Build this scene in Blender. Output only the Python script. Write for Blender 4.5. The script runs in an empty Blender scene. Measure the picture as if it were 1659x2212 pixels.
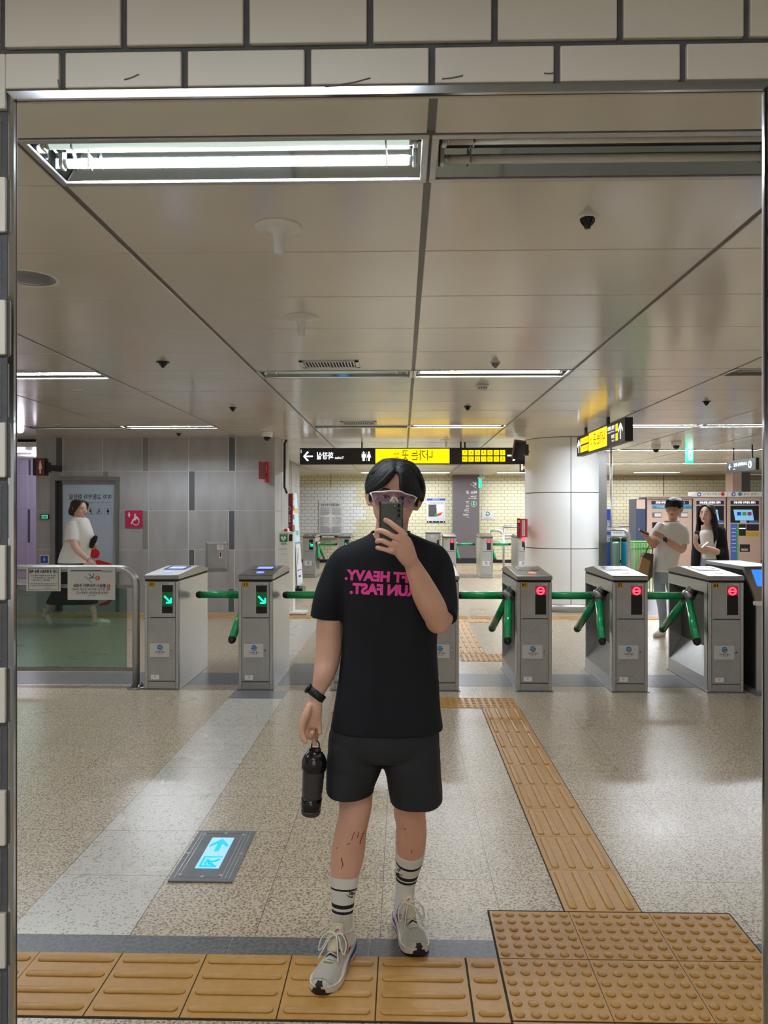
import bpy, bmesh, math, random
from mathutils import Vector, Matrix
from mathutils.bvhtree import BVHTree
random.seed(7)
PI = math.pi
# ------------------------------------------------------------------ camera, world, exposure
CAMH, FPX, YAW, HOR = 1.55, 1650.0, math.atan(40 / 1650.0), 1109.0
CEIL = 2.75
sc = bpy.context.scene
cam_d = bpy.data.cameras.new('camera'); cam = bpy.data.objects.new('camera', cam_d)
sc.collection.objects.link(cam); sc.camera = cam
cam.location = (0, 0, CAMH); cam.rotation_euler = (PI / 2, 0, YAW)
cam_d.sensor_fit = 'VERTICAL'; cam_d.sensor_height = 36.0; cam_d.lens = 36.0 * FPX / 2212
cam_d.shift_y = (HOR - 1106) / 2212.0; cam_d.clip_start = 0.05; cam_d.clip_end = 200
sc.view_settings.view_transform = 'Standard'; sc.view_settings.look = 'None'
sc.view_settings.exposure = 1.68; sc.view_settings.gamma = 1.0
sc.view_settings.use_curve_mapping = False
sc.cycles.use_denoising = True
sc.cycles.max_bounces = 8; sc.cycles.diffuse_bounces = 5; sc.cycles.glossy_bounces = 4; sc.cycles.transparent_max_bounces = 12
sc.cycles.caustics_reflective = False; sc.cycles.caustics_refractive = False
sc.cycles.sample_clamp_indirect = 4.0
wd = bpy.data.worlds.new('station_ambient_fill'); sc.world = wd; wd.use_nodes = True  # even ambient fill added in place of light from the unseen station
wd.node_tree.nodes['Background'].inputs[0].default_value = (1.0, 0.95, 0.88, 1)
wd.node_tree.nodes['Background'].inputs[1].default_value = 0.16
TUBE_POWER = 46.0

def P(px, py, Y):
    c, s = math.cos(YAW), math.sin(YAW)
    r = (px - 829.5) / FPX; u = (HOR - py) / FPX
    dx, dy, dz = -s + c * r, c + s * r, u
    t = Y / dy
    return Vector((dx * t, Y, CAMH + dz * t))
def G(px, py):            # point on the floor
    c, s = math.cos(YAW), math.sin(YAW)
    r = (px - 829.5) / FPX; u = (HOR - py) / FPX
    t = -CAMH / u
    return Vector(((-s + c * r) * t, (c + s * r) * t, 0))
def S(Y): return Y / FPX   # metres per pixel

# ------------------------------------------------------------------ materials
def lin(c):
    return tuple(((v / 255) / 12.92 if v / 255 <= .04045 else ((v / 255 + .055) / 1.055) ** 2.4) for v in c)
MATS = {}
def mat(name, rgb, rough=.5, metal=0., var=0., vscale=8., vstretch=(1, 1, 1), bump=0., bscale=60., bstretch=(1, 1, 1), emit=0., ecol=None, alpha=1., spec=.5, coat=0., rvar=0., rgb2=None, sheen=0.):
    m = bpy.data.materials.new(name); MATS[name] = m; m.use_nodes = True
    nt = m.node_tree; b = nt.nodes['Principled BSDF']
    b.inputs['Roughness'].default_value = rough; b.inputs['Metallic'].default_value = metal
    b.inputs['Specular IOR Level'].default_value = spec; b.inputs['Alpha'].default_value = alpha
    b.inputs['Coat Weight'].default_value = coat; b.inputs['Sheen Weight'].default_value = sheen
    col = lin(rgb) + (1,)
    b.inputs['Base Color'].default_value = col
    tc = None
    def coords(st):
        t = nt.nodes.new('ShaderNodeTexCoord'); mp = nt.nodes.new('ShaderNodeMapping'); mp.inputs['Scale'].default_value = st
        nt.links.new(t.outputs['Object'], mp.inputs['Vector']); return mp.outputs[0]
    if var or rvar:
        n = nt.nodes.new('ShaderNodeTexNoise'); n.inputs['Scale'].default_value = vscale; n.inputs['Detail'].default_value = 6
        nt.links.new(coords(vstretch), n.inputs['Vector'])
        r = nt.nodes.new('ShaderNodeValToRGB'); r.color_ramp.elements[0].position = .3; r.color_ramp.elements[1].position = .7
        c2 = lin(rgb2) if rgb2 else tuple(v * (1 + var) for v in col[:3])
        r.color_ramp.elements[0].color = tuple(v * (1 - var) for v in col[:3]) + (1,)
        r.color_ramp.elements[1].color = c2 + (1,)
        nt.links.new(n.outputs['Fac'], r.inputs[0]); nt.links.new(r.outputs[0], b.inputs['Base Color'])
        if rvar:
            mr = nt.nodes.new('ShaderNodeMapRange'); mr.inputs[3].default_value = rough - rvar; mr.inputs[4].default_value = rough + rvar
            nt.links.new(n.outputs['Fac'], mr.inputs[0]); nt.links.new(mr.outputs[0], b.inputs['Roughness'])
    if bump:
        n = nt.nodes.new('ShaderNodeTexNoise'); n.inputs['Scale'].default_value = bscale; n.inputs['Detail'].default_value = 4
        nt.links.new(coords(bstretch), n.inputs['Vector'])
        bp = nt.nodes.new('ShaderNodeBump'); bp.inputs['Strength'].default_value = bump; bp.inputs['Distance'].default_value = .01
        nt.links.new(n.outputs['Fac'], bp.inputs['Height']); nt.links.new(bp.outputs[0], b.inputs['Normal'])
    if emit:
        b.inputs['Emission Color'].default_value = lin(ecol or rgb) + (1,); b.inputs['Emission Strength'].default_value = emit
    return m
def glass_mat(name, tint, gloss=.08, rough=.02, opac=0., ocol=(200, 200, 200)):
    m = bpy.data.materials.new(name); MATS[name] = m; m.use_nodes = True; nt = m.node_tree; nt.nodes.clear()
    out = nt.nodes.new('ShaderNodeOutputMaterial'); tr = nt.nodes.new('ShaderNodeBsdfTransparent'); tr.inputs[0].default_value = tint + (1,)
    gl = nt.nodes.new('ShaderNodeBsdfGlossy'); gl.inputs['Roughness'].default_value = rough
    mx = nt.nodes.new('ShaderNodeMixShader'); mx.inputs[0].default_value = gloss
    nt.links.new(tr.outputs[0], mx.inputs[1]); nt.links.new(gl.outputs[0], mx.inputs[2])
    o = mx.outputs[0]
    if opac:
        df = nt.nodes.new('ShaderNodeBsdfDiffuse'); df.inputs[0].default_value = lin(ocol) + (1,)
        m2 = nt.nodes.new('ShaderNodeMixShader'); m2.inputs[0].default_value = opac
        nt.links.new(o, m2.inputs[1]); nt.links.new(df.outputs[0], m2.inputs[2]); o = m2.outputs[0]
    nt.links.new(o, out.inputs[0]); return m

mat('tile_glaze', (212, 206, 193), .38, var=.03, vscale=3, rvar=.05, bump=.05, bscale=8)
mat('grout', (84, 84, 88), .85, var=.15, vscale=40)
mat('steel', (190, 190, 190), .33, .78, var=.08, vscale=6, vstretch=(1, 1, 14), rvar=.06, bump=.02, bscale=200, bstretch=(1, 1, .05))
mat('steel_dark', (138, 137, 136), .38, .85, var=.1, vscale=5)
mat('steel_door', (176, 176, 175), .42, .75, var=.12, vscale=5, rvar=.08)
mat('steel_etch', (188, 187, 185), .5, .75)
mat('steel_bright', (205, 203, 200), .18, 1.)
mat('steel_lid', (150, 150, 149), .3, 1., var=.04, vscale=12)
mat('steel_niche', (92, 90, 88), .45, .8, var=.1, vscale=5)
mat('bevel_metal', (205, 210, 215), .12, 1.)
mat('ceiling_panel', (224, 219, 209), .17, 0., var=.035, vscale=1.2, rvar=.05, spec=.6, bump=.015, bscale=2)
mat('ceiling_gap', (62, 58, 52), .8)
mat('ceiling_track', (120, 118, 113), .5, .5)
mat('reflector', (140, 146, 146), .07, 1.)
mat('tube_lit', (255, 255, 255), .4, emit=TUBE_POWER, ecol=(238, 246, 255))
mat('tube_dim', (214, 230, 222), .4, emit=.22, ecol=(214, 235, 225))
mat('tube_half', (214, 230, 222), .4, emit=1.1, ecol=(214, 238, 228))
mat('tube_off', (214, 210, 202), .35)
mat('cap_green', (20, 120, 80), .5)
mat('black', (20, 20, 22), .45)
mat('black_gloss', (10, 11, 13), .12)
mat('black_matte', (22, 22, 24), .8)
mat('white_plastic', (236, 236, 234), .35)
mat('white_paper', (212, 212, 210), .6)
mat('ink', (28, 28, 30), .7)
mat('ink_grey', (110, 110, 112), .7)
mat('ink_blue', (34, 62, 130), .6)
mat('ink_orange', (206, 110, 62), .6)
mat('ink_red', (196, 40, 48), .6)
mat('white_ink', (236, 236, 236), .5)
mat('logo_blue', (40, 120, 176), .5)
mat('label_yellow', (206, 160, 40), .5)
mat('green_arm', (26, 186, 110), .2, coat=.5)
mat('led_green', (20, 255, 150), .5, emit=0.88, ecol=(20, 255, 160))
mat('led_glow_green', (4, 60, 34), .4, emit=0.015, ecol=(0, 255, 120))
mat('led_red', (255, 50, 70), .5, emit=1.36, ecol=(255, 60, 80))
mat('led_glow_red', (90, 6, 24), .4, emit=.10, ecol=(255, 0, 40))
mat('lamp_blue', (90, 110, 255), .4, emit=0.64, ecol=(110, 130, 255))
mat('lamp_red', (255, 110, 90), .4, emit=0.44, ecol=(255, 120, 100))
mat('sign_yellow', (255, 214, 0), .4, emit=0.4, ecol=(255, 208, 0))
mat('sign_white', (255, 255, 255), .4, emit=0.5, ecol=(235, 242, 255))
mat('sign_black', (42, 41, 44), .5)
mat('sign_dark_text', (70, 56, 10), .6)
mat('exit_green', (30, 220, 170), .5, emit=0.36, ecol=(30, 225, 175))
mat('tactile_yellow', (198, 150, 78), .42, var=.07, vscale=30, bump=.08, bscale=300)
mat('tactile_far', (206, 160, 96), .45, var=.05, vscale=10)
mat('tactile_joint', (58, 48, 36), .8)
mat('granite', (104, 105, 106), .4, var=.5, vscale=70, rvar=.05)
mat('slate', (118, 119, 122), .35, var=.1, vscale=40)
mat('concrete_tile', (176, 175, 177), .42, var=.12, vscale=2.6, vstretch=(2.2, 1, .55), bump=.02)
mat('tile_mid', (146, 142, 136), .42, var=.09, vscale=3, vstretch=(2, 1, .6))
mat('tile_dark', (98, 101, 107), .42, var=.09, vscale=3, vstretch=(2, 1, .6))
mat('light_grout', (222, 222, 220), .7)
mat('lilac_tile', (186, 176, 204), .45, var=.08, vscale=3, vstretch=(2, 1, .4))
mat('lilac_dark', (96, 84, 108), .45)
mat('frosted', (186, 202, 222), .25, var=.03, vscale=2)
mat('door_black', (40, 38, 38), .4)
mat('sign_red', (222, 30, 44), .5)
mat('maroon', (128, 26, 42), .35)
mat('pink', (206, 40, 92), .45)
mat('green_label', (20, 140, 70), .5)
mat('col_white', (246, 248, 248), .34, coat=.1, var=.015, vscale=2)
mat('wall_grout', (92, 84, 70), .8)
mat('far_tile', (214, 208, 178), .35, var=.04, vscale=3)
mat('far_tile_white', (222, 224, 222), .35, var=.02, vscale=3)
mat('far_tile_brown', (168, 156, 128), .4, var=.06, vscale=3)
mat('purple_panel', (100, 92, 96), .5)
mat('green_circle', (34, 120, 84), .5)
mat('machine_tan', (202, 174, 158), .4, .1, var=.04, vscale=4)
mat('machine_blue', (64, 72, 100), .4)
mat('machine_blue_strip', (74, 108, 186), .5)
mat('machine_screen', (120, 178, 214), .3, emit=0.2, ecol=(120, 185, 225))
mat('screen_blue', (40, 110, 255), .3, emit=0.44, ecol=(50, 120, 255))
mat('machine_teal', (30, 140, 190), .4)
mat('header_navy', (30, 44, 84), .4)
mat('bin_green', (96, 184, 56), .4)
mat('bag_clear', (190, 196, 192), .3, alpha=.45)
mat('trash', (176, 172, 164), .6, var=.4, vscale=20)
mat('banner_blue', (40, 80, 190), .5)
mat('banner_sky', (176, 208, 226), .5)
mat('peach', (222, 196, 184), .5)
mat('skin', (216, 166, 142), .5, var=.08, vscale=9, rgb2=(224, 176, 152), bump=.03, bscale=90)
mat('skin_pale', (222, 184, 166), .5, var=.04, vscale=9)
mat('skin_scar', (122, 62, 50), .6)
mat('scratch', (112, 42, 34), .6)
mat('nail', (222, 176, 160), .3)
mat('hair_black', (15, 15, 17), .5, spec=.35, var=.25, vscale=30, vstretch=(3, 3, .4), bump=.12, bscale=90, bstretch=(4, 4, .5))
mat('hair_brown', (52, 40, 36), .5, var=.2, vscale=30, bump=.3, bscale=60)
mat('shirt_black', (22, 24, 30), .8, var=.06, vscale=7, bump=.9, bscale=5, bstretch=(2.2, 1, .5), spec=.3)
mat('shorts_black', (37, 39, 42), .75, bump=.8, bscale=6, bstretch=(1.8, 1, .5), spec=.35)
mat('print_pink', (240, 66, 160), .6)
mat('shirt_white', (232, 231, 228), .8, bump=.5, bscale=8, bstretch=(1.4, 1, .6))
mat('cloth_black', (24, 24, 29), .85, bump=.3, bscale=8)
mat('denim', (150, 164, 178), .8, var=.12, vscale=5, bump=.3, bscale=9)
mat('sock_white', (222, 221, 216), .8, bump=.3, bscale=160, bstretch=(1, 1, .03))
mat('sock_black', (26, 26, 28), .8)
mat('shoe_cream', (202, 198, 184), .7, var=.04, vscale=30, bump=.2, bscale=260)
mat('shoe_suede', (190, 186, 174), .8, bump=.1, bscale=300)
mat('shoe_white', (226, 224, 216), .5)
mat('shoe_foam', (216, 204, 172), .8)
mat('shoe_blue', (52, 76, 160), .5)
mat('shoe_red', (176, 36, 62), .5)
mat('shoe_black', (26, 26, 28), .6)
mat('phone_olive', (66, 68, 58), .38)
mat('phone_dark', (30, 27, 26), .3)
mat('lens_glass', (8, 9, 11), .08, coat=.6)
mat('bottle_black', (18, 19, 21), .22)
mat('bottle_grey', (58, 58, 62), .25)
mat('eye_white', (214, 206, 200), .3)
mat('eye_dark', (34, 26, 24), .25)
mat('lip', (176, 108, 98), .5)
mat('kraft', (176, 142, 98), .7, var=.05, vscale=4)
mat('kraft_dark', (96, 74, 52), .7)
mat('floor_blue', (150, 190, 255), .4, emit=0.34, ecol=(126, 182, 255))
mat('floor_cyan', (10, 190, 215), .4, emit=0.24, ecol=(0, 190, 220))
mat('floor_plate', (124, 128, 134), .45, .35, var=.12, vscale=12)
mat('scuff', (70, 66, 60), .7)
mat('lamp_glow', (255, 255, 255), .4, emit=5, ecol=(240, 240, 255))
mat('poster_dark', (64, 64, 66), .6)
mat('poster_white', (206, 206, 208), .6)
mat('orange', (238, 160, 30), .4)
glass_mat('barrier_glass', (.60, .73, .68), .025)
glass_mat('visor', (.66, .60, .84), .05, .06, .05, (176, 160, 206))
glass_mat('clear_glass', (.92, .95, .94), .08)

def terrazzo(name, base, dark, light, sc_=95, joint=None, rough=.24, chip=.42):
    m = bpy.data.materials.new(name); MATS[name] = m; m.use_nodes = True; nt = m.node_tree; b = nt.nodes['Principled BSDF']; L = nt.links.new
    tc = nt.nodes.new('ShaderNodeTexCoord')
    vo = nt.nodes.new('ShaderNodeTexVoronoi'); vo.inputs['Scale'].default_value = sc_; vo.inputs['Randomness'].default_value = 1
    wn = nt.nodes.new('ShaderNodeTexNoise'); wn.inputs['Scale'].default_value = sc_ * .8
    ad = nt.nodes.new('ShaderNodeMixRGB'); ad.blend_type = 'ADD'; ad.inputs[0].default_value = .012
    L(tc.outputs['Object'], ad.inputs[1]); L(wn.outputs['Color'], ad.inputs[2]); L(tc.outputs['Object'], wn.inputs['Vector']); L(ad.outputs[0], vo.inputs['Vector'])
    sep = nt.nodes.new('ShaderNodeSeparateColor'); L(vo.outputs['Color'], sep.inputs[0])
    # chip mask: only some cells, only their middle
    lt = nt.nodes.new('ShaderNodeMath'); lt.operation = 'LESS_THAN'; lt.inputs[1].default_value = chip; L(sep.outputs[0], lt.inputs[0])
    ds = nt.nodes.new('ShaderNodeMapRange'); ds.inputs[1].default_value = .40; ds.inputs[2].default_value = .56; ds.inputs[3].default_value = 1; ds.inputs[4].default_value = 0
    L(vo.outputs['Distance'], ds.inputs[0])
    mu = nt.nodes.new('ShaderNodeMath'); mu.operation = 'MULTIPLY'; L(lt.outputs[0], mu.inputs[0]); L(ds.outputs[0], mu.inputs[1])
    rp = nt.nodes.new('ShaderNodeValToRGB'); L(sep.outputs[1], rp.inputs[0])
    rp.color_ramp.elements[0].color = lin(dark) + (1,); rp.color_ramp.elements[1].color = lin(light) + (1,)
    n2 = nt.nodes.new('ShaderNodeTexNoise'); n2.inputs['Scale'].default_value = 1.3; n2.inputs['Detail'].default_value = 4; L(tc.outputs['Object'], n2.inputs['Vector'])
    r2 = nt.nodes.new('ShaderNodeValToRGB'); L(n2.outputs['Fac'], r2.inputs[0])
    r2.color_ramp.elements[0].color = tuple(v * .88 for v in lin(base)) + (1,); r2.color_ramp.elements[1].color = tuple(v * 1.1 for v in lin(base)) + (1,)
    mx = nt.nodes.new('ShaderNodeMixRGB'); L(mu.outputs[0], mx.inputs[0]); L(r2.outputs[0], mx.inputs[1]); L(rp.outputs[0], mx.inputs[2])
    o = mx.outputs[0]
    if joint:
        px, ox, py, oy, w = joint
        sx = nt.nodes.new('ShaderNodeSeparateXYZ'); L(tc.outputs['Object'], sx.inputs[0])
        def jl(sock, pitch, off):
            a = nt.nodes.new('ShaderNodeMath'); a.operation = 'SUBTRACT'; a.inputs[1].default_value = off - 100 * pitch; L(sock, a.inputs[0])
            f = nt.nodes.new('ShaderNodeMath'); f.operation = 'MODULO'; f.inputs[1].default_value = pitch; L(a.outputs[0], f.inputs[0])
            g = nt.nodes.new('ShaderNodeMath'); g.operation = 'LESS_THAN'; g.inputs[1].default_value = w; L(f.outputs[0], g.inputs[0]); return g.outputs[0]
        ja = jl(sx.outputs[0], px, ox); jb = jl(sx.outputs[1], py, oy)
        mm = nt.nodes.new('ShaderNodeMath'); mm.operation = 'MAXIMUM'; L(ja, mm.inputs[0]); L(jb, mm.inputs[1])
        m3 = nt.nodes.new('ShaderNodeMixRGB'); L(mm.outputs[0], m3.inputs[0]); L(o, m3.inputs[1]); m3.inputs[2].default_value = lin((92, 84, 74)) + (1,)
        o = m3.outputs[0]
    L(o, b.inputs['Base Color'])
    b.inputs['Roughness'].default_value = rough; b.inputs['Specular IOR Level'].default_value = .55
    rr = nt.nodes.new('ShaderNodeMapRange'); rr.inputs[3].default_value = rough - .05; rr.inputs[4].default_value = rough + .1
    L(n2.outputs['Fac'], rr.inputs[0]); L(rr.outputs[0], b.inputs['Roughness'])
    return m
terrazzo('terrazzo', (213, 200, 176), (120, 100, 76), (188, 168, 138), 92, (.46, -1.463, .46, 2.78, .0027), .27, .95)
terrazzo('terrazzo_pale', (216, 212, 202), (128, 120, 108), (188, 178, 164), 110, (.46, -1.463, .46, 2.78, .0027), .25, .3)

# ------------------------------------------------------------------ geometry helper
C = sc.collection
ORG = {}
class MB:
    def __init__(s): s.v = []; s.f = []; s.m = []; s.mats = []; s.sm = []
    def mi(s, m):
        if m not in s.mats: s.mats.append(m)
        return s.mats.index(m)
    def add(s, vs, fs, m, smooth=False):
        o = len(s.v); s.v += [Vector(v) for v in vs]; k = s.mi(m)
        for f in fs: s.f.append(tuple(i + o for i in f)); s.m.append(k); s.sm.append(smooth)
        return s
    def box(s, a, b, m, rot=None, ctr=None):
        x0, y0, z0 = (min(a[i], b[i]) for i in range(3)); x1, y1, z1 = (max(a[i], b[i]) for i in range(3))
        vs = [Vector(p) for p in ((x0, y0, z0), (x1, y0, z0), (x1, y1, z0), (x0, y1, z0), (x0, y0, z1), (x1, y0, z1), (x1, y1, z1), (x0, y1, z1))]
        if rot is not None:
            c = Vector(ctr) if ctr is not None else (vs[0] + vs[6]) / 2
            vs = [c + rot @ (v - c) for v in vs]
        return s.add(vs, [(0, 3, 2, 1), (4, 5, 6, 7), (0, 1, 5, 4), (1, 2, 6, 5), (2, 3, 7, 6), (3, 0, 4, 7)], m)
    def rbox(s, a, b, m, r=.005, seg=2):       # box with rounded edges
        bm = bmesh.new(); bmesh.ops.create_cube(bm, size=1)
        lo = Vector([min(a[i], b[i]) for i in range(3)]); hi = Vector([max(a[i], b[i]) for i in range(3)])
        for v in bm.verts: v.co = Vector([lo[i] + (v.co[i] + .5) * (hi[i] - lo[i]) for i in range(3)])
        bmesh.ops.bevel(bm, geom=list(bm.edges), offset=min(r, min(hi - lo) * .49), segments=seg, affect='EDGES', profile=.5)
        return s.frombm(bm, m, False)
    def frombm(s, bm, m, smooth=False):
        bm.verts.index_update()
        s.add([v.co.copy() for v in bm.verts], [tuple(v.index for v in f.verts) for f in bm.faces], m, smooth); bm.free(); return s
    def prism(s, poly, d, m):                  # 3D planar polygon extruded along d
        n = len(poly); d = Vector(d); vs = [Vector(p) for p in poly] + [Vector(p) + d for p in poly]
        fs = [tuple(range(n))[::-1], tuple(range(n, 2 * n))] + [(i, (i + 1) % n, n + (i + 1) % n, n + i) for i in range(n)]
        return s.add(vs, fs, m)
    def rings(s, rs, m, cap=True, smooth=True, closed=True):
        n = len(rs[0]); vs = [p for r in rs for p in r]; fs = []
        for k in range(len(rs) - 1):
            for i in range(n if closed else n - 1):
                j = (i + 1) % n; fs.append((k * n + i, k * n + j, (k + 1) * n + j, (k + 1) * n + i))
        if cap: fs.append(tuple(range(n))[::-1]); fs.append(tuple(range((len(rs) - 1) * n, len(rs) * n)))
        return s.add(vs, fs, m, smooth)
    def tube(s, pts, r, m, n=12, cap=True):
        pts = [Vector(p) for p in pts]; rr = r if isinstance(r, (list, tuple)) else [r] * len(pts)
        rs = []; ref = None
        for i, p in enumerate(pts):
            t = (pts[min(i + 1, len(pts) - 1)] - pts[max(i - 1, 0)]).normalized()
            if ref is None: ref = Vector((0, 0, 1)) if abs(t.z) < .9 else Vector((1, 0, 0))
            u = t.cross(ref)
            if u.length < 1e-5: u = t.cross(Vector((.3, 1, .2)))
            u.normalize(); w = t.cross(u).normalized(); ref = u.cross(t) if False else -w if w.dot(ref) < 0 else w
            rs.append([p + (u * math.cos(2 * PI * k / n) + w * math.sin(2 * PI * k / n)) * rr[i] for k in range(n)])
        return s.rings(rs, m, cap)
    def cyl(s, a, b, r, m, r2=None, n=24): return s.tube([a, b], [r, r if r2 is None else r2], m, n)
    def lathe(s, prof, o, m, n=32, axis=(0, 0, 1)):
        o = Vector(o); ax = Vector(axis).normalized(); q = Vector((0, 0, 1)).rotation_difference(ax)
        rs = [[o + q @ Vector((r * math.cos(2 * PI * k / n), r * math.sin(2 * PI * k / n), z)) for k in range(n)] for r, z in prof]
        return s.rings(rs, m)
    def ell(s, c, r, m, n=16, rot=None):
        c = Vector(c); rs = []
        for i in range(1, n):
            a = PI * i / n; ring = []
            for k in range(2 * n):
                p = Vector((r[0] * math.sin(a) * math.cos(PI * k / n), r[1] * math.sin(a) * math.sin(PI * k / n), -r[2] * math.cos(a)))
                ring.append(c + (rot @ p if rot is not None else p))
            rs.append(ring)
        return s.rings(rs, m)
    def poly(s, pts, m): return s.add(pts, [tuple(range(len(pts)))], m)
    def quad(s, x0, x1, z0, z1, y, m, t=.001): return s.box((x0, y, z0), (x1, y + t, z1), m)
    def disc(s, c, r, m, u=(1, 0, 0), v=(0, 0, 1), n=32, r0=0, t=.0012):
        c = Vector(c); u = Vector(u); v = Vector(v); d = u.cross(v).normalized() * t
        o = [c + (u * math.cos(2 * PI * k / n) + v * math.sin(2 * PI * k / n)) * r for k in range(n)]
        if not r0: return s.prism(o, d, m)
        q = [c + (u * math.cos(2 * PI * k / n) + v * math.sin(2 * PI * k / n)) * r0 for k in range(n)]
        return s.add(o + q, [(i, (i + 1) % n, n + (i + 1) % n, n + i) for i in range(n)], m)
    def text(s, txt, size, c, m, u=(-1, 0, 0), v=(0, 0, 1), bold=0., ax='CENTER', w=None, shear=0.):
        vs, fs = text_geo(txt, size, bold, ax, shear)
        if not vs: return s
        u = Vector(u); v = Vector(v); c = Vector(c); k = 1.
        if w:
            ww = max(p[0] for p in vs) - min(p[0] for p in vs); k = w / ww
        return s.add([c + u * p[0] * k + v * p[1] for p in vs], fs, m)
    def build(s, name, parent=None, base=None, label=None, cat=None, group=None, kind=None, auto=None):
        me = bpy.data.meshes.new(name)
        if parent is not None: o = ORG[parent]
        elif base is not None: o = Vector(base)
        else:
            o = Vector(((min(p.x for p in s.v) + max(p.x for p in s.v)) / 2, (min(p.y for p in s.v) + max(p.y for p in s.v)) / 2, min(p.z for p in s.v)))
        me.from_pydata([tuple(p - o) for p in s.v], [], s.f)
        for m in s.mats: me.materials.append(MATS[m])
        me.polygons.foreach_set('material_index', s.m); me.polygons.foreach_set('use_smooth', s.sm)
        me.update()
        ob = bpy.data.objects.new(name, me); C.objects.link(ob)
        if parent is not None: ob.parent = parent
        else: ob.location = o
        ORG[ob] = o
        if auto:
            me.set_sharp_from_angle(angle=math.radians(auto))
        return tag(ob, label, cat, group, kind)
TG = {}
def text_geo(txt, size, bold, ax, shear):
    key = (txt, size, bold, ax, shear)
    if key in TG: return TG[key]
    cu = bpy.data.curves.new('t', 'FONT'); cu.body = txt; cu.size = size; cu.offset = bold * size; cu.align_x = ax; cu.align_y = 'CENTER'
    cu.resolution_u = 3; cu.shear = shear; cu.fill_mode = 'FRONT'
    ob = bpy.data.objects.new('t', cu); me = bpy.data.meshes.new_from_object(ob)
    vs = [tuple(v.co) for v in me.vertices]; fs = [tuple(p.vertices) for p in me.polygons]
    bpy.data.objects.remove(ob); bpy.data.meshes.remove(me); bpy.data.curves.remove(cu)
    TG[key] = (vs, fs); return TG[key]
def tag(o, label=None, cat=None, group=None, kind=None):
    if label: o['label'] = label
    if cat: o['category'] = cat
    if group: o['group'] = group
    if kind: o['kind'] = kind
    return o
def thing(name, label, cat, loc, group=None):
    o = bpy.data.objects.new(name, None); C.objects.link(o); o.location = loc; ORG[o] = Vector(loc); o.empty_display_size = .1
    return tag(o, label, cat, group)
def dup(root, loc, label=None, group=None, rotz=None):
    r = root.copy(); C.objects.link(r); r.location = loc; ORG[r] = Vector(loc)
    if label: r['label'] = label
    if group: r['group'] = group
    if rotz is not None: r.rotation_euler = (0, 0, rotz)
    for ch in list(root.children):
        c = ch.copy(); C.objects.link(c); c.parent = r
        for g in ch.children:
            d = g.copy(); C.objects.link(d); d.parent = c
    return r
def catmull(pts, k=6):
    out = []; n = len(pts)
    for i in range(n - 1):
        p0, p1, p2, p3 = pts[max(i - 1, 0)], pts[i], pts[i + 1], pts[min(i + 2, n - 1)]
        for j in range(k):
            t = j / k
            out.append(tuple(.5 * ((2 * b) + (-a + c) * t + (2 * a - 5 * b + 4 * c - d) * t * t + (-a + 3 * b - 3 * c + d) * t ** 3) for a, b, c, d in zip(p0, p1, p2, p3)))
    out.append(tuple(pts[-1])); return out
def limb(mb, pts, m, k=5, n=16, side=(1, 0, 0), dome=True):
    """pts: (Vector, r_side, r_depth); elliptical sections square to the path"""
    q = catmull([tuple(p[0]) + (p[1], p[2]) for p in pts], k)
    rs = []; side = Vector(side)
    def ring(c, t, a, b):
        u = side - t * side.dot(t); u.normalize(); w = t.cross(u).normalized()
        return [c + u * a * math.cos(2 * PI * i / n) + w * b * math.sin(2 * PI * i / n) for i in range(n)]
    for i, e in enumerate(q):
        c = Vector(e[:3]); t = (Vector(q[min(i + 1, len(q) - 1)][:3]) - Vector(q[max(i - 1, 0)][:3])).normalized()
        if i == 0 and dome:
            rr = min(e[3], e[4])
            for f in (.95, .7, .35): rs.append(ring(c - t * rr * f, t, e[3] * math.sqrt(1 - f * f) + 1e-4, e[4] * math.sqrt(1 - f * f) + 1e-4))
        rs.append(ring(c, t, e[3], e[4]))
        if i == len(q) - 1 and dome:
            rr = min(e[3], e[4])
            for f in (.35, .7, .95): rs.append(ring(c + t * rr * f, t, e[3] * math.sqrt(1 - f * f) + 1e-4, e[4] * math.sqrt(1 - f * f) + 1e-4))
    mb.rings(rs, m); return mb
def hrings(mb, rows, m, n=28, e=2.3, k=4, cap=True):
    """rows: (z, cx, cy, a, b) horizontal superellipses"""
    q = catmull([tuple(r) for r in rows], k); rs = []
    for z, cx, cy, a, b in q:
        ring = []
        for i in range(n):
            t = 2 * PI * i / n; c, s_ = math.cos(t), math.sin(t)
            ring.append(Vector((cx + a * math.copysign(abs(c) ** (2 / e), c), cy + b * math.copysign(abs(s_) ** (2 / e), s_), z)))
        rs.append(ring)
    mb.rings(rs, m, cap); return mb
def remesh(mb, voxel, smooth=3, name='r'):
    """fuse overlapping shapes into one continuous skin"""
    me = bpy.data.meshes.new(name); me.from_pydata([tuple(p) for p in mb.v], [], mb.f); me.update()
    ob = bpy.data.objects.new(name, me); C.objects.link(ob)
    a = ob.modifiers.new('a', 'REMESH'); a.mode = 'VOXEL'; a.voxel_size = voxel; a.use_smooth_shade = True
    if smooth:
        b = ob.modifiers.new('b', 'SMOOTH'); b.factor = .5; b.iterations = smooth
    dg = bpy.context.evaluated_depsgraph_get()
    r = bpy.data.meshes.new_from_object(ob.evaluated_get(dg))
    out = MB(); out.add([v.co.copy() for v in r.vertices], [tuple(p.vertices) for p in r.polygons], mb.mats[0], True)
    bpy.data.objects.remove(ob); bpy.data.meshes.remove(me); bpy.data.meshes.remove(r)
    return out
def bvh(mb): return BVHTree.FromPolygons([tuple(v) for v in mb.v], mb.f)
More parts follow.
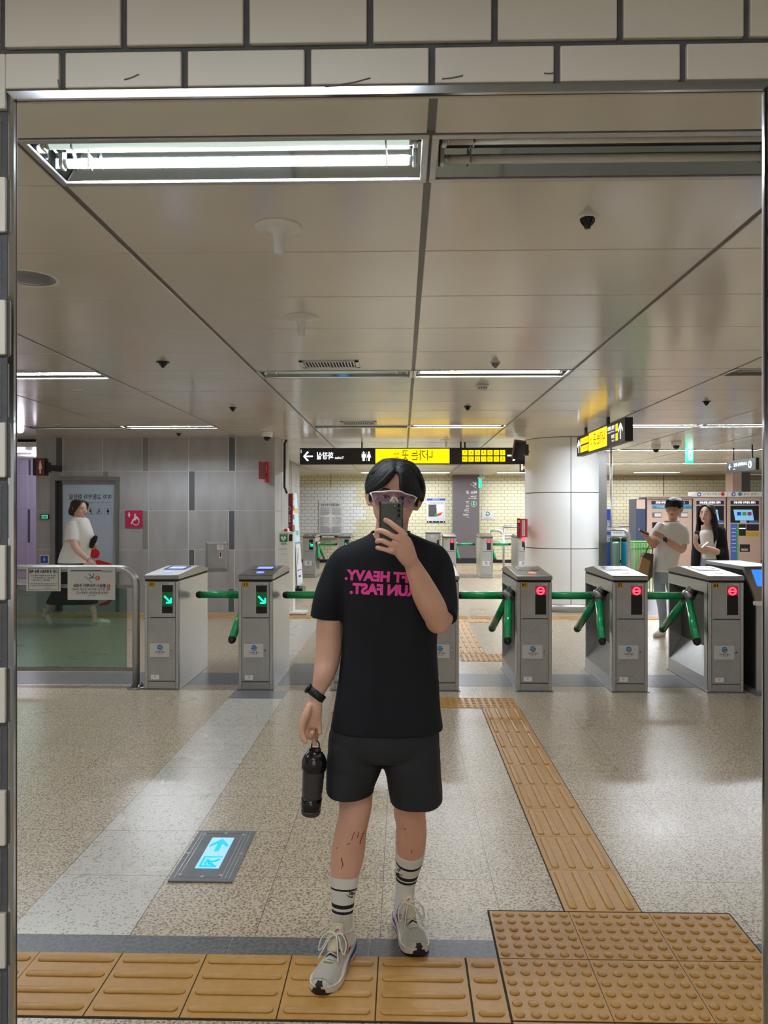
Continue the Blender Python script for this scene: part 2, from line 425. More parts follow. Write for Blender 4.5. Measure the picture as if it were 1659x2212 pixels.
def wrap(mb_src, tree, m, out, off=.002, direction=(0, 1, 0), maxlen=.006):
    """press flat print onto a curved surface along direction"""
    bm = bmesh.new(); vs = [bm.verts.new(v) for v in mb_src.v]
    for f in mb_src.f:
        try: bm.faces.new([vs[i] for i in f])
        except ValueError: pass
    bmesh.ops.triangulate(bm, faces=bm.faces[:])
    for _ in range(4):
        es = [e for e in bm.edges if e.calc_length() > maxlen]
        if not es: break
        bmesh.ops.subdivide_edges(bm, edges=es, cuts=1); bmesh.ops.triangulate(bm, faces=[f for f in bm.faces if len(f.verts) > 3])
    d = Vector(direction).normalized(); dead = []
    for v in bm.verts:
        hit, nrm, i, dist = tree.ray_cast(v.co - d * .6, d)
        if hit is None: dead.append(v)
        else: v.co = hit - d * off
    if dead: bmesh.ops.delete(bm, geom=dead, context='VERTS')
    out.frombm(bm, m, False); return out
# ------------------------------------------------------------------ tiled wall that carries the mirror
WY = 1.18
XL = P(17.6, 700, WY).x; ZT = P(600, 194, WY).z; XR = P(1664, 1100, WY).x; ZB = .70
def tiled_wall():
    mb = MB(); T = .03
    mb.box((-2.6, WY, 0), (XL - .0012, WY + T, CEIL), 'grout'); mb.box((XR + .004, WY, 0), (2.6, WY + T, CEIL), 'grout')
    mb.box((XL - .0012, WY, ZT + .003), (XR + .004, WY + T, CEIL), 'grout'); mb.box((XL - .0012, WY, 0), (XR + .004, WY + T, ZB - .003), 'grout')
    PX_, PZ_, J = .1912, .0956, .0098
    x0a = P(8, 50, WY).x; x0b = P(138, 150, WY).x; z0 = P(10, 378.5, WY).z
    for r in range(-20, 20):
        zc = z0 + r * PZ_; lo, hi = zc + J / 2, zc + PZ_ - J / 2
        if lo > CEIL or hi < 0: continue
        hi = min(hi, CEIL - .001); lo = max(lo, 0.001)
        base = x0a if r % 2 else x0b
        if r % 2 == 0: base = x0a
        else: base = x0b
        if hi - lo < .01: continue
        for k in range(-13, 14):
            a, b = base + k * PX_ + J / 2, base + (k + 1) * PX_ - J / 2
            if b < -2.6 or a > 2.6: continue
            parts = []
            if b <= XL - .0012 or a >= XR + .004 or lo >= ZT or hi <= ZB: parts = [(a, b, lo, hi)]
            else:
                if a < XL - .0012: parts.append((a, XL - .00125, lo, hi))
                if b > XR + .004: parts.append((XR + .0045, b, lo, hi))
                if hi > ZT: parts.append((max(a, XL - .0012), min(b, XR + .004), ZT + .0035, hi))
                if lo < ZB: parts.append((max(a, XL - .0012), min(b, XR + .004), lo, ZB - .0035))
            for (p, q, l, h) in parts:
                if q - p > .004 and h - l > .004:
                    near = -1.0 < p < 1.0 and l > .5
                    if near: mb.rbox((p, WY - .007, l), (q, WY + .002, h), 'tile_glaze', .0022, 2)
                    else: mb.box((p, WY - .007, l), (q, WY + .002, h), 'tile_glaze')
    for (p, q) in (((-2.6, WY + T, 0), (XL - .004, WY + T + .006, CEIL)), ((XR + .004, WY + T, 0), (2.6, WY + T + .006, CEIL)), ((XL - .004, WY + T, ZT + .003), (XR + .004, WY + T + .006, CEIL)), ((XL - .004, WY + T, 0), (XR + .004, WY + T + .006, ZB - .003))): mb.box(p, q, 'tile_glaze')  # unseen back sheets in tile colour, added to bounce light onto the person
    mb.build('wall_front', base=(0, WY, 0), kind='structure')
    # scuffs on the glazed tiles
    sc_ = MB()
    for (a, b) in (((268, 172), (300, 160)), ((702, 186), (752, 180)), ((740, 182), (800, 168)), ((955, 170), (1000, 163)), ((125, 172), (128, 190)), ((1175, 158), (1198, 157))):
        pa, pb = P(a[0], a[1], WY - .0078), P(b[0], b[1], WY - .0078)
        sc_.tube([pa, (pa + pb) / 2 + Vector((0, 0, -.001)), pb], .0009, 'ink_grey', 6)
    sc_.build('tile_scuff', label='thin dark scuff marks on the cream tiles above the mirror', cat='scuff', kind='stuff')
tiled_wall()
def mirror():
    t = thing('wall_mirror', 'large frameless wall mirror with thin slanted shiny rim set in cream tiles', 'mirror', (0, WY, ZB))
    w = .0118; xi, xo = XL + w, XL
    def strip(nm, pts, lab=None):
        mb = MB(); mb.add(pts, [(0, 1, 2, 3)], 'bevel_metal'); d = Vector((0, .006, 0))
        mb.v += [p + d for p in mb.v]; mb.f += [(4, 5, 6, 7), (0, 4, 5, 1), (1, 5, 6, 2), (2, 6, 7, 3), (3, 7, 4, 0)]; mb.m += [0] * 5; mb.sm += [False] * 5
        mb.build(nm, t)
    y0, y1 = WY - .001, WY - .006
    strip('slanted_rim', [Vector((xo, y0, ZB)), Vector((xi, y1, ZB + w)), Vector((xi, y1, ZT - w)), Vector((xo, y0, ZT))])
    yt = WY - .0069
    strip('slanted_rim', [Vector((xo, yt, ZT)), Vector((xi, y1, ZT - w)), Vector((XR - w, y1, ZT - w)), Vector((XR, yt, ZT))])
    strip('slanted_rim', [Vector((XR - w, y1, ZB + w)), Vector((XR, y0, ZB)), Vector((XR, y0, ZT)), Vector((XR - w, y1, ZT - w))])
    strip('slanted_rim', [Vector((xo, y0, ZB)), Vector((XR, y0, ZB)), Vector((XR - w, y1, ZB + w)), Vector((xi, y1, ZB + w))])
mirror()

# ------------------------------------------------------------------ floor
fl = MB(); fl.box((-14, -7.5, -.06), (14, 27, 0), 'terrazzo'); fl.build('floor', base=(0, 0, 0), kind='structure')
lane = MB(); lane.box((-1.463, 2.78, 0), (-1.003, 6.36, .0008), 'terrazzo_pale'); lane.build('floor_pale_lane', base=(0, 0, 0), kind='structure')
lane = MB(); lane.box((-1.62, 7.86, 0), (-1.16, 11.15, .0008), 'terrazzo_pale'); lane.build('floor_pale_lane', base=(0, 0, 0), kind='structure')
gr = MB()
xs = [-3.2, -1.5, -1.02, -.62, -.12, .335]
for a, b in zip(xs, xs[1:]): gr.box((a + .0012, 2.668, 0), (b - .0012, 2.778, .0012), 'granite')
gr.box((1.262, 2.668, 0), (3, 2.778, .0012), 'granite'); gr.build('trim_1', base=(0, 2.7, 0), kind='structure')
sl = MB()
for k in range(-14, 16): sl.box((k * .46 + .001, 6.87, 0), (k * .46 + .459, 7.39, .0012), 'slate')
sl.box((-1.463, 6.37, 0), (-1.003, 6.64, .0012), 'slate'); sl.box((-1.12, 7.392, 0), (-.86, 7.86, .0012), 'slate')
sl.prism([Vector((3.6, 11.7, .0)), Vector((5.6, 11.7, 0)), Vector((4.6, 14.2, 0)), Vector((3.3, 14.6, 0))], (0, 0, .0012), 'slate')
sl.build('trim_2', base=(0, 7, 0), kind='structure')

# ------------------------------------------------------------------ tactile paving
def bar_tile(mb, x0, x1, y0, y1, along, m='tactile_yellow', nb=4, clip=None):
    g = .0012
    mb.box((x0 + g, y0 + g, 0), (x1 - g, y1 - g, .004), m)
    H = .0055
    for i in range(nb):
        if along == 'x':
            c = y0 + (i + .5) * (y1 - y0) / nb; a, b = x0 + .014, x1 - .014; w = .0165
            prof = lambda t: (t, c)
        else:
            c = x0 + (i + .5) * (x1 - x0) / nb; a, b = y0 + .014, y1 - .014; w = .0165
        rs = []
        for z, r in ((.004, w), (.0075, w * .86), (.0095, w * .6)):
            ring = []
            for k in range(9):
                th = -PI / 2 + PI * k / 8; ring.append(((b - w) + r * math.cos(th), r * math.sin(th)))
            for k in range(9):
                th = PI / 2 + PI * k / 8; ring.append(((a + w) + r * math.cos(th), r * math.sin(th)))
            rs.append([Vector((p, c + q, z)) if along == 'x' else Vector((c + q, p, z)) for p, q in ring])
        mb.rings(rs, m)
def dome_tile(mb, x0, x1, y0, y1, m='tactile_yellow', nx=6, ny=6):
    g = .0012
    mb.box((x0 + g, y0 + g, 0), (x1 - g, y1 - g, .004), m)
    for i in range(nx):
        for j in range(ny):
            cx, cy = x0 + (i + .5) * (x1 - x0) / nx, y0 + (j + .5) * (y1 - y0) / ny
            rs = [[Vector((cx + r * math.cos(2 * PI * k / 14), cy + r * math.sin(2 * PI * k / 14), z)) for k in range(14)] for r, z in ((.0165, .004), (.0145, .0072), (.011, .009), (.005, .0096))]
            mb.rings(rs, m)
mb = MB(); mb.box((-2.2, 2.322, 0), (.333, 2.667, .002), 'tactile_joint')
xj = [G(x, 2072).x for x in (75, 259, 444, 630, 818, 1005)]
bar_tile(mb, xj[0] - .6, xj[0] - .3, 2.326, 2.665, 'x'); bar_tile(mb, xj[0] - .3, xj[0], 2.326, 2.665, 'x')
for a, b in zip(xj, xj[1:]): bar_tile(mb, a, b - .002, 2.326, 2.665, 'x')
bar_tile(mb, xj[-1] + .003, .330, 2.326, 2.665, 'x')
mb.build('tactile_paving', base=(0, 2.5, 0), label='yellow ribbed tactile tiles under the shoes running along the mirror', cat='tactile paving')
mb = MB(); bx0 = .336
for j, (ya, yb) in enumerate(((2.0, 2.332), (2.338, 2.662), (2.664, 2.98))):
    for i in range(3): dome_tile(mb, bx0 + i * .308, bx0 + (i + 1) * .308, ya, yb)
mb.box((bx0 - .006, 2.0, 0), (bx0 + .93, 2.99, .0022), 'tactile_joint')
mb.build('tactile_paving', base=(.8, 2.7, 0), label='broad block of yellow domed warning tiles beside the ribbed strip', cat='tactile paving')
mb = MB(); lx0 = G(1219, 1967).x; lx1 = lx0 + .296; Y0 = 2.985
mb.box((lx0 - .004, Y0, 0), (lx1 + .004, 6.09, .0022), 'tactile_joint')
for i in range(9): bar_tile(mb, lx0, lx1, Y0 + i * .345, Y0 + (i + 1) * .345, 'y')
mb.build('tactile_paving', base=(.8, 4.5, 0), label='narrow yellow ribbed guide path leading away to the turnstiles', cat='tactile paving')
mb = MB()
for i in range(2): dome_tile(mb, lx1 - .64 + i * .32, lx1 - .32 + i * .32, 6.092, 6.42)
mb.build('tactile_paving', base=(.6, 6.2, 0), label='short row of yellow domed tiles just before the turnstiles', cat='tactile paving')
mb = MB()
for i in range(7): bar_tile(mb, lx0, lx1, 8.46 + i * .345, 8.46 + (i + 1) * .345, 'y', 'tactile_far')
for i in range(2): dome_tile(mb, lx0 - .02 + i * .335, lx0 + .31 + i * .335, 8.02, 8.45, 'tactile_far')
for i in range(5): bar_tile(mb, lx0 - .9 + i * .3, lx0 - .6 + i * .3, 10.88, 11.2, 'y', 'tactile_far')
mb.build('tactile_paving', base=(.8, 9, 0), label='yellow guide path behind the turnstiles ending in domed tiles', cat='tactile paving')
mb = MB()
for i in range(-20, 24): bar_tile(mb, i * .33, (i + 1) * .33, 11.22, 11.56, 'x', 'tactile_far')
mb.build('tactile_paving', base=(0, 11.4, 0), label='long yellow tactile line crossing in front of the grey tiled wall', cat='tactile paving')
mb = MB()
for i in range(3, 20): bar_tile(mb, -1.4 + i * .33, -1.4 + (i + 1) * .33, 20.6, 20.94, 'x', 'tactile_far')
mb.build('tactile_paving', base=(1, 20.8, 0), label='distant yellow tactile line behind the far turnstiles', cat='tactile paving')

# ------------------------------------------------------------------ ceiling and its lamps
XJ0, XP = -1.245, 1.335; YF, YP, FW, PW = 2.42, 3.985, .35, .727
def xj_(i): return XJ0 + XP * i
fix = {(0, -2): 'bright', (0, 0): 'bright', (0, 1): 'off', (0, 3): 'bright', (1, -3): 'bright', (1, -2): 'bright', (1, 0): 'dim', (1, 1): 'bright', (1, 3): 'off',
       (2, -3): 'dim', (2, -2): 'bright', (2, 0): 'dim', (2, 1): 'bright', (2, 3): 'dim', (2, 4): 'bright', (3, 0): 'bright', (3, 1): 'bright', (3, 3): 'dim', (3, 4): 'bright',
       (4, 1): 'bright', (4, 0): 'bright', (4, 4): 'bright', (4, 5): 'bright', (4, 3): 'bright', (5, 0): 'bright', (5, 1): 'bright', (5, 3): 'bright', (5, 4): 'bright', (-1, 0): 'bright', (-1, 1): 'off', (-2, 0): 'double', (-2, 1): 'double', (-2, -2): 'double',
       (3, 5): 'bright', (4, 6): 'bright', (5, 6): 'bright'}
for k_ in list(fix):
    if k_[0] >= 3 or (k_[0] == 2 and k_[1] >= 3): fix[k_] = 'double'
def fy(r): return YF + YP * r if r >= 0 else 2 * WY - YF - FW + YP * (r + 1)
cm = MB()
cm.box((-14, -7.5, CEIL + .16), (14, 27, CEIL + .2), 'ceiling_gap')
def panel(i, y0, y1):
    gx = .013; x0, x1 = xj_(i) + gx, xj_(i + 1) - gx
    if y1 < WY + .01 or y0 > WY + .02: pass
    if y0 < 12 and abs(x0) < 5: cm.rbox((x0, y0 + .004, CEIL), (x1, y1 - .004, CEIL + .02), 'ceiling_panel', .003, 1)
    else: cm.box((x0, y0 + .004, CEIL), (x1, y1 - .004, CEIL + .02), 'ceiling_panel')
for i in range(-8, 9):
    if -9 < i: cm.box((xj_(i) - .013, WY + .05, CEIL + .008), (xj_(i) + .013, 25, CEIL + .03), 'ceiling_track')
    for r in range(0, 6):
        y = YF + YP * r
        if (r, i) not in fix: panel(i, y, y + FW)
        for k in range(5): panel(i, y + FW + k * PW, y + FW + (k + 1) * PW)
    y = YF
    for k in range(2): panel(i, max(YF - (k + 1) * PW, WY + .035), YF - k * PW)
    if -2 <= i <= 1:                       # on the near side of the tiled wall
        y = 2 * WY - YF
        panel(i, y, y + PW); panel(i, y + PW, WY - .01)
        if (-1, i) not in fix: panel(i, y - FW, y)
        for k in range(5): panel(i, y - FW - (k + 1) * PW, y - FW - k * PW)
        y -= YP
        if (-2, i) not in fix: panel(i, y - FW, y)
        for k in range(3): panel(i, y - FW - (k + 1) * PW, y - FW - k * PW)
cm.build('ceiling', base=(0, 0, CEIL), kind='structure')

def make_fixture(state, label):
    t = thing('ceiling_light', label, 'light', (0, 0, CEIL), 'fluorescent ceiling lights')
    L, W, D = XP, FW, .11; e = .028
    f = MB()
    for (a, b) in (((-L / 2 + .004, .002), (L / 2 - .004, e)), ((-L / 2 + .004, W - e), (L / 2 - .004, W - .002)), ((-L / 2 + .004, e), (-L / 2 + e, W - e)), ((L / 2 - e, e), (L / 2 - .004, W - e))):
        f.rbox((a[0], a[1], -.004 + CEIL), (b[0], b[1], CEIL + .012), 'steel', .002, 1)
    f.build('trim_frame', t)
    h = MB(); m = 'reflector'
    x0, x1, y0, y1 = -L / 2 + e, L / 2 - e, e, W - e
    z0, z1 = CEIL + .005, CEIL + D; s = .05
    V = lambda x, y, z: Vector((x, y, z))
    h.add([V(x0, y0, z0), V(x1, y0, z0), V(x1, y0 + s, z1), V(x0, y0 + s, z1)], [(0, 1, 2, 3)], m)
    h.add([V(x0, y1, z0), V(x1, y1, z0), V(x1, y1 - s, z1), V(x0, y1 - s, z1)], [(3, 2, 1, 0)], m)
    h.add([V(x0, y0 + s, z1), V(x1, y0 + s, z1), V(x1, y1 - s, z1), V(x0, y1 - s, z1)], [(0, 1, 2, 3)], m)
    h.box((x0 - .002, y0, z0), (x0, y1, z1 + .01), m); h.box((x1, y0, z0), (x1 + .002, y1, z1 + .01), m)
    h.box((x0 + .02, .14, CEIL + .055), (x1 - .02, .21, CEIL + .1), m)
    h.build('reflector', t)
    hz = CEIL + .032
    for j, yy in enumerate((.105, .245)):
        lit = {'double': ('tube_lit', 'tube_lit'), 'bright': ('tube_lit', 'tube_lit'), 'dim': ('tube_lit', 'tube_off'), 'off': ('tube_off', 'tube_off')}[state][j]
        if state == 'bright' and j == 0: lit = 'tube_dim'
        if state == 'dim' and j == 0: lit = 'tube_half'
        if state == 'dim' and j == 1: lit = 'tube_off'
        b = MB(); b.cyl((-.6, yy, hz), (.6, yy, hz), .0155, lit, n=12)
        for sx in (-1, 1): b.cyl((sx * .6, yy, hz), (sx * .612, yy, hz), .0157, 'steel', n=12)
        tb = b.build('tube', t)
        for sx in (-1, 1):
            hb = MB()
            hb.rbox((sx * .612, yy - .016, hz - .02), (sx * .628, yy + .016, CEIL + .08), 'white_plastic', .003, 1)
            hb.build('lamp_holder', tb)
            hb = MB(); hb.box((sx * .52, yy - .0175, hz - .0175), (sx * .525, yy + .0175, hz + .03), 'steel'); hb.build('tube_clip', tb)
    return t
proto = {}
cname = {2: 'inner right', 6: 'very far right', -3: 'far left', -2: 'left', 0: 'middle left', 1: 'middle right', 3: 'right', 4: 'far right', 5: 'outermost right'}
rname = {-2: 'far behind the tiled wall', -1: 'on the near side of the tiled wall', 0: 'in the nearest lamp row', 1: 'in the second lamp row', 2: 'in the third lamp row', 3: 'in the fourth lamp row behind the signs', 4: 'in the fifth lamp row', 5: 'in the last lamp row'}
sname = {'double': 'brightly lit', 'bright': 'lit', 'dim': 'half-lit', 'off': 'unlit'}
for (r, i), st in fix.items():
    lab = '%s %s recessed tube light %s' % (cname[i], sname[st], rname[r])
    loc = (xj_(i) + XP / 2, fy(r), CEIL)
    if st not in proto: o = proto[st] = make_fixture(st, lab); o.location = loc; ORG[o] = Vector(loc); o['label'] = lab
    else: dup(proto[st], loc, lab)
proto.clear()

def on_ceil(px, py):
    k = (CEIL - CAMH) * FPX / (HOR - py)
    for _ in range(4):
        p = P(px, py, k); k *= (CEIL - CAMH) / (p.z - CAMH)
    return P(px, py, k)
# antenna horns
for (px, py, lab) in ((602, 490, 'near white trumpet-shaped ceiling antenna with flat round plate'), (651, 685, 'smaller-looking white ceiling antenna above the vent grille'), (964, 950, 'distant white ceiling antenna behind the yellow exit sign')):
    p = on_ceil(px, py); t = thing('ceiling_antenna', lab, 'antenna', p, 'trumpet-shaped ceiling antennas')
    m = MB(); m.lathe([(.001, 0), (.098, 0), (.098, -.005), (.09, -.009), (.03, -.012), (.001, -.012)][::-1], p, 'white_plastic'); m.build('plate', t)
    m = MB(); m.lathe([(.001, -.115), (.021, -.115), (.022, -.11), (.0235, -.06), (.028, -.03), (.045, -.014), (.06, -.008)], p, 'white_plastic'); m.build('stem', t)
p = on_ceil(118, 600); p.x -= .135
t = thing('ceiling_speaker', 'round grey ceiling speaker cut by the mirror edge', 'speaker', p)
MB().lathe([(.13, -.002), (.14, -.006), (.148, -.004), (.148, 0), (.13, 0)], p, 'white_plastic').build('rim', t)
MB().lathe([(.001, -.006), (.09, -.005), (.13, -.003), (.13, -.001), (.001, -.001)], p, 'steel_dark').build('grille', t)
def sprinkler(px, py, lab, m='black', r=.035, ring=True):
    p = on_ceil(px, py); t = thing('ceiling_sprinkler', lab, 'sprinkler', p, 'sprinkler heads')
    MB().lathe([(r * .75, -.004), (r * 1.15, -.006), (r * 1.25, -.003), (r * 1.25, 0), (r * .75, 0)], p, 'white_plastic' if ring else m).build('rim', t)
    b = MB(); b.lathe([(.001, -.045), (.012, -.044), (.014, -.036), (.014, -.03), (.022, -.02), (r * .8, -.006), (r * .8, 0), (.001, 0)], p, m, 20)
    for k in range(6):
        a = 2 * PI * k / 6; d = Vector((math.cos(a), math.sin(a), 0)); b.tube([p + d * r * .82 + Vector((0, 0, -.004)), p + d * r * .75 + Vector((0, 0, -.018)), p + d * .016 + Vector((0, 0, -.032))], .0025, m, 6)
    b.build('body', t)
sprinkler(1269, 470, 'large black sprinkler head with pale ring on the nearest right panel')
sprinkler(352, 782, 'black sprinkler head on the left before the second lamp row', r=.042, ring=False)
sprinkler(503, 880, 'small black sprinkler head to the left between second and third lamp rows', ring=False)
sprinkler(1070, 783, 'grey sprinkler head just in front of the lit second-row lamp', m='steel_dark')
sprinkler(1010, 878, 'small black sprinkler head above the exit number squares', ring=False)
sprinkler(1526, 867, 'black sprinkler head over the ticket machines', ring=False)
sprinkler(386, 936, 'tiny black sprinkler head near the grey tiled wall', ring=False)
for (px, py, lab) in ((1042, 832, 'white smoke detector behind the lit second-row lamp'),):
    p = on_ceil(px, py); t = thing('smoke_detector', lab, 'smoke detector', p)
    MB().lathe([(.001, -.02), (.05, -.02), (.06, -.012), (.06, 0), (.001, 0)], p, 'white_plastic').build('base', t)
    MB().lathe([(.001, -.05), (.025, -.05), (.04, -.035), (.04, -.02), (.001, -.02)], p, 'white_plastic').build('sensor', t)
    m = MB()
    for k in range(10):
        a = 2 * PI * k / 10; m.box(p + Vector((.04 * math.cos(a) - .003, .04 * math.sin(a) - .003, -.034)), p + Vector((.04 * math.cos(a) + .003, .04 * math.sin(a) + .003, -.022)), 'black')
    m.build('slot', t)
for (px, py, lab) in ((166, 843, 'thin round ceiling cover left of the second-row lamps'), (316, 843, 'thin round ceiling cover nearer the middle of the ceiling'), (120, 917, 'thin round ceiling cover close to the toilet corridor')):
    p = on_ceil(px, py); MB().lathe([(.001, -.006), (.06, -.006), (.066, -.003), (.066, 0), (.001, 0)], p, 'ceiling_panel').build('ceiling_cover', label=lab, cat='ceiling cover', group='round ceiling covers')
for (a, b, c, d, lab) in ((645, 779, 775, 793, 'rectangular slatted air vent in front of the second lamp row'), (735, 910, 805, 917, 'rectangular slatted air vent in front of the third lamp row')):
    p0, p1 = on_ceil(a, c if False else b), on_ceil(c, d); yb, ya = on_ceil(700, b).y, on_ceil(700, d).y
    pa, pb = on_ceil(a, b).x, on_ceil(c, b).x
    ya, yb = min(ya, yb), max(ya, yb); w = .47; x0 = pa; x1 = pa + w
    t = thing('ceiling_vent', lab, 'vent', (x0 + w / 2, (ya + yb) / 2, CEIL), 'ceiling vents')
    m = MB(); e = .03
    for q in (((x0, ya), (x1, ya + e)), ((x0, yb - e), (x1, yb)), ((x0, ya), (x0 + e, yb)), ((x1 - e, ya), (x1, yb))): m.box((q[0][0], q[0][1], CEIL - .008), (q[1][0], q[1][1], CEIL + .002), 'steel')
    m.build('frame', t)
    MB().box((x0 + e, ya + e, CEIL - .001), (x1 - e, yb - e, CEIL + .001), 'black_matte').build('backing', t)
    m = MB()
    for k in range(17):
        x = x0 + e + (k + .5) * (w - 2 * e) / 17; m.box((x - .005, ya + e, CEIL - .007), (x + .005, yb - e, CEIL - .001), 'steel')
    m.build('slat', t)
for (px, py, Y, lab) in ((577, 930, 11.2, 'white dome camera near the corner of the grey tiled wall'), (1417, 960, 13.5, 'lower white dome camera left of the green exit sign'), (1461, 953, 12.8, 'higher white dome camera beside the green exit sign')):
    p = P(px, py, Y); p.z = CEIL
    t = thing('dome_camera', lab, 'camera', p, 'ceiling dome cameras'); z1 = min(P(px, py, Y).z - CEIL, -.055)
    MB().lathe([(.001, z1 - .02), (.07, z1 - .02), (.08, z1 - .01), (.085, z1 + .04), (.085, 0), (.001, 0)], p, 'white_plastic').build('housing', t)
    MB().lathe([(.001, z1 - .078), (.025, z1 - .074), (.045, z1 - .055), (.056, z1 - .02), (.001, z1 - .02)], p, 'black_gloss').build('dome', t)

# ------------------------------------------------------------------ grey tiled wall on the left with the accessible toilet door
GY = 11.95
def gx(px): return P(px, 1109, GY).x
def gz(py): return P(600, py, GY).z if False else CAMH + (HOR - py) * GY / FPX
def grey_wall():
    mb = MB()
    X0, X1 = gx(78), gx(594); D0, D1 = gx(113), gx(258); zt = gz(1029)
    mb.box((X0, GY, 0), (D0, GY + .2, CEIL), 'light_grout'); mb.box((D1, GY, 0), (X1, GY + .2, CEIL), 'light_grout'); mb.box((D0, GY, zt), (D1, GY + .2, CEIL), 'light_grout')
    rows = [(1040, 1017, [(78, 121, 0), (121, 135, 2), (136, 221, 0), (222, 308, 0), (308, 321, 1), (321, 407, 0), (408, 493, 0), (494, 508, 2), (509, 594, 0)], 938),
            (1017, 1103, [(78, 135, 0), (136, 222, 0), (222, 235, 1), (235, 321, 0), (321, 407, 0), (408, 421, 2), (421, 508, 0), (508, 594, 0)], None),
            (1103, 1188, [(78, 112, 0), (259, 307, 0), (307, 320, 1), (321, 407, 0), (408, 493, 0), (494, 507, 2), (507, 594, 0)], None),
            (1188, 1272, [(78, 112, 0), (259, 321, 0), (321, 407, 0), (408, 420, 2), (421, 506, 0), (507, 594, 0)], None),
            (1272, 1325, [(78, 112, 0), (259, 321, 0), (321, 407, 0), (408, 493, 0), (493, 506, 2), (507, 594, 0)], None)]
    mm = ['concrete_tile', 'tile_mid', 'tile_dark']; g = .0032
    for (ya, yb, cells, top) in rows:
        if top: za, zb = CEIL, gz(yb)
        else: za, zb = gz(ya), gz(yb)
        zb = max(zb, 0)
        for (a, b, k) in cells:
            xa, xb = gx(a), gx(b); z1, z0 = za - g, zb + g
            if xb > D0 and xa < D1:        # keep clear of the doorway
                if z1 <= zt + .002: continue
                if z0 < zt:
                    if xa < D0: mb.box((xa + g, GY - .0025, z0), (D0 - g, GY + .01, z1), mm[k])
                    if xb > D1: mb.box((D1 + g, GY - .0025, z0), (xb - g, GY + .01, z1), mm[k])
                    mb.box((max(xa, D0) + g, GY - .0025, zt + g), (min(xb, D1) - g, GY + .01, z1), mm[k]); continue
            mb.box((xa + g, GY - .0025, z0), (xb - g, GY + .01, z1), mm[k])
    # corner return running away from the viewer
    A = Vector((X1, GY, 0)); B = Vector((gx(622) * 1.055 if False else -1.90, 12.65, 0)); Cc = Vector((-2.56, 14.9, 0)); Dd = Vector((-2.62, 19.4, 0))
    def face(p, q, mname, z0, z1, off=.0):
        mb.prism([Vector((p.x, p.y, z0)), Vector((q.x, q.y, z0)), Vector((q.x - .02, q.y + .0, z0)), Vector((p.x - .02, p.y + .02, z0))], (0, 0, z1 - z0), mname)
    zs = [0, gz(1272), gz(1188), gz(1103), gz(1017), CEIL]
    for za, zb in zip(zs, zs[1:]):
        n = 2
        for k in range(n):
            p = A.lerp(B, k / n + .01); q = A.lerp(B, (k + 1) / n - .01); face(p, q, 'concrete_tile', za + g, zb - g)
    mb.prism([A - Vector((.01, -.01, 0)), B - Vector((.012, 0, 0)), B - Vector((.25, 0, 0)), A - Vector((.25, -.01, 0))], (0, 0, CEIL), 'light_grout')
    mb.build('wall_left', base=(X0, GY, 0), kind='structure'); mb = MB()
    for za, zb in zip(zs, zs[1:]):
        for k in range(6):
            p = Cc.lerp(Dd, k / 6 + .002); q = Cc.lerp(Dd, (k + 1) / 6 - .002); face(p, q, 'concrete_tile' if k % 3 else 'tile_mid', za + g, zb - g)
    mb.prism([Cc - Vector((.012, 0, 0)), Dd - Vector((.012, 0, 0)), Dd - Vector((.25, 0, 0)), Cc - Vector((.25, 0, 0))], (0, 0, CEIL), 'light_grout')
    mb.box((-2.8, 12.66, 0), (-1.93, 12.9, CEIL), 'concrete_tile')
    mb.build('wall_left_rear', base=(-2.6, 13, 0), kind='structure')
grey_wall()
# door
D0, D1, DT = gx(113), gx(258), gz(1029)
d = MB(); e = .07
d.box((D0, GY - .03, 0), (D0 + e * .8, GY + .2, DT), 'steel_dark'); d.box((D1 - e * .7, GY - .03, 0), (D1, GY + .2, DT), 'steel_dark'); d.box((D0 + e * .8, GY - .03, DT - .06), (D1 - e * .7, GY + .2, DT), 'steel_dark')
dr = d.build('door_1', base=((D0 + D1) / 2, GY, 0), kind='structure')
gz0 = gz(1045)
d = MB(); d.box((D0 + .056, GY + .03, .0), (gx(132), GY + .14, DT - .06), 'door_black'); d.box((gx(132), GY + .03, gz0), (D1 - .05, GY + .14, DT - .06), 'steel_dark'); d.build('door_track', dr)
d = MB(); d.box((gx(132), GY + .05, .06), (D1 - .05, GY + .075, gz0), 'frosted'); d.box((gx(132), GY + .045, .0), (D1 - .05, GY + .08, .09), 'steel')
lf = d.build('door_leaf', dr)
y = GY + .048; cx = (gx(147) + gx(238)) / 2
d = MB(); d.text('여자 교통약자 화장실', .095, (cx, y, gz(1074)), 'ink', bold=.008, w=gx(238) - gx(147))
d.text('Toilet for the transportation vulnerable', .05, (cx, y, gz(1085)), 'ink_grey', w=gx(237) - gx(149))
d.box((gx(147), y, gz(1091.2)), (gx(238), y + .001, gz(1090.8)), 'ink_grey')
